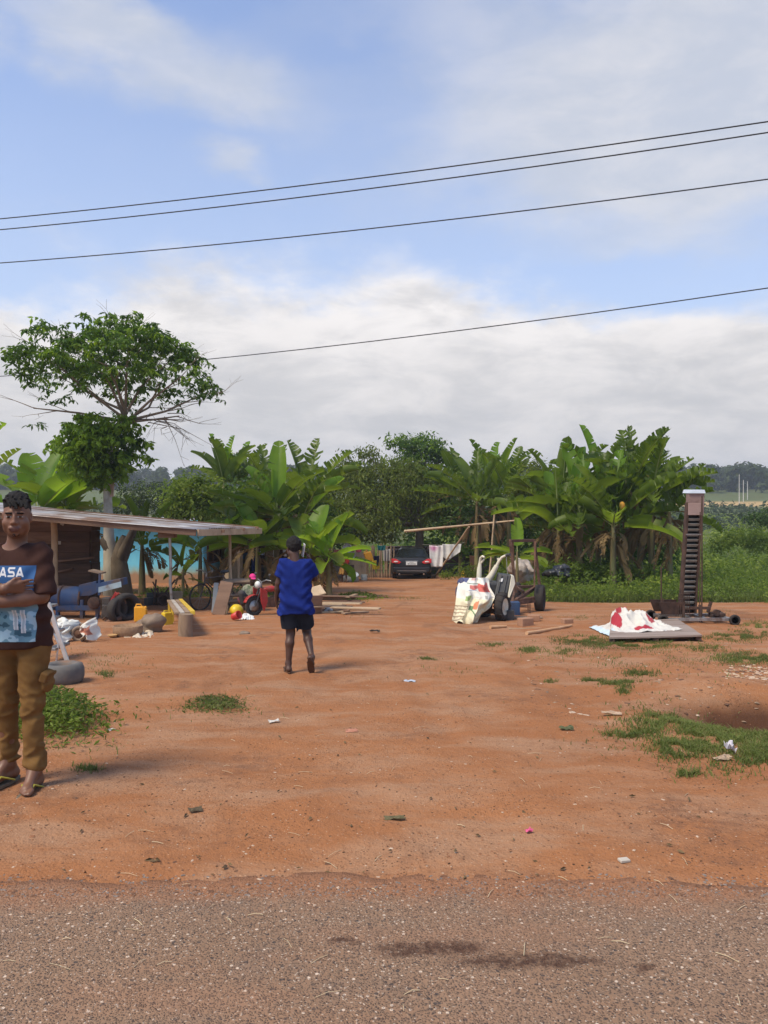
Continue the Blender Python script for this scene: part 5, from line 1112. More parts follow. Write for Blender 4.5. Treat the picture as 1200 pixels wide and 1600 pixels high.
    n = MB(); n.ell(W(723, 910, Y + .0), (.11, .22, .09), 14, 8); n.ell(W(717, 926, Y + .0), (.07, .2, .14), 14, 8); tag(n.build('dark_bundle', pmat('navy_cloth', (.03, .045, .14), (.10, .09, .12), 14, .9, .5, 20)), 'dark navy cloth bundle stuffed under the left edge of the sack sheet', 'bundle')
tiller()
def trailer():
    Y = 16.8; x = PX(822, Y); z = gzf(x, Y); t = thing('trailer_frame', 'rusty brown trailer chassis with an upright open gate frame and a rubber wheel', 'trailer', (x, Y, z)); o = Vector((x, Y, z))
    def L(px, py, dy=0): return W(px, py, Y + dy) - o
    g = MB()
    def bar(m, a, b, w=.055): m.bar(a, b, w, w)
    A, Bb, Cc, D = L(806, 926, -.5), L(797, 845, -.4), L(835, 844.5, .2), L(843.5, 918, .2)
    bar(g, A, Bb); bar(g, Bb, Cc, .06); bar(g, Cc, D); bar(g, L(804, 922, .3), L(801, 846, .1), .04); bar(g, L(835, 918, -.2), L(836, 846, .15), .035); g.build('gate_frame', M_RUST, t, .004)
    c = MB(); bar(c, L(803, 917, .0), L(843, 916, .4), .06); bar(c, L(800, 941, -.7), L(845, 933, .1), .08); bar(c, L(801, 944, -.72), L(842, 938, .0), .06); bar(c, L(806, 938, -.6), L(836, 918, .3), .07); bar(c, L(807, 917, 0), L(818, 925, -.3), .05); bar(c, L(800, 941, -.7), L(806, 917, 0), .05); bar(c, L(845, 933, .1), L(843, 916, .4), .05); c.build('chassis_frame', M_RUST, t, .004)
    for px, dy in ((843.5, .1), (806, 1.1)):
        w = MB(); q = L(px, 935, dy); q.z = gzf(PX(px, Y + dy), Y + dy) - z + .29; w.wheel(q, .29, .20, (.95, -.32, 0)); wo = w.build('wheel', M_TYRE, t); h = MB(); h.lathe([(.0, .07), (.06, .07), (.08, .02), (.17, .05), (.185, -.05)], q, (.95, -.32, 0), 18); h.build('rim', M_RUST, wo)
    ax = MB(); q0, q1 = L(806, 935, 1.1), L(843.5, 935, .1); ax.tube([q0 + Vector((0, 0, -.02)), q1], .04, 8); ax.build('axle', M_RUST, t)
    for px in (825, 828): p = MB(); a = L(px, 943, -.45); a_ = a.copy(); a_.z = gzf(PX(px, Y - .45), Y - .45) - z - .02; p.tube([a, a_], .012, 6); p.build('prop_leg', M_RUST, t)
    b = MB(); q = L(803, 951, -.75); b.box(q, (.22, .22, .30)); b.build('toolbox', M_BLUEP, t, .015)
    return t
trailer()
def lump(name, p, r, mat, lab, cat, seed, sq=.7, rough=.12, group=None):
    rng = np.random.default_rng(seed); s = SDF([-r * 1.5] * 3, [r * 1.5] * 3, r / 11)
    for i in range(7): d = rng.normal(size=3) * r * .38; d[2] *= sq; s.el(d, np.array((1, .85, sq)) * r * rng.uniform(.45, .75), r * .15)
    k = 2.6 / r; s.wrinkle(lambda X, Y, Z: rough * r * (vnoise3(X * k, Y * k, Z * k, seed) - .5) + rough * r * .5 * (vnoise3(X * k * 2.5, Y * k * 2.5, Z * k * 2.5, seed + 1) - .5))
    o = s.build(name, mat, None, None, p); return tag(o, lab, cat, group)
M_STONE = pmat('brown_stone', (.17, .12, .085), (.24, .18, .13), 5, .95, .5, 20); M_BRICK = pmat('clay_block', (.36, .20, .12), (.28, .15, .09), 6, .95, .5, 25)
q = MB(); q.box((0, 0, .075), (.26, .16, .15)); p = onG(821, 976); o = q.build('clay_brick', M_BRICK, None, .012, p); o.rotation_euler = (0, 0, .5); tag(o, 'clay brick nearest us on the ground in front of the trailer', 'brick')
q = MB(); q.box((0, 0, .06), (.24, .15, .12)); p = onG(834, 969); o = q.build('clay_brick', M_BRICK, None, .012, p); o.rotation_euler = (0, 0, -.2); tag(o, 'clay brick lying just behind another, under the trailer', 'brick')
q = MB(); q.box((0, 0, .05), (.2, .13, .10)); p = onG(886, 974); o = q.build('clay_brick', M_BRICK, None, .012, p); o.rotation_euler = (0, 0, .3); tag(o, 'half brick on bare earth between the trailer and the sack covered board', 'brick')
q = MB(); q.box((0, 0, .03), (.75, .12, .03), (0, 0, .05)); p = onG(818, 966); tag(q.build('plank', M_WOOD, None, .004, p), 'single plank on the ground under the trailer frame', 'plank')
def stick(a, b, r, lab, mt=M_WOODP, bend=.03, seed=1, name='stick'):
    rng = random.Random(seed); A, Bq = onG(*a), onG(*b); pts = [A.lerp(Bq, i / 6) for i in range(7)]
    for i in range(7):
        pts[i].z = gzf(pts[i].x, pts[i].y) + r * .9
        if 0 < i < 6: pts[i] += Vector((rng.uniform(-bend, bend), rng.uniform(-bend, bend), 0))
    m = MB(); m.tube(pts, [r * (1 - .05 * i) for i in range(7)], 8, True, .08, rng); return tag(m.build(name, mt), lab, 'stick')
M_STK = pmat('bare_stick', (.46, .25, .12), (.52, .32, .18), 5, .8, .2)
stick((823, 990), (893, 978), .032, 'long orange brown stick on bare earth in front of the trailer', M_STK, .04, 2); stick((766, 981), (791, 979), .03, 'short split stick in front of the tiller wheel', M_STK, .01, 3); stick((795, 981), (846, 979), .008, 'thin pale cane on the ground in front of the tiller', M_WOODP, .02, 4)
lump('pale_sack_heap', W(816, 886, 22.6), .40, pmat('pale_sacking', (.44, .37, .31), (.32, .27, .23), 5, .95, .6, 14, dirt=(.18, .12, .08)), 'pale heap of old sacking behind the upright trailer gate', 'heap', 5, .9, .3)
lump('black_tarp', W(877, 891, 21.2), .36, pmat('black_plastic_sheet', (.016, .016, .019), (.05, .05, .055), 4, .35, .5, 8), 'crumpled black plastic sheet at the foot of the big banana clump', 'tarp', 8, .45, .45)
stick((846, 896), (866, 886), .03, 'leaning branch behind the trailer wheel', M_WOOD, .02, 5)
# ---------------------------------------------------------------- bucket elevator
M_RUSTD = pmat('dark_rust', (.070, .040, .030), (.115, .064, .044), 9, .85, .35, 40, metal=.2, dirt=(.040, .026, .02), dirtamt=.5)
def elevator():
    Y = 14.3; x = PX(1080, Y); z = gzf(x, Y); t = thing('bucket_elevator', 'tall rusty bucket elevator tower on a small wheeled base, right of the banana clump', 'elevator', (x, Y, z)); o = Vector((x, Y, z)); M_H = pmat('elevator_head', (.27, .185, .16), (.22, .145, .125), 6, .6, .15, dirt=(.12, .07, .05)); M_DK = pmat('inside_shade', (.03, .027, .025), None, 5, .8)
    def L(px, py, dy=0): return W(px, py, Y + dy) - o
    D = .06
    def plate(a0, a1, name, w, mt=M_RUSTD, d0=-D, d1=D):
        m = MB(); m.prism([L(*a0), L(a0[0] + w, a0[1]), L(a1[0] + w, a1[1]), L(*a1)], (0, d0, 0), (0, d1, 0)); return m.build(name, mt, t, .004)
    plate((1061, 958), (1072, 785), 'side_plate', 3.6); plate((1083, 958), (1093, 785), 'side_plate', 3.6)
    m = MB(); m.quad(L(1063, 958, D - .01), L(1084, 958, D - .01), L(1094, 785, D - .01), L(1074, 785, D - .01)); m.build('back_plate', M_DK, t)  # near-black colour stands in for the shade inside the channel
    for i in range(18):
        py = 948 - i * 8.1; k = (958 - py) / 173; xc = 1073.2 + 11.2 * k; q = L(xc, py, -.02); b = MB(); b.prism([q + Vector(v) for v in ((-.095, -.075, .0), (-.095, -.02, -.042), (-.095, .04, -.035), (-.095, .04, .012))], (0, 0, 0), (.20, 0, 0)); b.build('bucket', pmat('bucket_steel', (.40, .40, .38), (.28, .27, .25), 9, .5, .15, metal=.4, dirt=(.12, .07, .05)), t, .003)
    h = MB(); h.prism([L(1074, 805), L(1096, 805), L(1097.5, 771), L(1073.5, 771)], (0, -D - .04, 0), (0, D, 0)); ho = h.build('head_box', M_H, t, .006)
    c = MB(); c.prism([L(1072.5, 771.0), L(1098, 771.0), L(1096.5, 765.5, .2), L(1074.5, 765.5, .2)], (0, -D - .07, 0), (0, -D - .05 + .3, .012)); c.build('head_lid', pmat('bright_tin', (.62, .64, .66), None, 5, .4, .05, metal=.3), ho)
    c = MB(); c.box(L(1085, 795.5, -D - .048), (.235, .012, .22)); c.build('head_panel', pmat('pinkish_panel', (.34, .24, .21), (.29, .2, .17), 5, .6, .1), ho, .004)
    r = MB(); r.bar(L(1072, 835, -D - .02), L(1095, 835, -D - .02), .03, .025); r.build('cross_rail', M_STEEL, t)
    for a, b, rr in (((1096.5, 972, -.22), (1097, 775, -.2), .014), ((1093, 972, -.22), (1094, 800, -.2), .009), ((1033.5, 962, -.15), (1033, 885, -.15), .012), ((1036, 962, -.2), (1036, 935, -.2), .01)):
        m = MB(); m.tube([L(*a), L(*b)], rr, 6); m.build('guide_rod', M_RUSTD, t)
    hp = MB(); a = [L(1028, 941, -.25), L(1071, 941, -.25), L(1069, 960, -.2), L(1035, 960, -.2)]; hp.prism(a, (0, 0, 0), (0, .02, 0)); hp.prism(a, (0, .42, 0), (0, .44, 0)); hp.prism([L(1028, 941, -.25), L(1035, 960, -.2), L(1035, 960, .22), L(1028, 941, .19)], (0, 0, 0), (.02, 0, 0)); hp.build('hopper', M_RUSTD, t)
    ms = MB()
    for i in range(6): ms.tube([L(1060 + i * 3.4, 928, -.24), L(1060 + i * 3.4, 962, -.24)], .006, 5)
    for i in range(5): ms.tube([L(1060, 928 + i * 8, -.24), L(1077, 928 + i * 8, -.24)], .006, 5)
    ms.build('mesh_guard', M_RUSTD, t)
    b = MB(); zz = .10
    for y in (-.28, .30): b.bar(Vector((PX(1030, Y) - x, y, zz)), Vector((PX(1135, Y) - x, y, zz)), .05, .06)
    for px in (1034, 1072, 1094, 1130): b.bar(Vector((PX(px, Y) - x, -.30, zz)), Vector((PX(px, Y) - x, .31, zz)), .05, .055)
    b.build('base_frame', M_STEEL, t, .004); b = MB(); b.bar(L(1077, 950, -.2), L(1110, 950, -.2), .05, .05); b.bar(L(1106, 957, .1), L(1111, 940, .1), .05, .05); b.bar(L(1112, 962, -.2), L(1128, 958, .1), .04, .04); b.bar(L(1094, 970, -.22), L(1094, 945, -.2), .05, .05); b.bar(L(1068, 970, -.25), L(1068, 935, -.2), .045, .045); b.build('base_bracing', M_RUSTD, t, .004)
    for px, y in ((1026, -.34), (1027, .36), (1135, -.34), (1134, .36)): w = MB(); w.wheel((PX(px, Y) - x, y, .095), .10, .06, (0, 1, 0), 0, 18); w.lathe([(.0, -.02), (.03, -.02), (.064, -.012), (.064, .012), (.03, .02), (.0, .02)], (PX(px, Y) - x, y, .095), (0, 1, 0), 16); w.build('wheel', M_TYRE, t)
    mo = MB(); mo.box(L(1120, 961, .05), (.22, .26, .10)); mo.lathe([(.06, 0), (.06, .05)], L(1118, 957, -.1), (0, -1, 0), 14); mo.build('drive_motor', M_RUSTD, t, .01)
elevator()
# board on the ground with a sack thrown over it
def board():
    c = [onG(952, 1006), onG(1097, 1003), onG(1058, 976), onG(955, 979)]; t = thing('wooden_platform', 'grey brown board platform lying on the ground, half covered by a printed sack', 'platform', c[0]); o = c[0]; zt = .085
    P = [q - o + Vector((0, 0, .02)) for q in c]; P[1].z = P[0].z; P[2].z = P[2].z; m = MB(); V = [P[0], P[1], P[2], P[3]]; rng = random.Random(1)
    for i in range(5):
        a, b = i / 5, (i + 1) / 5 - .006; A, Bq, Cc, D = V[0].lerp(V[3], a), V[1].lerp(V[2], a), V[1].lerp(V[2], b), V[0].lerp(V[3], b); h = rng.uniform(-.004, .004); m.prism([A, Bq, Cc, D], (0, 0, zt - .03 + h), (0, 0, zt + h))
    m.build('deck', pmat('grey_deck', (.26, .20, .165), (.34, .27, .225), 2.5, .75, .3, 26, dirt=(.16, .10, .07), dirtamt=.4, stretch=(.3, 3, 1)), t, .004)
    s = MB()
    for k in (.03, .5, .97): s.bar(V[0].lerp(V[1], k) + Vector((0, .02, .025)), V[3].lerp(V[2], k) + Vector((0, 0, .025)), .08, .055)
    s.build('bearer', M_WOODD, t)
    # the sack: a sheet lying on the board and heaped up over things beneath it
    nx, ny = 80, 60; X0, X1 = PX(940, 12.6), PX(1046, 12.6); Vv, uv = [], []
    base = onG(1000, 990); zb = base.z + .02 + zt
    for j in range(ny + 1):
        for i in range(nx + 1):
            u, v = i / nx, j / ny; lx = u + .05 * (vnoise(v * 4, 1, 3) - .5); xx = X0 + (X1 - X0) * lx + .10 * (1 - u) * (v - .5); ln = 1.0 - .35 * u; yy = 11.75 + (1.75 * ln) * v + .12 * (vnoise(u * 5, 2, 9) - .5) + .38 * u
            h = .15 * math.exp(-((u - .47) / .20) ** 2 - ((v - .55) / .26) ** 2) + .12 * math.exp(-((u - .25) / .12) ** 2 - ((v - .5) / .3) ** 2) + .06 * math.exp(-((u - .72) / .16) ** 2 - ((v - .5) / .3) ** 2)
            rg1 = 1 - abs(2 * vnoise(u * 5 + 3 * v, v * 4 - u * 3, 5) - 1); rg2 = 1 - abs(2 * vnoise(u * 11 - 6 * v, v * 8 + u * 3, 8) - 1); rg3 = 1 - abs(2 * vnoise(u * 24 + 9 * v, v * 17, 9) - 1)
            h = h * (.45 + .95 * rg1 ** 1.5) + (.08 * rg1 ** 2 + .075 * rg2 ** 2 + .035 * rg3) * (.35 + 3.0 * min(h, .2)) + .012
            edge = max(0, (.10 - u) / .10); on = zb if xx > PX(955, yy) else gzf(xx, yy) + .01
            on = on * (1 - edge) + (gzf(xx, yy) + .012) * edge; Vv.append((xx, yy, max(on, gzf(xx, yy) + .012) + h * (1 - edge * .6))); uv.append((u, v))
    F = [[j * (nx + 1) + i, j * (nx + 1) + i + 1, (j + 1) * (nx + 1) + i + 1, (j + 1) * (nx + 1) + i] for j in range(ny) for i in range(nx)]
    o2 = mesh_obj('printed_sack', Vv, F, attrmat('sack_paint'), None, True); mm = o2.modifiers.new('solid', 'SOLIDIFY'); mm.thickness = .005
    def pc(u, v):
        c = np.array((.64, .61, .55)); n = float(vnoise(u * 8, v * 8, 12))
        if (u - .17) ** 2 / .004 + (v - .34) ** 2 / .016 < 1: c = np.array((.38, .035, .05))
        if .28 < u < .34 and .6 < v < .8 and n > .45: c = np.array((.33, .04, .05))
        if .34 < u < .62 and .10 < v < .19 and n > .3: c = np.array((.40, .04, .055))
        if .64 < u < .71 and .28 < v < .45 and n > .4: c = np.array((.30, .05, .06))
        if .38 < u < .52 and .62 < v < .70: c = np.array((.60, .06, .06))
        if .40 < u < .58 and .72 < v < .86: c = np.array((.035, .03, .03))
        if .52 < u < .62 and .62 < v < .72: c = np.array((.70, .34, .04))
        if u < .08: c = np.array((.55, .66, .72))
        return c * (.93 + .1 * n)
    set_paint(o2, np.array([pc(*q) for q in uv])); tag(o2, 'white sack sheet with red patches heaped on the board platform', 'sack sheet')
board()
# ---------------------------------------------------------------- workshop corner on the left
def thresher():
    Y = 15.6; x = PX(125, Y); z = gzf(x, Y); t = thing('blue_thresher', 'blue drum thresher on legs with a long tilted chute, standing under the shed roof', 'thresher', (x, Y, z)); o = Vector((x, Y, z))
    def L(px, py, dy=0): return W(px, py, Y + dy) - o
    d = MB(); a, b = L(86, 934, 0), L(131, 936, 0); d.tube([a + Vector((-.06, 0, 0)), a, a.lerp(b, .02), b], [.20, .25, .25, .25], 24); d.build('drum', M_BLUEP, t); d = MB()
    for k in (.30, .98): q = a.lerp(b, k); d.lathe([(.25, -.015), (.268, -.015), (.268, .015), (.25, .015)], q, (1, 0, 0), 24)
    d.box(a.lerp(b, .62) + Vector((0, -.02, -.22)), (.40, .5, .03)); d.build('drum_band', M_RUST, t)
    h = MB(); h.prism([L(121, 932, -.2), L(123, 914, -.2), L(150, 908, -.2), L(154, 926, -.2), L(140, 931, -.2)], (0, 0, 0), (0, .45, 0)); h.build('hopper', M_BLUEP, t, .01)
    c = MB(); c.prism([L(150, 926, -.25), L(150, 912, -.25), L(188, 904, -.3), L(190, 915, -.3)], (0, 0, 0), (0, .40, 0)); co = c.build('chute', M_BLUEP, t, .008)
    c = MB(); c.prism([L(154, 926, -.262), L(154, 917.5, -.262), L(189, 908.5, -.312), L(190, 917, -.312)], (0, -.008, 0), (0, .012, 0)); c.build('chute_side', pmat('faded_blue_white', (.42, .50, .52), (.32, .42, .46), 6, .5, .1, dirt=(.2, .14, .1)), co)
    f = MB()
    for px, dy in ((90, -.22), (128, -.22), (152, -.25), (91, .24), (130, .24), (153, .2)): q = L(px, 945, dy); g = q.copy(); g.z = gzf(q.x + x, q.y + Y) - z; f.bar(q + Vector((0, 0, .1)), g, .06, .06, (0, 1, 0))
    f.bar(L(88, 950, -.22), L(153, 950, -.25), .05, .10); f.bar(L(88, 950, .24), L(153, 950, .2), .05, .06); f.bar(L(90, 950, -.22), L(91, 950, .24), .05, .06); f.bar(L(152, 950, -.25), L(153, 950, .2), .05, .06); f.bar(L(155, 930, -.24), L(156, 895, -.24), .04, .04); f.build('leg_frame', M_BLUEP, t, .004)
    p = MB(); p.lathe([(.03, .05), (.11, .05), (.12, .03), (.105, 0), (.12, -.03), (.11, -.05), (.03, -.05)], L(147, 942, -.34), (0, 1, 0), 20); p.build('pulley', M_RUST, t); s = MB(); s.box(L(152, 893, -.1), (.26, .3, .03), (0, .2, 0)); s.build('top_tray', M_WOOD, t)
thresher()
def engine():
    Y = 15.0; x = PX(180, Y); z = gzf(x, Y); t = thing('old_engine', 'greasy dark tiller engine with red fittings and a fat tyre, right of the thresher', 'engine', (x, Y, z)); o = Vector((x, Y, z))
    def L(px, py, dy=0): return W(px, py, Y + dy) - o
    M_GR = pmat('greasy_iron', (.035, .03, .027), (.07, .055, .045), 8, .7, .4); 
    b = MB(); b.box(L(174, 955, .05), (.32, .36, .26), (0, .1, .2)); b.box(L(168, 941, .05), (.16, .2, .2)); b.lathe([(.12, -.03), (.13, 0), (.12, .03)], L(170, 955, -.2), (0, 1, 0), 18); b.build('block', M_GR, t, .02)
    w = MB(); q = L(197, 957, -.05); q.z = gzf(PX(197, Y), Y) - z + .26; w.wheel(q, .27, .2, (.75, -.65, 0)); w.build('wheel', M_TYRE, t); w = MB(); q = L(183, 955, -.2); q.z = .22; w.wheel(q, .24, .16, (.95, -.3, 0)); w.build('wheel', M_TYRE, t)
    r = MB(); r.box(L(177, 934, -.05), (.05, .06, .24), (0, .5, .2)); r.box(L(181, 938, -.08), (.18, .05, .05)); r.box(L(172, 952, -.24), (.10, .04, .04), (0, .4, 0)); r.box(L(182, 929, -.05), (.12, .04, .04), (0, -.5, 0)); r.build('red_fitting', M_REDP, t, .006)
    p = MB(); p.tube([L(184, 936, 0), L(187, 927, -.05), L(192, 930, -.1), L(197, 943, -.1)], .014, 8); p.tube([L(160, 975, -.35), L(178, 968, -.3), L(190, 966, -.25)], [.03, .045, .05], 8); p.tube([L(160, 968, -.2), L(200, 944, .1)], .02, 8); p.build('pipework', M_RUST, t)
engine()
m = MB(); m.lathe([(.20, 0), (.23, .06), (.235, .16), (.22, .17), (.205, .08), (.16, .03)], n=24); p = onG(200, 993); tag(m.build('basket', pmat('brown_wicker', (.22, .13, .075), (.30, .19, .11), 20, .9, .5, 60), None, 0, p), 'low brown basket on the ground beside the boulder', 'basket')
m = MB(); m.lathe([(.03, 0), (.07, .03), (.075, .05), (.06, .045), (.0, .02)], n=14); p = onG(176, 996); tag(m.build('clay_bowl', pmat('amber_clay', (.50, .30, .12), None, 6, .6, .1), None, 0, p), 'small amber bowl on the earth in front of the basket', 'bowl')
p = onG(224, 990); p.z += .07; p.y += .25; lump('boulder', p, .27, M_STONE, 'rounded brown boulder under the orange jerrycan', 'boulder', 31, .62, .16)
def rag(px, py, rx, ry, h, paint, lab, seed, name='rag'):
    p = onG(px, py); nx, ny = 40, 26; V, uv = [], []
    for j in range(ny + 1):
        for i in range(nx + 1):
            u, v = i / nx * 2 - 1, j / ny * 2 - 1; rr = 1 + .35 * (vnoise(math.atan2(v, u) * 1.3 + 9, 0, seed) - .5); q = onG(px + u * rx * rr, py + v * ry * rr)
            V.append((q.x - p.x, q.y - p.y, q.z - p.z + .008 + h * (abs(vnoise(u * 4 + seed, v * 3, seed) - .5) * 1.6) * max(0, 1 - (u * u + v * v) * .6))); uv.append((u, v))
    F = [[j * (nx + 1) + i, (j + 1) * (nx + 1) + i, (j + 1) * (nx + 1) + i + 1, j * (nx + 1) + i + 1] for j in range(ny) for i in range(nx)]
    o = mesh_obj(name, V, F, attrmat('sack_paint'), None, True, None, p); set_paint(o, np.array([paint(*q) for q in uv])); mm = o.modifiers.new('solid', 'SOLIDIFY'); mm.thickness = .005; return tag(o, lab, 'rag')
rag(216, 991, 26, 6, .10, lambda u, v: np.array((.62, .52, .40)) * (.8 + .3 * vnoise(u * 5, v * 5, 1)), 'pale trampled rag on the ground in front of the boulder', 3)
rag(384, 966, 13, 3.5, .10, lambda u, v: np.array((.70, .69, .66)), 'white rag on the ground between the red cup and the motorcycle', 4)
weed(233, 982, 8, 7, 130, .05, .16, 'small leafy sprig growing against the front of the boulder', (M_WEED, M_WEEDL), 6)
def cart():
    Y = 11.7; x = PX(122, Y); z = gzf(x, Y); t = thing('hand_truck', 'small hand truck lying with its wheel towards us, loaded with sacks', 'hand truck', (x, Y, z)); o = Vector((x, Y, z))
    def L(px, py, dy=0): return W(px, py, Y + dy) - o
    for px, dy in ((124, -.1), (128, .35)): w = MB(); q = L(px, 990, dy); q.z = gzf(PX(px, Y + dy), Y + dy) - z + .115; w.wheel(q, .12, .06, (.2, -1, 0), 0, 22); wo = w.build('wheel', pmat('dusty_tyre', (.20, .15, .11), (.26, .19, .14), 9, .9), t); h = MB(); h.lathe([(.0, .03), (.02, .03), (.025, .0), (.07, .02), (.075, -.02)], q, (.2, -1, 0), 16); h.build('rim', M_RUST, wo)
    b = MB(); b.bar(L(112, 990, -.12), L(152, 966, .1), .05, .03); b.bar(L(112, 990, .3), L(150, 966, .45), .04, .03); b.bar(L(112, 990, -.12), L(112, 990, .3), .04, .03); b.build('frame', M_BLKP, t); a = MB(); a.tube([L(124, 990, -.1), L(128, 990, .35)], .014, 8); a.build('axle', M_RUST, t)
cart()
def sack_paint2(u, v):
    c = np.array((.70, .67, .58)); n = float(vnoise(u * 6, v * 6, 21))
    if .1 < u < .8 and .35 < v < .8 and n > .42: c = np.array((.42, .16, .10))
    if v < .2 and n > .5: c = np.array((.50, .30, .2))
    return c * (.9 + .15 * n)
drape('feed_sack', [W(128, 985, 11.62), W(128, 990, 11.60), W(130, 995, 11.6)], [W(150, 964, 11.72), W(153, 975, 11.66), W(155, 993, 11.62)], 36, 36, .05, sack_paint2, 'printed feed sack with brown lettering sagging over the right of the hand truck', 'sack', 12)
def whitesack(u, v): return np.array((.68, .68, .62)) * (.8 + .3 * vnoise(u * 5, v * 6, 3)) if not (.3 < u < .5 and .3 < v < .7) else np.array((.50, .52, .34))
drape('white_sack', [W(98, 972, 11.8), W(94, 985, 11.65), W(86, 1003, 11.5)], [W(124, 970, 11.85), W(118, 984, 11.68), W(108, 1001, 11.52)], 40, 40, .07, whitesack, 'crumpled dirty white sack on the left of the hand truck', 'sack', 13)
lump('sack_bundle', W(106, 975, 12.0), .16, pmat('white_sacking', (.66, .66, .62), (.55, .54, .48), 6, .9, .4, 20), 'white bundle lying on top of the dirty white sack', 'bundle', 17, .6, .3)
def ladder():
    Y = 9.6; t = thing('aluminium_ladder', 'grey aluminium step ladder standing open just behind the standing man', 'ladder', (PX(92, Y), Y, gzf(PX(92, Y), Y))); o = t.location.copy()
    def L(px, py, dy=0): return W(px, py, Y + dy) - o
    top = 942
    for dy, nm in ((-.1, 'front_rail'), (.35, 'front_rail')): m = MB(); m.bar(L(75, top, dy), L(106, 1036, dy), .05, .03, (0, 1, 0)); m.build(nm, M_ALU, t, .003)
    for dy in (-.02, .3): m = MB(); m.tube([L(84, 990, dy), L(91, 1005, dy), L(88, 1034, dy)], .014, 8); m.build('brace', M_ALU, t)
    for dy in (-.02, .3): m = MB(); m.bar(L(74, top, dy), L(64, 1036, dy + .05), .04, .025, (0, 1, 0)); m.build('rear_rail', M_ALU, t, .003)
    for k, (py, px) in enumerate(((948, 76), (967, 82), (987, 88), (1010, 96))): m = MB(); m.box(L(px - 5, py, .12), (.12, .45, .03)); m.build('step', M_STEEL, t, .003)
    m = MB(); m.bar(L(66, 967, .0), L(86, 969, -.05), .03, .05); m.bar(L(65, 985, .0), L(84, 984, -.05), .03, .05); m.build('spreader', M_STEEL, t)
ladder()
t = thing('worn_tyre', 'grey weathered tyre lying flat on the earth behind the standing man, beside the ladder foot', 'tyre', onG(91, 1070)); m = MB(); m.lathe([(.10, .02), (.15, .0), (.205, .02), (.22, .07), (.22, .15), (.20, .20), (.15, .215), (.11, .19), (.09, .11), (.10, .02)], (0, .1, 0), (0, 0, 1), 30); m.build('casing', pmat('grey_rubber', (.10, .095, .09), (.15, .135, .12), 8, .85, .3, dirt=(.22, .12, .07), dirtamt=.3), t)
# --- bench, stump and pole foot
M_LOG = pmat('log', (.20, .14, .09), (.30, .21, .135), 5, .95, .6, 18, dirt=(.09, .055, .035), dirtamt=.4, stretch=(1, 1, .25))
m = MB(); rng = random.Random(3); m.tube([(0, 0, -.03), (0, 0, .17), (.01, 0, .355)], [.115, .108, .11], 16, True, .05, rng); p = onG(287, 996); p.y += .1; tag(m.build('log_stump', M_LOG, None, 0, p), 'upright sawn log carrying the near end of the plank bench', 'stump')
def bench():
    a = Vector(p) + Vector((-.03, .06, .36)); Yb = 16.2; b = W(272, 938, Yb); t = thing('plank_bench', 'plank bench with a yellow painted edge running back from the log stump', 'bench', a)
    d = (b - a); L = d.length; s = Vector((d.y, -d.x, 0)).normalized(); M_Y = pmat('yellow_paint', (.66, .44, .04), (.55, .36, .04), 5, .6, .15, dirt=(.25, .16, .08), dirtamt=.3); M_PL = pmat('pale_plank', (.45, .40, .34), (.35, .30, .25), 4, .8, .3, 20)
    for k, (o, mt) in enumerate(((-.11, M_WOOD), (-.03, M_PL), (.055, M_WOOD), (.13, M_Y))): q = MB(); q.bar(s * o, d + s * o, .07, .035 if k < 3 else .06); q.build('seat_plank', mt, t, .004)
    for f in (.55, .96):
        for o in (-.1, .1): q = MB(); w = d * f + s * o; g = gzf(a.x + w.x, a.y + w.y) - a.z; q.bar(w, Vector((w.x, w.y, g)), .05, .05, (0, 1, 0)); q.build('leg', M_Y, t, .004)
bench()
# --- leaning boards, trestle and bicycle
def leaning(px, pyb, pyt, w, mt, lab, lean=.25, th=.03, name='leaning_board', dx=0):
    p = onG(px, pyb); h = (pyb - pyt) / FPX * p.y; m = MB(); m.bar((0, 0, 0), (dx, lean, h), w, th, (0, 1, 0)); return tag(m.build(name, mt, None, .004, p), lab, 'board')
leaning(341, 962, 912, .26, M_WOODB, 'broad brown board leaning left of the crouching person with the pink cap', .3, .04, dx=.12); leaning(334, 958, 913, .10, pmat('slate_board', (.16, .18, .20), (.2, .21, .22), 4, .8, .2), 'slate grey narrow board leaning beside the broad brown one', .25, dx=0.0); leaning(353, 960, 915, .08, M_WOODP, 'pale narrow board leaning right of the broad brown one', .3, dx=-.05)
leaning(352, 918, 893, .20, M_WOODP, 'small pale square panel propped behind the leaning boards', .1)
def trestle():
    p = onG(368, 952); t = thing('work_trestle', 'rough wooden trestle of poles between the leaning boards and the motorcycle', 'trestle', p); rng = random.Random(1)
    for x, y in ((-.22, 0), (.22, 0), (-.22, .5), (.22, .5)): m = MB(); m.tube(wob((x, y, -.05), (x * .8, y, .58), rng), .032, 8); m.build('leg', M_WOOD, t)
    m = MB()
    for y in (-.02, .25, .52): m.tube(wob((-.34, y, .6), (.34, y, .61), rng), .035, 8)
    m.tube(wob((-.24, 0, .3), (.24, 0, .3), rng), .03, 8); m.tube(wob((-.24, .0, .16), (.24, 0, .18), rng), .03, 8); m.build('rails', M_WOOD, t)
trestle()
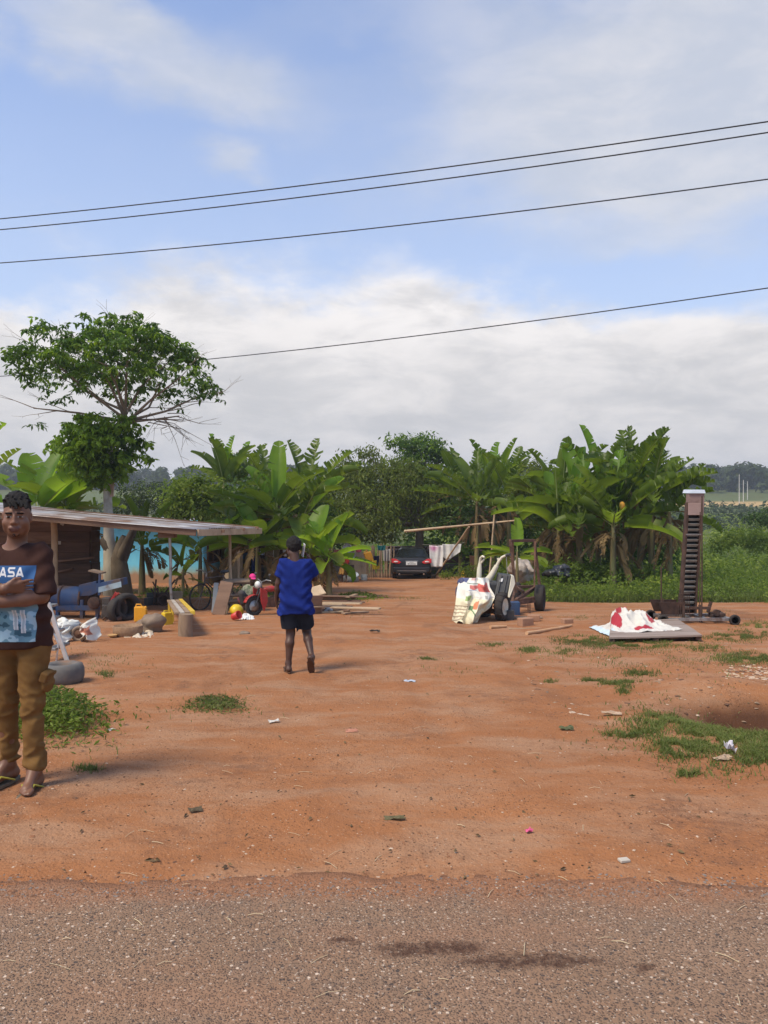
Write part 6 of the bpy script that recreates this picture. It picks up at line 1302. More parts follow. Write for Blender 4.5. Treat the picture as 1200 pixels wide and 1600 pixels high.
def bicycle():
    p = onG(313, 953); t = thing('old_bicycle', 'old dark bicycle leaning at the edge of the shed, left of the leaning boards', 'bicycle', p, R(52)); M_F = pmat('bike_frame', (.05, .045, .04), (.12, .075, .05), 8, .6, .2); r = .29
    for xx in (0, .98):
        w = MB(); d, s, u = Vector((0, 1, 0)), Vector((1, 0, 0)), Vector((0, 0, 1)); ring = [Vector((xx, 0, r)) + s * math.cos(a) * r + u * math.sin(a) * r for a in [i * 2 * math.pi / 24 for i in range(25)]]; w.tube(ring, .02, 8, False); wo = w.build('wheel', M_TYRE, t); q = MB()
        for i in range(10): a = i * math.pi / 5; q.tube([(xx, 0, r), (xx + math.cos(a) * r, 0, r + math.sin(a) * r)], .003, 4, False)
        q.build('spokes', M_STEEL, wo)
    f = MB(); spans(f, [((0, 0, r), (.16, 0, .74)), ((.16, 0, .70), (.66, 0, .72)), ((.18, 0, .6), (.55, 0, .28)), ((.55, 0, .28), (.68, 0, .78)), ((.55, 0, .28), (.98, 0, r)), ((.67, 0, .70), (.98, 0, r))], .017, 8); f.build('frame', M_F, t)
    h = MB(); h.tube([(.10, -.28, .86), (.18, -.2, .88), (.17, 0, .82), (.18, .2, .88), (.10, .28, .86)], .014, 8); h.tube([(.16, 0, .72), (.17, 0, .82)], .015, 8); h.build('handlebar', M_STEEL, t); s = MB(); s.ell((.70, 0, .82), (.13, .07, .04), 12, 6); s.build('saddle', M_BLKP, t); c = MB(); c.lathe([(.07, -.01), (.08, 0), (.07, .01)], (.55, -.05, .28), (0, 1, 0), 16); c.bar((.55, -.06, .28), (.60, -.06, .14), .02, .015); c.build('crank', M_RUST, t); b = MB(); b.box((.86, 0, .62), (.34, .14, .02)); b.build('carrier', M_F, t)
bicycle()
def motorcycle():
    p = onG(426, 960); t = thing('red_motorcycle', 'red motorcycle with a battered front, parked behind the walking boy on the left', 'motorcycle', p, R(222)); r = .27; t.scale = (.76, .76, .76)
    for xx in (-.58, .60):
        w = MB(); w.wheel((xx, 0, r), r, .10, (0, 1, 0)); wo = w.build('wheel', M_TYRE, t); q = MB(); q.lathe([(.03, .05), (.06, .03), (.165, .03), (.165, -.03), (.06, -.03), (.03, -.05)], (xx, 0, r), (0, 1, 0), 18); q.build('rim', M_STEEL, wo)
    f = MB(); spans(f, [((.60, -.07, r), (.38, -.05, .78)), ((.60, .07, r), (.38, .05, .78)), ((-.58, -.07, r), (-.1, -.06, .34)), ((-.58, .07, r), (-.1, .06, .34)), ((.36, 0, .70), (.10, 0, .30)), ((-.35, 0, .62), (.36, 0, .70))], .022, 8); f.build('frame', M_BLKP, t)
    e = MB(); e.box((.08, 0, .34), (.34, .22, .26)); e.lathe([(.10, -.12), (.11, 0), (.10, .12)], (.02, 0, .30), (0, 1, 0), 16); e.build('engine', M_RUST, t, .02)
    k = MB(); k.ell((.10, 0, .70), (.24, .12, .085), 16, 10); k.build('fuel_tank', M_REDP, t); s = MB(); s.ell((-.32, 0, .72), (.36, .12, .06), 16, 8); s.build('seat', M_BLKP, t)
    m = MB(); m.prism([Vector(q) for q in ((.30, 0, .66), (.52, 0, .78), (.50, 0, .40), (.40, 0, .12), (.28, 0, .40))], (0, -.20, 0), (0, -.17, 0)); m.prism([Vector(q) for q in ((.30, 0, .66), (.52, 0, .78), (.50, 0, .40), (.40, 0, .12), (.28, 0, .40))], (0, .17, 0), (0, .20, 0)); m.build('leg_shield', M_REDP, t, .01)
    g = MB()
    for i in range(9):
        a0, a1 = math.pi * (.12 + .085 * i), math.pi * (.12 + .085 * (i + 1)); c = Vector((.60, 0, r)); R0 = .315; g.quad(c + Vector((math.cos(a0) * R0, -.07, math.sin(a0) * R0)), c + Vector((math.cos(a0) * R0, .07, math.sin(a0) * R0)), c + Vector((math.cos(a1) * R0, .07, math.sin(a1) * R0)), c + Vector((math.cos(a1) * R0, -.07, math.sin(a1) * R0)), True)
    go = g.build('mudguard', M_REDP, t); mm = go.modifiers.new('s', 'SOLIDIFY'); mm.thickness = .008
    x = MB(); x.prism([Vector(q) for q in ((-.10, 0, .66), (-.62, 0, .72), (-.70, 0, .62), (-.20, 0, .48))], (0, -.15, 0), (0, .15, 0)); x.build('side_panel', M_REDP, t, .02)
    h = MB(); h.tube([(.28, -.34, .95), (.34, -.2, .97), (.36, 0, .90), (.34, .2, .97), (.28, .34, .95)], .014, 8); h.tube([(.36, 0, .76), (.36, 0, .90)], .02, 8); h.build('handlebar', M_STEEL, t); l = MB(); l.ell((.48, 0, .84), (.08, .10, .10), 14, 8); l.build('headlight', pmat('lamp_white', (.7, .7, .66), None, 5, .2, 0), t); u = MB(); u.tube([(.0, -.16, .28), (-.3, -.17, .26), (-.62, -.18, .34)], [.03, .04, .045], 10); u.build('exhaust_pipe', pmat('white_pipe', (.66, .64, .60), None, 5, .4), t)
    for y in (-.3, .3): v = MB(); v.tube([(.30, y, .96), (.33, y * 1.1, 1.08)], .006, 5); v.ell((.33, y * 1.15, 1.11), (.02, .06, .04), 10, 6); v.build('mirror', M_BLKP, t)
motorcycle()
def junk():
    p = onG(246, 946); t = thing('scrap_iron_heap', 'dark heap of rusty bars and machine parts left of the metal roof pole', 'scrap heap', p); rng = random.Random(4)
    for i in range(4): m = MB(); x, y, h = rng.uniform(-.35, .35), rng.uniform(-.1, .3), rng.uniform(.12, .32); m.box((x, y, h / 2 - .02), (rng.uniform(.15, .3), rng.uniform(.15, .3), h), (rng.uniform(-.2, .2), 0, rng.uniform(0, 1))); m.build('machine_part', M_RUSTD if i % 2 else M_BLKP, t, .012)
    for i in range(7): m = MB(); x = rng.uniform(-.4, .3); m.tube([(x, rng.uniform(-.2, .1), 0), (x + rng.uniform(-.45, .45), rng.uniform(.1, .4), rng.uniform(.25, .62))], rng.uniform(.012, .022), 6); m.build('bar', M_RUSTD, t)
    m = MB(); m.lathe([(.13, -.03), (.15, 0), (.13, .03), (.10, .03), (.10, -.03), (.13, -.03)], (.2, -.18, .14), (.3, -1, .2), 18); m.build('pulley_ring', M_RUSTD, t)
    p = onG(275, 943); t = thing('wooden_block', 'squat pale wooden block under the roof, right of the scrap iron heap', 'block', p); m = MB(); m.box((0, 0, .13), (.30, .26, .28), (0, .05, .3)); m.build('block', M_WOODP, t, .012)
junk()
m = MB(); m.lathe([(.0, .15), (.08, .14), (.135, .08), (.15, 0), (.14, 0), (.12, .07), (.0, .13)], (0, 0, 0), (.5, -.5, .7), 20); p = onG(369, 961); p.z += .06; tag(m.build('yellow_bowl', pmat('yellow_plastic', (.72, .50, .02), None, 5, .4, 0), None, 0, p), 'yellow plastic bowl lying on its side beside the motorcycle', 'bowl')
m = MB(); m.lathe([(.06, 0), (.085, .16), (.075, .16), (.05, .02)], (0, 0, 0), (.7, -.4, .3), 16); p = onG(364, 971); p.z += .07; tag(m.build('red_cup', pmat('red_plastic', (.62, .05, .04), None, 5, .4, 0), None, 0, p), 'red plastic cup tipped over in front of the yellow bowl', 'cup')
m = MB(); m.lathe([(.05, 0), (.11, .08), (.12, .13), (.11, .13), (.04, .02)], (0, 0, 0), (.2, -.3, .9), 16); p = onG(378, 953); tag(m.build('pink_basin', pmat('pink_plastic', (.60, .16, .14), None, 5, .4, 0), None, 0, p + Vector((0, 0, .12))), 'faded red basin resting at the trestle foot beside the motorcycle', 'basin')
# --- heap of planks
def plank_heap():
    rng = random.Random(12); L_ = 'weathered plank lying criss-cross in the low heap behind the walking boy'
    for i in range(17):
        px, py = rng.uniform(500, 556), rng.uniform(938, 961); p = onG(px, py); ln = rng.uniform(.7, 1.6); a = rng.uniform(-.5, .5) + (0 if i % 4 else 1.0); z = .03 + .05 * (i // 5) + rng.uniform(0, .03); d = Vector((math.cos(a), math.sin(a) * .9, rng.uniform(-.05, .05))) * ln / 2
        za, zb = gzf(p.x - d.x, p.y - d.y), gzf(p.x + d.x, p.y + d.y); m = MB(); m.bar(Vector((-d.x, -d.y, za - p.z + z - d.z * .3)), Vector((d.x, d.y, zb - p.z + z + d.z * .3)), rng.uniform(.07, .14), .03); tag(m.build('plank', [M_WOOD, M_WOODB, M_WOODP, M_WOODB][i % 4], None, .004, p), L_, 'plank', 'planks in the low heap')
plank_heap()
p = onG(490, 960); t = thing('open_crate', 'tilted dark wooden crate at the left end of the plank heap behind the walking boy', 'crate', p, .3); rng = random.Random(2); m = MB(); m.box((0, 0, .20), (.36, .03, .40), (.25, 0, 0)); m.box((0, .36, .20), (.36, .03, .40), (.25, 0, 0)); m.box((-.17, .18, .2), (.03, .36, .40)); m.box((.17, .18, .2), (.03, .36, .40)); m.build('sides', M_WOODB, t, .004); m = MB(); m.box((.02, .16, .44), (.46, .42, .025), (.35, -.25, 0)); m.build('lid', M_WOODP, t, .004)
lump('white_rubble', onG(512, 957) + Vector((0, 0, .05)), .09, pmat('chalk', (.62, .60, .56), None, 5, .9, .3), 'small white lump among the planks of the low heap', 'rubble', 3, .7, .15)
# ---------------------------------------------------------------- wires and poles
def wire(a, b, r, lab, sag=.25):
    A, Bq = W(*a), W(*b); d = Bq - A; P0, P1 = A - d * 2.2, Bq + d * 1.6; n = 60; pts = []
    for i in range(n + 1):
        q = P0.lerp(P1, i / n); k = (q - A).dot(d) / d.length_squared; q.z -= sag * 4 * k * (1 - k) * (1 if 0 <= k <= 1 else 1); pts.append(q)
    m = MB(); m.tube(pts, r, 6, False); return tag(m.build('power_line', pmat('wire', (.02, .02, .022), None, 5, .6, 0)), lab, 'power line', 'power lines across the sky')
wire((0, 342, 14.0), (1200, 190, 10.5), .0095, 'topmost of the two close parallel power lines high in the sky', .08); wire((0, 359, 14.0), (1200, 207, 10.5), .0095, 'lower of the two close parallel power lines high in the sky', .09)
wire((0, 411, 14.6), (1200, 280, 11.2), .0095, 'single power line just under the close parallel pair', .10); wire((0, 588, 27.5), (1200, 450, 16.5), .013, 'lowest power line, passing behind the crown of the tall tree', .22)
def pole(px, pyb, pyt, Y, r, lab, name='utility_pole', arm=True, mt=None):
    x = PX(px, Y); zb = min(PZ(pyb, Y), float(np.interp(Y, KY, KZ)) - .5); t = thing(name, lab, 'pole', (x, Y, zb)); H = PZ(pyt, Y) - zb; m = MB(); m.tube([(0, 0, 0), (0, 0, H)], [r, r * .7], 8); m.build('shaft', mt or pmat('grey_pole', (.42, .39, .34)), t)
    if arm: m = MB(); m.bar((-r * 6, 0, H * .95), (r * 6, 0, H * .95), r, r); m.build('crossarm', M_WOOD, t)
pole(106, 790, 735, 70, .14, 'distant grey utility pole between the banana leaves and the tall tree', mt=M_WOOD)
M_PO = pmat('white_pole', (.62, .60, .55))
pole(1155, 777, 741, 190, .10, 'tallest and nearest of the three distant white poles in the field', mt=M_PO, arm=False); pole(1161.5, 773, 750, 205, .10, 'middle one of the three distant white poles in the field', mt=M_PO, arm=False); pole(1168, 772, 752, 215, .10, 'rightmost and shortest of the three distant white poles in the field', mt=M_PO, arm=False)
# ---------------------------------------------------------------- litter, chips, pebbles
def scatter(name, n, region, smin, smax, mats, seed, flat=.6, power=2.2):
    r = np.random.default_rng(seed); px = r.uniform(region[0], region[1], n); py = region[2] + (region[3] - region[2]) * r.random(n) ** .8
    Y = np.array([gY(v) for v in py]); x = (px - 600) / FPX * Y; z = gz(x, Y, True); s = smin + (smax - smin) * r.random(n) ** power
    base = np.array([(-1, -.7, 0), (.9, -.8, 0), (1, .8, 0), (-.8, 1, 0), (-.5, -.4, .8), (.6, -.3, 1), (.4, .5, .75), (-.5, .5, .9)]); V = base[None] * (1 + r.uniform(-.3, .3, (n, 8, 3))); V[:, :, 2] *= flat; a = r.uniform(0, 6.28, n); c, d = np.cos(a)[:, None], np.sin(a)[:, None]
    st = r.uniform(.7, 1.6, (n, 1)); X = V[:, :, 0] * st; V2 = np.stack([X * c - V[:, :, 1] * d, X * d + V[:, :, 1] * c, V[:, :, 2]], -1) * s[:, None, None] * .5 + np.stack([x, Y, np.where(Y < road_edge(x), np.maximum(z, .002), z) - s * .05], -1)[:, None]
    q = np.array([(0, 1, 5, 4), (1, 2, 6, 5), (2, 3, 7, 6), (3, 0, 4, 7), (4, 5, 6, 7)]); F = (np.arange(n)[:, None, None] * 8 + q[None]).reshape(-1, 4); mi = np.repeat(r.integers(0, len(mats), n), 5)
    return tag(mesh_obj(name, V2.reshape(-1, 3), F, mats, None, False, mi), kind='stuff')
M_CL = pmat('clod', (.32, .145, .07), (.24, .105, .05), 30, .95, .4, 90); M_CL2 = pmat('clod_dark', (.11, .055, .032), (.16, .08, .045), 30, .95, .4, 90); M_CH = pmat('pale_chip', (.44, .31, .21), (.52, .40, .30), 20, .9); M_ST2 = pmat('grey_grit', (.16, .13, .11), (.24, .19, .16), 30, .9)
scatter('pebbles', 6500, (-80, 1280, 985, 1400), .003, .014, [M_CL, M_CL, M_CL, M_CL2], 1, .6, 2.5); scatter('clods', 700, (-80, 1280, 960, 1390), .008, .026, [M_CL, M_CL, M_CL2], 2, .45, 3.); scatter('chips', 900, (-80, 1280, 960, 1395), .004, .018, [M_CH], 3, .3)
scatter('road_grit', 9000, (-60, 1260, 1385, 1600), .003, .009, [M_ST2, M_CH, M_CL, M_ST2], 4, .5, 2.0); scatter('edge_grit', 3500, (-60, 1260, 1366, 1402), .004, .016, [M_CL, M_CL2, M_ST2], 5, .5, 2.2); scatter('wood_chips', 420, (1130, 1230, 1040, 1062), .015, .06, [M_CH, M_WOODP, M_CL2], 6, .35); scatter('yard_litter', 500, (820, 1200, 1000, 1120), .01, .05, [M_CH, M_CL2, M_WOOD, M_CL2], 7, .3, 2.5)
def straws(n, seed):
    r = np.random.default_rng(seed); m = MB()
    for i in range(n):
        px, py = r.uniform(0, 1200), r.uniform(1010, 1590); p = onG(px, py) if py < 1380 else Vector((PX(px, gY(py)), gY(py), .004)); a = r.uniform(0, 3.14); l = r.uniform(.015, .05); rr = r.uniform(.0009, .0018); d = Vector((math.cos(a) * l, math.sin(a) * l, 0)); h = float(gz(p.x, p.y, True)) if py < 1380 else .003; m.tube([Vector((p.x - d.x, p.y - d.y, h + .003)), Vector((p.x, p.y, h + .006 + r.uniform(0, .006))), Vector((p.x + d.x, p.y + d.y, h + .004))], rr, 4, False)
    tag(m.build('straw', pmat('straw_colour', (.50, .37, .22), (.62, .50, .32), 8)), kind='stuff')
straws(80, 3)
def leaf_litter(n, seed):
    r = np.random.default_rng(seed); px = r.uniform(0, 1200, n); py = 1000 + 380 * r.random(n); Y = np.array([gY(v) for v in py]); x = (px - 600) / FPX * Y; z = gz(x, Y, True) + .008; V, F = leaf_cloud(np.column_stack([x, Y, z]), np.column_stack([r.normal(size=(n, 2)) * .25, np.ones(n)]), .030, r, 0, .4, .6, .25); tag(mesh_obj('leaf_litter', V, F, pmat('dead_leaf', (.10, .062, .032), (.19, .13, .06), 20, .9)), kind='stuff')
leaf_litter(160, 2)
def scrap(px, py, w, d, h, col, lab, cat, rz=0, tilt=.1, name='scrap'):
    Yg = gY(py); x = PX(px, Yg); z = float(gz(x, Yg, True)) if py < 1380 else .0; m = MB(); r = random.Random(px); n = 5; V = []
    for i in range(n + 1):
        for j in range(n + 1): V.append(((i / n - .5) * w * (1 + r.uniform(-.12, .12)), (j / n - .5) * d * (1 + r.uniform(-.12, .12)), h * r.uniform(.2, 1)))
    F = [[i * (n + 1) + j, (i + 1) * (n + 1) + j, (i + 1) * (n + 1) + j + 1, i * (n + 1) + j + 1] for i in range(n) for j in range(n)]
    o = mesh_obj(name, V, F, pmat('scrap_%d_%d' % (px, py), col, tuple(c * .8 for c in col), 30, .7, .1), None, False, None, (x, Yg, z + .004)); o.rotation_euler = (tilt, 0, rz); mm = o.modifiers.new('s', 'SOLIDIFY'); mm.thickness = .002; return tag(o, lab, cat)
scrap(826, 1306, .035, .03, .02, (.62, .10, .22), 'small pink and white wrapper on the bare earth near the road', 'wrapper', .4, name='wrapper'); m = MB(); m.box((0, 0, .006), (.05, .032, .012), (.06, .04, 0)); p = onG(975, 1351); p.z = float(gz(p.x, p.y, True)) + .002; o = m.build('pale_tile_chip', pmat('pale_tile', (.52, .46, .38)), None, .002, p); o.rotation_euler = (0, 0, .3); tag(o, 'flat pale chip of tile lying by the road edge', 'tile')
scrap(428, 1129, .09, .05, .02, (.60, .56, .50), 'pale paper scrap on the earth right of the isolated grass tuft', 'paper', .5, name='paper_scrap'); scrap(640, 1066, .12, .06, .02, (.50, .55, .62), 'bluish white paper scrap on the earth right of the walking boy', 'paper', .2, name='paper_scrap'); scrap(549, 1147, .09, .06, .015, (.46, .20, .12), 'flat reddish scrap in the middle of the bare earth', 'scrap', .2); scrap(174, 1140, .06, .03, .01, (.66, .60, .52), 'pale scrap on the earth right of the green weed clump', 'paper', 1., name='paper_scrap')
scrap(1140, 1178, .05, .07, .09, (.66, .62, .66), 'crumpled white and lilac paper standing in the grass on the right', 'paper', .3, name='crumpled_paper'); scrap(1128, 1190, .12, .05, .03, (.42, .30, .20), 'dry curled brown leaf beside the crumpled paper on the right', 'leaf', .2, name='dry_leaf'); scrap(885, 1142, .10, .06, .03, (.09, .10, .04), 'dark curled leaf on the earth left of the long grass patch', 'leaf', .1, name='dry_leaf'); scrap(617, 1280, .11, .035, .02, (.13, .11, .05), 'long dry olive leaf lying at the centre of the foreground earth', 'leaf', .12, name='dry_leaf'); scrap(305, 1270, .07, .035, .02, (.10, .07, .035), 'small dark dry leaf on the left of the foreground earth', 'leaf', .4, name='dry_leaf'); scrap(955, 1120, .16, .05, .03, (.45, .32, .22), 'pale bark strip on the earth just left of the long grass patch', 'bark', -.2, name='bark_strip')
scrap(586, 992, .16, .08, .05, (.045, .03, .02), 'dark dry leaf scrap on the open yard right of the walking boy', 'leaf', .3, name='dry_leaf')
lump('small_stone', onG(383, 992) + Vector((0, 0, .03)), .075, M_STONE, 'flat dark brown stone alone on the yard left of the walking boy', 'stone', 41, .45, .1); lump('small_stone', onG(1190, 1112) + Vector((0, 0, .04)), .10, pmat('tan_stone', (.42, .28, .17), (.34, .22, .13), 6, .9, .4), 'tan stone at the rim of the eroded hollow on the right', 'stone', 42, .6, .1)
# ---------------------------------------------------------------- people
def skinmat(name, c, c2, rough=.5):
    m = pmat(name, c, c2, 9, rough, .12, 60, spec=.45, detail=3, bdist=.003); return m
M_SKIN = skinmat('skin_brown', (.150, .068, .038), (.185, .085, .048)); M_SKIND = skinmat('skin_dark', (.060, .027, .016), (.082, .037, .022)); M_LIP = skinmat('lip', (.120, .052, .038), (.135, .058, .044), .65)
M_EYEW = pmat('eye_white', (.30, .27, .24), None, 5, .25, 0); M_EYED = pmat('eye_dark', (.012, .008, .006), None, 5, .2, 0); M_SOLE = pmat('sole_pink', (.30, .16, .11), (.25, .13, .09), 8, .6, .1); M_NAIL = pmat('nail', (.34, .21, .16), None, 8, .4, 0)
M_HAIR = pmat('black_hair', (.010, .009, .009), (.020, .017, .016), 60, .75, 1.0, 160, spec=.25, bdist=.01)
def V3(*a): return np.array(a, float)
def unit(v): v = np.array(v, float); return v / (np.linalg.norm(v) + 1e-9)
def hand(s, wrist, d, palm_n, thumb, sc=1.0, curl=.5, k=.006):
    """palm plus five separate fingers; d = direction of the fingers, palm_n = side the palm faces, thumb = side of the thumb"""
    d, n, t = unit(d), unit(palm_n), unit(thumb); w = V3(*wrist)
    for o in (-.026, -.009, .009, .026): s.rc(w + t * o * .6 * sc, w + d * .088 * sc + t * o * sc, .0155 * sc, .0135 * sc, .008, sq=(n, 1.15))
    for i, o in enumerate((.030, .010, -.010, -.029)):
        L = (.070, .078, .072, .056)[i] * sc; r = (.0088, .0092, .0088, .0078)[i] * sc; p = w + d * .090 * sc + t * o * sc; dd = d + t * (.10 - .07 * i)
        for j, f in enumerate((.42, .32, .26)):
            a = curl * (.6 + j * .8 + .1 * i); q = p + unit(d * math.cos(a) + n * math.sin(a) + t * (.08 - .05 * i)) * L * f; s.rc(p, q, r * (1 - .08 * j), r * (1 - .08 * (j + 1)), .003); p = q
    p = w + d * .028 * sc + t * .026 * sc; q = p + unit(d * .75 + t * .65 + n * .25) * .040 * sc; e = q + unit(d * .95 + t * .1 + n * .35) * .032 * sc; s.rc(p, q, .0145 * sc, .0105 * sc, .008); s.rc(q, e, .0105 * sc, .0085 * sc, .003)
def head(s, c, f, sc=1.0, up=(0, 0, 1), ears=True):
    """c = centre of the head, f = the way the face looks"""
    f, u = unit(f), unit(up); u = unit(u - f * (f @ u)); r = np.cross(f, u); P = lambda x, y, z: c + (r * x + f * y + u * z) * sc; RM = np.stack([r, f, u], 1)
    E = lambda x, y, z, a, b, cc, k=.012, op='u': s.el(P(x, y, z), V3(a, b, cc) * sc, k * sc, op, RM)
    E(0, -.012, .035, .073, .092, .085, .02); E(0, .022, -.035, .060, .068, .075, .03); E(0, .052, -.085, .030, .030, .026, .03)
    for x in (-1, 1):
        E(x * .046, .050, -.030, .026, .026, .026, .02); E(x * .055, .010, -.060, .016, .035, .030, .025); E(x * .028, .080, .030, .030, .014, .011, .012); E(x * .031, .090, .008, .021, .014, .012, .010, 's'); E(x * .031, .071, .007, .017, .014, .0115, .006)
        if ears: E(x * .076, -.004, .0, .010, .022, .032, .010); E(x * .081, .004, .002, .005, .012, .018, .006, 's')
        E(x * .013, .093, -.031, .011, .011, .009, .006); E(x * .018, .088, -.060, .018, .012, .010, .012)
    E(0, .088, -.006, .011, .018, .026, .012); E(0, .100, -.026, .0125, .0125, .011, .008)
    E(0, .088, -.060, .026, .009, .0065, .006); E(0, .086, -.073, .024, .010, .008, .006); E(0, .101, -.067, .024, .006, .0016, .002, 's'); E(0, .082, -.089, .020, .006, .006, .008, 's')
    return P, RM
def foot(s, ank, fwd, sc=1.0, toes=True, up=(0, 0, 1)):
    f, u = unit(fwd), unit(up); r = unit(np.cross(f, u)); a = V3(*ank); b = a - u * .065 * sc
    s.rc(a - f * .0, b - f * .035 * sc, .036 * sc, .030 * sc, .02); s.rc(b - f * .03 * sc, b + f * .115 * sc - u * .004 * sc, .030 * sc, .026 * sc, .03, sq=(u, 1.2)); s.rc(a + f * .02 * sc, b + f * .10 * sc, .032 * sc, .022 * sc, .03)
    if toes:
        for i, o in enumerate((-.030, -.012, .003, .017, .029)):
            for sg in (1,): p = b + f * (.13 - .010 * abs(i - 1)) * sc + r * o * sc - u * .006 * sc; s.rc(p, p + f * (.035 - .004 * i) * sc - u * .006 * sc, (.0135 if i == 0 else .0095) * sc, (.012 if i == 0 else .0085) * sc, .004)
def flipflop(ank, fwd, sc, parent, sole_c, strap_c, key, up=(0, 0, 1)):
    f, u = unit(fwd), unit(up); r = unit(np.cross(f, u)); b = V3(*ank) - u * .100 * sc; m = MB(); pts = []
    for i in range(28):
        a = 2 * math.pi * i / 28; y = math.cos(a); w = .042 + .010 * y; pts.append(Vector(b + f * (.055 + .138 * y) * sc + r * math.sin(a) * w * sc))
    m.prism(pts, tuple(-u * .010 * sc), tuple(u * .008 * sc)); o = m.build('flip_flop', pmat('sole_' + key, sole_c, None, 8, .7, .1), parent, .003)
    t = MB(); toe = b + f * .125 * sc - r * .012 * sc + u * .012 * sc; 
    for sg in (-1, 1): t.tube([Vector(toe), Vector(b + f * .085 * sc + r * sg * .030 * sc + u * .050 * sc), Vector(b + f * .005 * sc + r * sg * .046 * sc + u * .012 * sc)], .0055 * sc, 6)
    t.build('strap', pmat('strap_' + key, strap_c, None, 8, .5, 0), o)
def fabric(name, c, c2=None): return pmat(name, c, c2 or tuple(x * .85 for x in c), 14, .9, .3, 260, spec=.12, bdist=.002)
def torso(s, rows, k=.03):
    """rows: (x centre, y, z, half width, radius) from top to bottom, filled in between"""
    for a, b in zip(rows[:-1], rows[1:]):
        n = max(1, int(math.ceil(abs(a[2] - b[2]) / .035)))
        for i in range(n + (b is rows[-1])):
            f = i / n; x, y, z, w, r = [p * (1 - f) + q * f for p, q in zip(a, b)]; s.rc(V3(x - w, y, z), V3(x + w, y, z), r, r, k)
def standing_man():
    Y = 4.60; x = PX(19, Y); z = float(gz(x, Y, True)) + .010; t = thing('person', 'young man standing with folded arms in a brown T-shirt and mustard cargo trousers', 'person', (x, Y, z)); h = .0075
    # joints (x to the picture's right, -y towards the camera)
    ch = V3(0, 0, 1.26); sR, sL = V3(-.165, .01, 1.400), V3(.165, .01, 1.400); eR, eL = V3(-.225, -.07, 1.155), V3(.205, -.07, 1.150); wR, wL = V3(.055, -.205, 1.205), V3(-.035, -.235, 1.120)
    hp = V3(.035, .01, .93); aL, aR = V3(.150, -.03, .114), V3(-.075, .11, .114); kL, kR = V3(.122, -.015, .51), V3(-.060, .045, .51)
    s = SDF([-.42, -.36, -.02], [.40, .28, 1.84], h)
    fdir = unit((.30, -1, -.04)); hc = V3(.040, -.025, 1.612); P, RM = head(s, hc, fdir, 1.0)
    s.rc(V3(.030, .01, 1.52), V3(.012, .02, 1.40), .054, .060, .03); torso(s, [(0, .015, 1.385, .11, .062), (0, .01, 1.27, .06, .075), (.01, .02, 1.10, .04, .07), (.035, .02, .93, .06, .085)])
    for sh, e, w in ((sR, eR, wR), (sL, eL, wL)):
        s.rc(sh, e, .052, .043, .03); m_ = e * .7 + w * .3; s.rc(e, m_, .044, .046, .02); s.rc(m_, w, .046, .029, .02)
    hand(s, wR, (.80, .42, .10), (-.3, .8, -.25), (.0, -.4, 1), 1.0, .25); hand(s, wL, (-.85, .20, .28), (.1, .9, .2), (.1, -.3, 1), 1.0, .55)
    for hx, k, a in ((.09, kL, aL), (-.09, kR, aR)): s.rc(hp + (hx, 0, -.03), k, .085, .055, .03); s.rc(k, a, .052, .036, .02)
    foot(s, aL, (.05, -1, 0), 1.1); foot(s, aR, (-.30, -1, 0), 1.1)
    def paint(c):
        d = (c - hc) @ RM; m = np.zeros(len(c), int); lip = (np.abs(d[:, 0]) < .028) & (d[:, 1] > .088) & (d[:, 2] > -.083) & (d[:, 2] < -.053); m[lip] = 1
        eye = (((np.abs(d[:, 0]) - .031) / .0155) ** 2 + ((d[:, 2] - .006) / .0062) ** 2 < 1) & (d[:, 1] > .06); m[eye] = 2
        iris = (((np.abs(d[:, 0]) - .030) / .0068) ** 2 + ((d[:, 2] - .006) / .0066) ** 2 < 1) & (d[:, 1] > .06); m[iris] = 3
        br = (np.abs(d[:, 2] - (.0265 - .10 * (np.abs(d[:, 0]) - .022) ** 1 * .15)) < .0045) & (np.abs(d[:, 0]) > .010) & (np.abs(d[:, 0]) < .050) & (d[:, 1] > .05); m[br] = 4
        bd = (d[:, 2] < -.094) & (d[:, 2] > -.113) & (d[:, 1] > .06) & (d[:, 1] > .03) & (np.abs(d[:, 0]) < .03); m[bd & (hash2(np.floor(c[:, 0] * 300), np.floor(c[:, 2] * 300), 3) > .55)] = 4
        nl = (d[:, 1] > .5) ; return m
    s.build('body', [M_SKIN, M_LIP, M_EYEW, M_EYED, M_HAIR], t, paint)
    # hair: shaved sides, twisted spikes on top falling a little to the front
    q = SDF([-.16, -.20, 1.58], [.20, .16, 1.90], .0055); rng = random.Random(5)
    q.el(P(0, -.010, .080), (.074, .088, .080), .01, R3=RM); q.el(P(0, -.030, .045), (.0755, .082, .082), .01, R3=RM)
    q.half(P(0, .06, .062), RM @ V3(0, .55, -1), .01)
    for i in range(170):
        a = rng.uniform(0, 6.28); rr = rng.uniform(0, 1) ** .5; bx, by = .066 * rr * math.cos(a), -.008 + .080 * rr * math.sin(a); b = P(bx, by, .132 - .052 * rr * rr); dv = RM @ unit(V3(bx * 9 + rng.uniform(-.7, .7), (by + .02) * 7 + rng.uniform(-.3, .8), 1.1 + rng.uniform(-.4, .3))); l = rng.uniform(.018, .044); e = b + dv * l + RM @ V3(0, .008, -.008); q.rc(b, b + dv * l * .6, .0080, .0068, .006); q.rc(b + dv * l * .6, e, .0068, .003, .003)
    for i in range(12): bx = -.066 + .0095 * i; b = P(bx, .070, .100); e = P(bx - .012 + rng.uniform(-.01, .01), .098, .072 + rng.uniform(-.018, .014)); q.rc(b, e, .009, .005, .004)
    q.build('hair', M_HAIR, t)
    # T-shirt
    sh = SDF([-.42, -.30, .80], [.40, .26, 1.50], h)
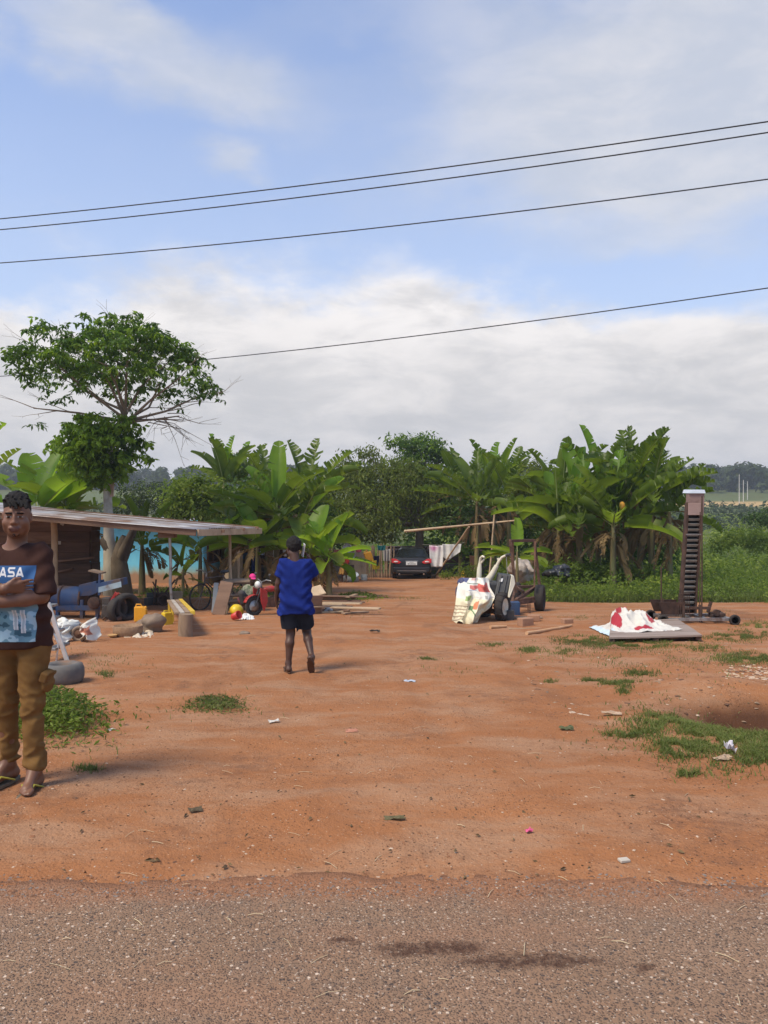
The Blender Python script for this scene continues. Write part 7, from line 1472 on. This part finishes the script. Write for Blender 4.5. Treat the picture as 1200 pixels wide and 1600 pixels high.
    torso(sh, [(0, .015, 1.385, .095, .074), (0, .005, 1.27, .088, .106), (.012, .005, 1.10, .085, .104), (.03, .01, .86, .090, .108), (.03, .01, .76, .09, .108)])
    for a, b, bl in ((sR, eR, -1), (sL, eL, 1)):           # sleeve mouths just above the elbows
        sv = SDF([-.42, -.30, .80], [.40, .26, 1.50], h); sv.rc(a + (bl * .005, 0, .0), a * .02 + b * .98 + V3(bl * .006, .008, 0), .062, .076, .025); sv.half(a + (b - a) * 1.0, b - a, .008); k_ = .025; hh = np.clip(.5 + .5 * (sh.F - sv.F) / k_, 0, 1); sh.F = sh.F * (1 - hh) + sv.F * hh - k_ * hh * (1 - hh)
    sh.rc(V3(.006, -.055, 1.50), V3(.003, .0, 1.46), .070, .062, .012, 's'); sh.el(V3(.004, -.03, 1.475), (.082, .085, .036), .012, 's'); sh.half((0, 0, .838), (0.02, 0, -1), .006)
    def folds(X, Y_, Z):
        w = np.clip((1.2 - Z) / .3, .15, 1); return .010 * w * (vnoise3(X * 11, Y_ * 5, Z * 4.5, 3) - .5) + .014 * np.exp(-((Z - 1.08) / .10) ** 2) * np.sin(Z * 60 + X * 26 + 3 * vnoise3(X * 6, Y_ * 6, Z * 6, 5)) * .55 + .010 * np.exp(-((np.abs(X) - .20) / .07) ** 2) * np.sin(Z * 55 - np.abs(X) * 40) * .6
    sh.wrinkle(folds); M_TS = fabric('brown_cotton', (.050, .023, .018), (.042, .019, .015)); so_ = sh.build('t_shirt', M_TS, t)
    bpy.context.view_layer.update(); from mathutils.bvhtree import BVHTree
    bv = BVHTree.FromPolygons([v.co for v in so_.data.vertices], [tuple(p.vertices) for p in so_.data.polygons])
    # printed picture on the chest: NASA lettering over a stylised spacewalk, built as a thin layer that follows the shirt
    L = {'N': ["10001", "11001", "11001", "10101", "10101", "10011", "10011", "10001"], 'A': ["00100", "00100", "01010", "01010", "01010", "11011", "10001", "10001"], 'S': ["01111", "11000", "10000", "11110", "00011", "00001", "00011", "11110"]}
    x0, x1, z0, z1 = -.122, .181, .885, 1.330; nx, nz = 116, 166; Vv, cols, ok = [], [], []
    def pcol(u, v):
        c = np.array((.035, .105, .26)) * (1 - .25 * v) if v < .50 else np.array((.16, .27, .33)); n = float(fbm(u * 7, v * 9, 3, 4))
        if v > .60: c = np.array((.13, .25, .32)) * (.8 + .5 * n) + (np.array((.20, .23, .24)) if n > .58 else 0)
        if v > .60 and n < .36: c = np.array((.045, .11, .155))
        if v < .60 and abs(v - (.24 + .22 * (u - .3) ** 2 * 2 + .04 * n)) < .012: c = np.array((.5, .55, .6))
        lx = (u - .165) / .645 * 4; li = int(lx) if 0 <= lx < 4 else -1
        if .022 < v < .148 and li >= 0:
            gx = (lx - li) / .86; gy = (v - .022) / .126
            if gx < 1:
                # smooth strokes: distance to the letter's lines
                S = {'N': [((.1, 1), (.1, 0)), ((.1, 0), (.9, 1)), ((.9, 1), (.9, 0))], 'A': [((.08, 1), (.5, 0)), ((.5, 0), (.92, 1)), ((.28, .72), (.74, .72))], 'S': [((.9, .06), (.2, .06)), ((.2, .06), (.1, .27)), ((.1, .27), (.2, .48)), ((.2, .48), (.8, .52)), ((.8, .52), (.9, .73)), ((.9, .73), (.8, .94)), ((.8, .94), (.1, .94))]}['NASA'[li]]
                best = 9
                for (ax, ay), (bx, by) in S:
                    tt = ((gx - ax) * (bx - ax) + (gy - ay) * (by - ay)) / ((bx - ax) ** 2 + (by - ay) ** 2 + 1e-9); tt = min(1, max(0, tt)); best = min(best, math.hypot((gx - ax - tt * (bx - ax)) * 1.15, gy - ay - tt * (by - ay)))
                if best < .115: c = np.array((.74, .74, .74))
        # white suited figure: helmet and arms above the folded arms, two legs below
        if ((u - .62) / .15) ** 2 + ((v - .235) / .05) ** 2 < 1: c = np.array((.62, .63, .64)) if v < .25 else np.array((.34, .32, .32))
        if abs(u - .70) < .03 and .24 < v < .42: c = np.array((.60, .60, .60))
        for a0, a1, w in (((.62, .58), (.66, .84), .035), ((.78, .58), (.80, .88), .032)):
            tt = min(1, max(0, (v - a0[1]) / (a1[1] - a0[1]))); 
            if a0[1] < v < a1[1] and abs(abs(u - (a0[0] + (a1[0] - a0[0]) * tt)) - w) < .011: c = np.array((.66, .68, .68))
            elif a0[1] < v < a1[1] and abs(u - (a0[0] + (a1[0] - a0[0]) * tt)) < w: c = np.array((.40, .46, .48))
        return c
    for j in range(nz + 1):
        for i in range(nx + 1):
            u, v = i / nx, j / nz; X_, Z_ = x0 + (x1 - x0) * u, z1 - (z1 - z0) * v; loc, nrm, _, _ = bv.ray_cast(Vector((X_, -.6, Z_)), Vector((0, 1, 0))); ok.append(loc is not None and loc.y < .0)
            Vv.append(tuple(loc + Vector((0, -.0022, 0))) if loc else (X_, 0, Z_)); cols.append(pcol(u, v))
    F = [[a, a + nx + 1, a + nx + 2, a + 1] for j in range(nz) for i in range(nx) for a in [j * (nx + 1) + i] if all(ok[q] for q in (a, a + nx + 1, a + nx + 2, a + 1))]
    pr = mesh_obj('chest_print', Vv, F, attrmat('print_ink', .75, .15, 200), so_, True); set_paint(pr, np.array(cols))
    # trousers
    tr = SDF([-.26, -.20, .06], [.30, .26, .98], h); tr.rc(hp + (-.075, 0, .0), hp + (.085, 0, .0), .120, .120, .05)
    for hx, k, a, sg in ((.095, kL, aL, 1), (-.090, kR, aR, -1)): tr.rc(hp + (hx, 0, -.05), k, .102, .066, .03); tr.rc(k, a + V3(0, .005, .055), .066, .052, .02); tr.rc(a + V3(0, .005, .07), a + V3(.004, .005, .035), .056, .052, .02)
    tr.el(V3(.215, .0, .635), (.030, .065, .060), .008); tr.rc(V3(.225, -.055, .665), V3(.228, .06, .672), .018, .016, .006)
    tr.half((0, 0, .875), (0, 0, 1), .006)
    def tf(X, Y_, Z):
        low = np.exp(-((Z - .16) / .11) ** 2) + .7 * np.exp(-((Z - .50) / .10) ** 2) + .25; n = vnoise3(X * 7, Y_ * 7, Z * 9, 8); m2 = vnoise3(X * 8 + Z * 6, Y_ * 8, Z * 17 - X * 9, 14); m3 = vnoise3(X * 10 - Z * 7, Y_ * 10, Z * 20 + X * 12, 15); return .030 * low * (np.abs(2 * m2 - 1) - .35) * (.4 + n) + .016 * low * (np.abs(2 * m3 - 1) - .35) + .010 * (n - .5)
    tr.wrinkle(tf)
    for a in (aL, aR): tr.rc(V3(a[0], a[1] + .005, -.02), V3(a[0], a[1] + .005, .128), .045, .045, .004, 's')
    M_TR = fabric('mustard_twill', (.185, .100, .033), (.150, .080, .027)); to = tr.build('trousers', M_TR, t); pk = MB(); pk.box((.222, -.035, .672), (.045, .10, .06), (.1, .35, 0)); pk.build('cargo_flap', fabric('mustard_twill_dark', (.155, .082, .028)), to, .008)
    flipflop(aL, (.05, -1, 0), 1.14, t, (.16, .13, .09), (.40, .36, .05), 'olive'); flipflop(aR, (-.30, -1, 0), 1.14, t, (.16, .13, .09), (.40, .36, .05), 'olive')
    for f, nm, mt, r in ((.86, 'watch_band', pmat('gold', (.62, .36, .08), None, 8, .3, 0, metal=.8), .034), (.60, 'bracelet', M_EYED, .0375)):
        d = Vector(unit(wR - eR)); c = Vector(eR + (wR - eR) * f); m = MB(); m.lathe([(r - .004, -.011), (r + .003, -.009), (r + .003, .009), (r - .004, .011)], tuple(c), tuple(d), 20); bo = m.build(nm, mt, t)
        if nm == 'watch_band': w = MB(); w.lathe([(.017, 0), (.017, .006), (.013, .008)], tuple(c + Vector((0, -.032, .012))), (0, -1, .35), 16); w.build('watch_face', mt, bo)
standing_man()
def walking_boy():
    Y = 8.75; x = PX(462, Y); z = float(gz(x, Y, True)) + .012; t = thing('person', 'boy in a bright blue T-shirt walking away with a phone at his right ear', 'person', (x, Y, z)); h = .008
    # seen from behind; z of the joints for a height of 1.52 m
    sL, sR = V3(-.138, 0, 1.232), V3(.145, 0, 1.225); eL, wL = V3(-.198, .02, 1.0), V3(-.228, .075, .80); eR, wR = V3(.205, .10, 1.05), V3(.165, .10, 1.235)
    hp = V3(-.005, 0, .80); kL, aL = V3(-.062, .04, .43), V3(-.078, -.03, .095); kR, aR = V3(.112, .13, .44), V3(.190, -.10, .185)
    s = SDF([-.34, -.26, -.03], [.32, .32, 1.56], h); hc = V3(-.030, .035, 1.405); P, RM = head(s, hc, unit((-.55, 1, -.12)), .92)
    s.rc(V3(-.02, .01, 1.33), V3(0, 0, 1.23), .052, .060, .03); torso(s, [(0, 0, 1.20, .09, .055), (0, 0, 1.05, .045, .07), (0, 0, .9, .04, .065), (-.005, 0, .80, .05, .075)])
    for sh, e, w in ((sL, eL, wL), (sR, eR, wR)): s.rc(sh, e, .044, .036, .03); m_ = e * .7 + w * .3; s.rc(e, m_, .037, .038, .02); s.rc(m_, w, .038, .025, .02)
    hand(s, wL, (.05, .25, -1), (1, .2, 0), (0, 1, .1), .88, .45); hand(s, wR, (-.45, -.12, 1), (-1, -.2, -.3), (0, -.5, .3), .88, .5)
    for hx, k, a in ((-.075, kL, aL), (.08, kR, aR)): s.rc(hp + (hx, 0, -.03), k, .078, .052, .03); c_ = k * .68 + a * .32 + V3(0, -.022, 0); s.rc(k, c_, .048, .050, .02); s.rc(c_, a, .050, .030, .02)
    foot(s, aL, (-.30, 1, 0), .92); ff = unit((.08, .50, -.85)); fu = unit(np.cross(np.cross(ff, (0.1, .9, .45)), ff)); foot(s, aR, ff, .92, True, fu)
    s.build('body', [M_SKIND, M_SOLE], t)
    q = SDF([-.16, -.12, 1.32], [.10, .18, 1.56], .006); q.el(P(0, -.018, .046), V3(.086, .100, .094) * .97, .01, R3=RM); q.el(P(0, -.045, .010), V3(.072, .060, .070) * .92, .02, R3=RM); q.half(P(0, .065, .05), RM @ V3(0, 1, -.55), .01); q.half(P(0, -.03, -.055), RM @ V3(0, .1, -1), .01)
    q.wrinkle(lambda X, Y_, Z: .012 * (vnoise3(X * 90, Y_ * 90, Z * 90, 2) - .5) + .008 * (vnoise3(X * 35, Y_ * 35, Z * 35, 4) - .5)); q.build('hair', M_HAIR, t)
    sh = SDF([-.34, -.24, .62], [.34, .28, 1.36], h); torso(sh, [(0, 0, 1.205, .10, .068), (0, 0, 1.09, .075, .092), (0, 0, .92, .08, .094), (.005, 0, .68, .088, .108), (.005, 0, .58, .088, .108)])
    for a, b, f in ((sL, eL, .66), (sR, eR, .74)):
        sv = SDF([-.34, -.24, .62], [.34, .28, 1.36], h); sv.rc(a, a + (b - a) * (f + .15), .058, .074, .03); sv.half(a + (b - a) * f, b - a, .008); k_ = .03; hh = np.clip(.5 + .5 * (sh.F - sv.F) / k_, 0, 1); sh.F = sh.F * (1 - hh) + sv.F * hh - k_ * hh * (1 - hh)
    sh.el(V3(-.012, .02, 1.315), (.070, .072, .035), .012, 's'); sh.half((0, 0, .655), (0, 0, -1), .006)
    sh.wrinkle(lambda X, Y_, Z: .012 * (np.abs(2 * vnoise3(X * 9 + Z * 4, Y_ * 6, Z * 6 - X * 5, 13) - 1) - .4) + .013 * (vnoise3(X * 10, Y_ * 6, Z * 5, 3) - .5) + .012 * np.exp(-((Z - .74) / .13) ** 2) * np.sin(Z * 36 + X * 18 + 4 * vnoise3(X * 5, Y_ * 5, Z * 5, 4)) + .007 * np.exp(-((np.abs(X) - .16) / .06) ** 2) * np.sin(Z * 60 - np.abs(X) * 50)); sh.build('t_shirt', fabric('royal_blue_cotton', (.010, .024, .165), (.008, .018, .125)), t)
    tr = SDF([-.26, -.24, .36], [.28, .30, .92], h); tr.rc(hp + (-.065, 0, -.06), hp + (.07, 0, -.06), .100, .100, .05)
    for hx, k, f in ((-.082, kL, .92), (.088, kR, .92)): b = hp + V3(hx, 0, -.04); e = b + (k - b) * f; tr.rc(b, e, .100, .096, .03)
    for hx, k, f in ((-.082, kL, .80), (.088, kR, .80)):
        b = hp + V3(hx, 0, -.04); d = unit(k - b); q0 = b + (k - b) * f; X, Y_, Z = tr.grid(); dd = (X - q0[0]) * d[0] + (Y_ - q0[1]) * d[1] + (Z - q0[2]) * d[2]; side = (X > .008) if hx > 0 else (X <= .008); tr.F = np.maximum(tr.F, np.where(side & (Z < .62), dd, -1.))
    tr.half((0, 0, .735), (0, 0, 1), .006); tr.wrinkle(lambda X, Y_, Z: .014 * (vnoise3(X * 9, Y_ * 9, Z * 7, 6) - .5)); tr.build('shorts', fabric('dark_navy_cotton', (.014, .017, .025), (.020, .023, .032)), t)
    flipflop(aL, (-.30, 1, 0), .92, t, (.10, .045, .022), (.12, .07, .04), 'brown'); flipflop(aR, ff, .92, t, (.10, .045, .022), (.12, .07, .04), 'brown', fu)
    m = MB(); m.box((.082, .062, 1.375), (.012, .075, .15), (.25, .12, .35)); o = m.build('mobile_phone', pmat('phone_white', (.60, .60, .60), None, 6, .3, 0), None, .004, (x, Y, z)); tag(o, 'pale mobile phone held to the ear of the boy in blue', 'phone')
walking_boy()
def child():
    Y = 29.2; x = PX(538, Y); z = gzf(x, Y); t = thing('person', 'small child in a red top and yellow patterned skirt behind the banana stem', 'person', (x, Y, z)); h = .014
    s = SDF([-.3, -.3, -.03], [.3, .3, 1.25], h); hc = V3(.0, .03, 1.10); P, RM = head(s, hc, unit((-.6, .8, 0)), .85); s.rc(V3(0, 0, 1.0), V3(0, 0, .92), .04, .05, .03); torso(s, [(0, 0, .88, .06, .055), (0, 0, .6, .04, .08)])
    for sx in (-1, 1):
        e = V3(sx * .17, .02, .72); w = V3(sx * .15, -.06, .56); s.rc(V3(sx * .11, 0, .90), e, .034, .028, .02); s.rc(e, w, .028, .02, .02); hand(s, w, (0, -.2, -1), (-sx, 0, 0), (0, -1, 0), .75, .4); k = V3(sx * .07, .03 * sx, .33); a = V3(sx * .085, -.09 * sx, .09); s.rc(V3(sx * .05, 0, .56), k, .06, .042, .03); s.rc(k, a, .04, .026, .02); foot(s, a, (-.5, .8, 0), .75)
    s.build('body', M_SKIND, t); q = SDF([-.12, -.12, 1.0], [.12, .18, 1.25], .012); q.el(P(0, -.015, .045), V3(.08, .095, .082) * .85, .01, R3=RM); q.half(P(0, .06, .04), RM @ V3(0, 1, -.5), .01); q.build('hair', M_HAIR, t)
    c = SDF([-.25, -.2, .58], [.25, .2, 1.0], h); torso(c, [(0, 0, .88, .07, .07), (0, 0, .62, .05, .095)])
    for sx in (-1, 1): c.rc(V3(sx * .11, 0, .90), V3(sx * .145, .01, .80), .05, .052, .02)
    c.half((0, 0, .64), (0, 0, -1), .01); c.build('red_top', fabric('red_cotton', (.50, .05, .04)), t)
    k = SDF([-.3, -.3, .26], [.3, .3, .70], h); k.rc(V3(-.04, 0, .64), V3(.04, 0, .64), .10, .10, .03); k.rc(V3(-.04, 0, .62), V3(-.05, 0, .30), .12, .17, .03); k.rc(V3(.04, 0, .62), V3(.05, 0, .30), .12, .17, .03); k.half((0, 0, .33), (0, 0, -1), .01); k.wrinkle(lambda X, Y_, Z: .02 * np.sin(np.arctan2(Y_, X) * 11) * np.clip((.62 - Z) * 3, 0, 1)); k.build('skirt', pmat('yellow_print', (.50, .30, .05), (.30, .13, .06), 16, .9, .1), t)
child()
def crouching():
    Y = 17.0; x = PX(394, Y); z = gzf(x, Y); t = thing('person', 'person in a pink cap sitting low behind the red motorcycle', 'person', (x, Y, z)); h = .011
    s = SDF([-.42, -.55, -.03], [.42, .3, .98], h); hc = V3(.02, -.06, .70); P, RM = head(s, hc, unit((.35, -1, -.25)), .88); s.rc(V3(.01, -.03, .60), V3(0, 0, .52), .045, .055, .03); torso(s, [(0, 0, .50, .11, .06), (0, .02, .36, .06, .085), (0, .06, .16, .07, .095)])
    for sx in (-1, 1):
        k = V3(sx * .19, -.26, .40); a = V3(sx * .15, -.22, .08); s.rc(V3(sx * .08, .03, .16), k, .075, .055, .03); s.rc(k, a, .05, .035, .02); foot(s, a, (sx * .2, -1, 0), .85); e = V3(sx * .24, -.12, .33); w = V3(sx * .08, -.32, .30); s.rc(V3(sx * .15, 0, .50), e, .042, .035, .02); s.rc(e, w, .034, .025, .02); hand(s, w, (-sx * .5, -1, 0), (-sx, .3, 0), (0, 0, 1), .85, .7)
    s.build('body', M_SKIND, t); c = SDF([-.13, -.22, .62], [.17, .1, .86], .008); c.el(P(0, -.01, .045), V3(.082, .10, .080) * .90, .01, R3=RM); c.half(P(0, 0, .035), RM @ V3(0, .1, -1), .01); c.el(P(0, .115, .040), V3(.065, .06, .010) * .9, .01, R3=RM); c.build('cap', fabric('pink_cotton', (.66, .05, .22)), t)
    c = SDF([-.35, -.25, .08], [.35, .3, .62], h); torso(c, [(0, 0, .50, .11, .075), (0, .02, .36, .07, .105), (0, .05, .18, .07, .11)])
    for sx in (-1, 1): c.rc(V3(sx * .15, 0, .50), V3(sx * .205, -.07, .40), .058, .06, .02)
    c.el(V3(.01, -.02, .60), (.065, .07, .035), .01, 's'); c.wrinkle(lambda X, Y_, Z: .02 * (vnoise3(X * 9, Y_ * 9, Z * 9, 3) - .5)); c.build('shirt', pmat('floral_shirt', (.42, .40, .28), (.08, .12, .06), 18, .9, .1), t)
    k = SDF([-.35, -.4, .02], [.35, .25, .5], h)
    for sx in (-1, 1): k.rc(V3(sx * .08, .03, .16), V3(sx * .19, -.25, .40), .092, .072, .03); k.rc(V3(sx * .19, -.26, .39), V3(sx * .165, -.235, .2), .07, .06, .02)
    k.build('trousers', fabric('grey_trousers', (.10, .09, .085)), t); st = MB(); st.box((0, .10, .02), (.36, .3, .04)); 
    for a in (-.15, .15): st.box((a, .10, -.02), (.04, .3, .06))
    so2 = st.build('low_stool', M_WOODB, None, .004, (x, Y, z + .01)); tag(so2, 'low wooden stool under the person with the pink cap', 'stool')
crouching()
# ---------------------------------------------------------------- air
def haze():
    m = bpy.data.materials.new('haze_air'); m.use_nodes = True; T = NT(m.node_tree); T.n.clear()
    v = T.n.new('ShaderNodeVolumePrincipled'); v.inputs['Color'].default_value = (.86, .92, 1.0, 1); v.inputs['Density'].default_value = .0008; v.inputs['Anisotropy'].default_value = .2
    o = T.n.new('ShaderNodeOutputMaterial'); T.l.new(v.outputs[0], o.inputs['Volume'])
    b = MB(); b.box((0, 700, 31), (2400, 1640, 70)); tag(b.build('haze', m), kind='stuff')
haze()
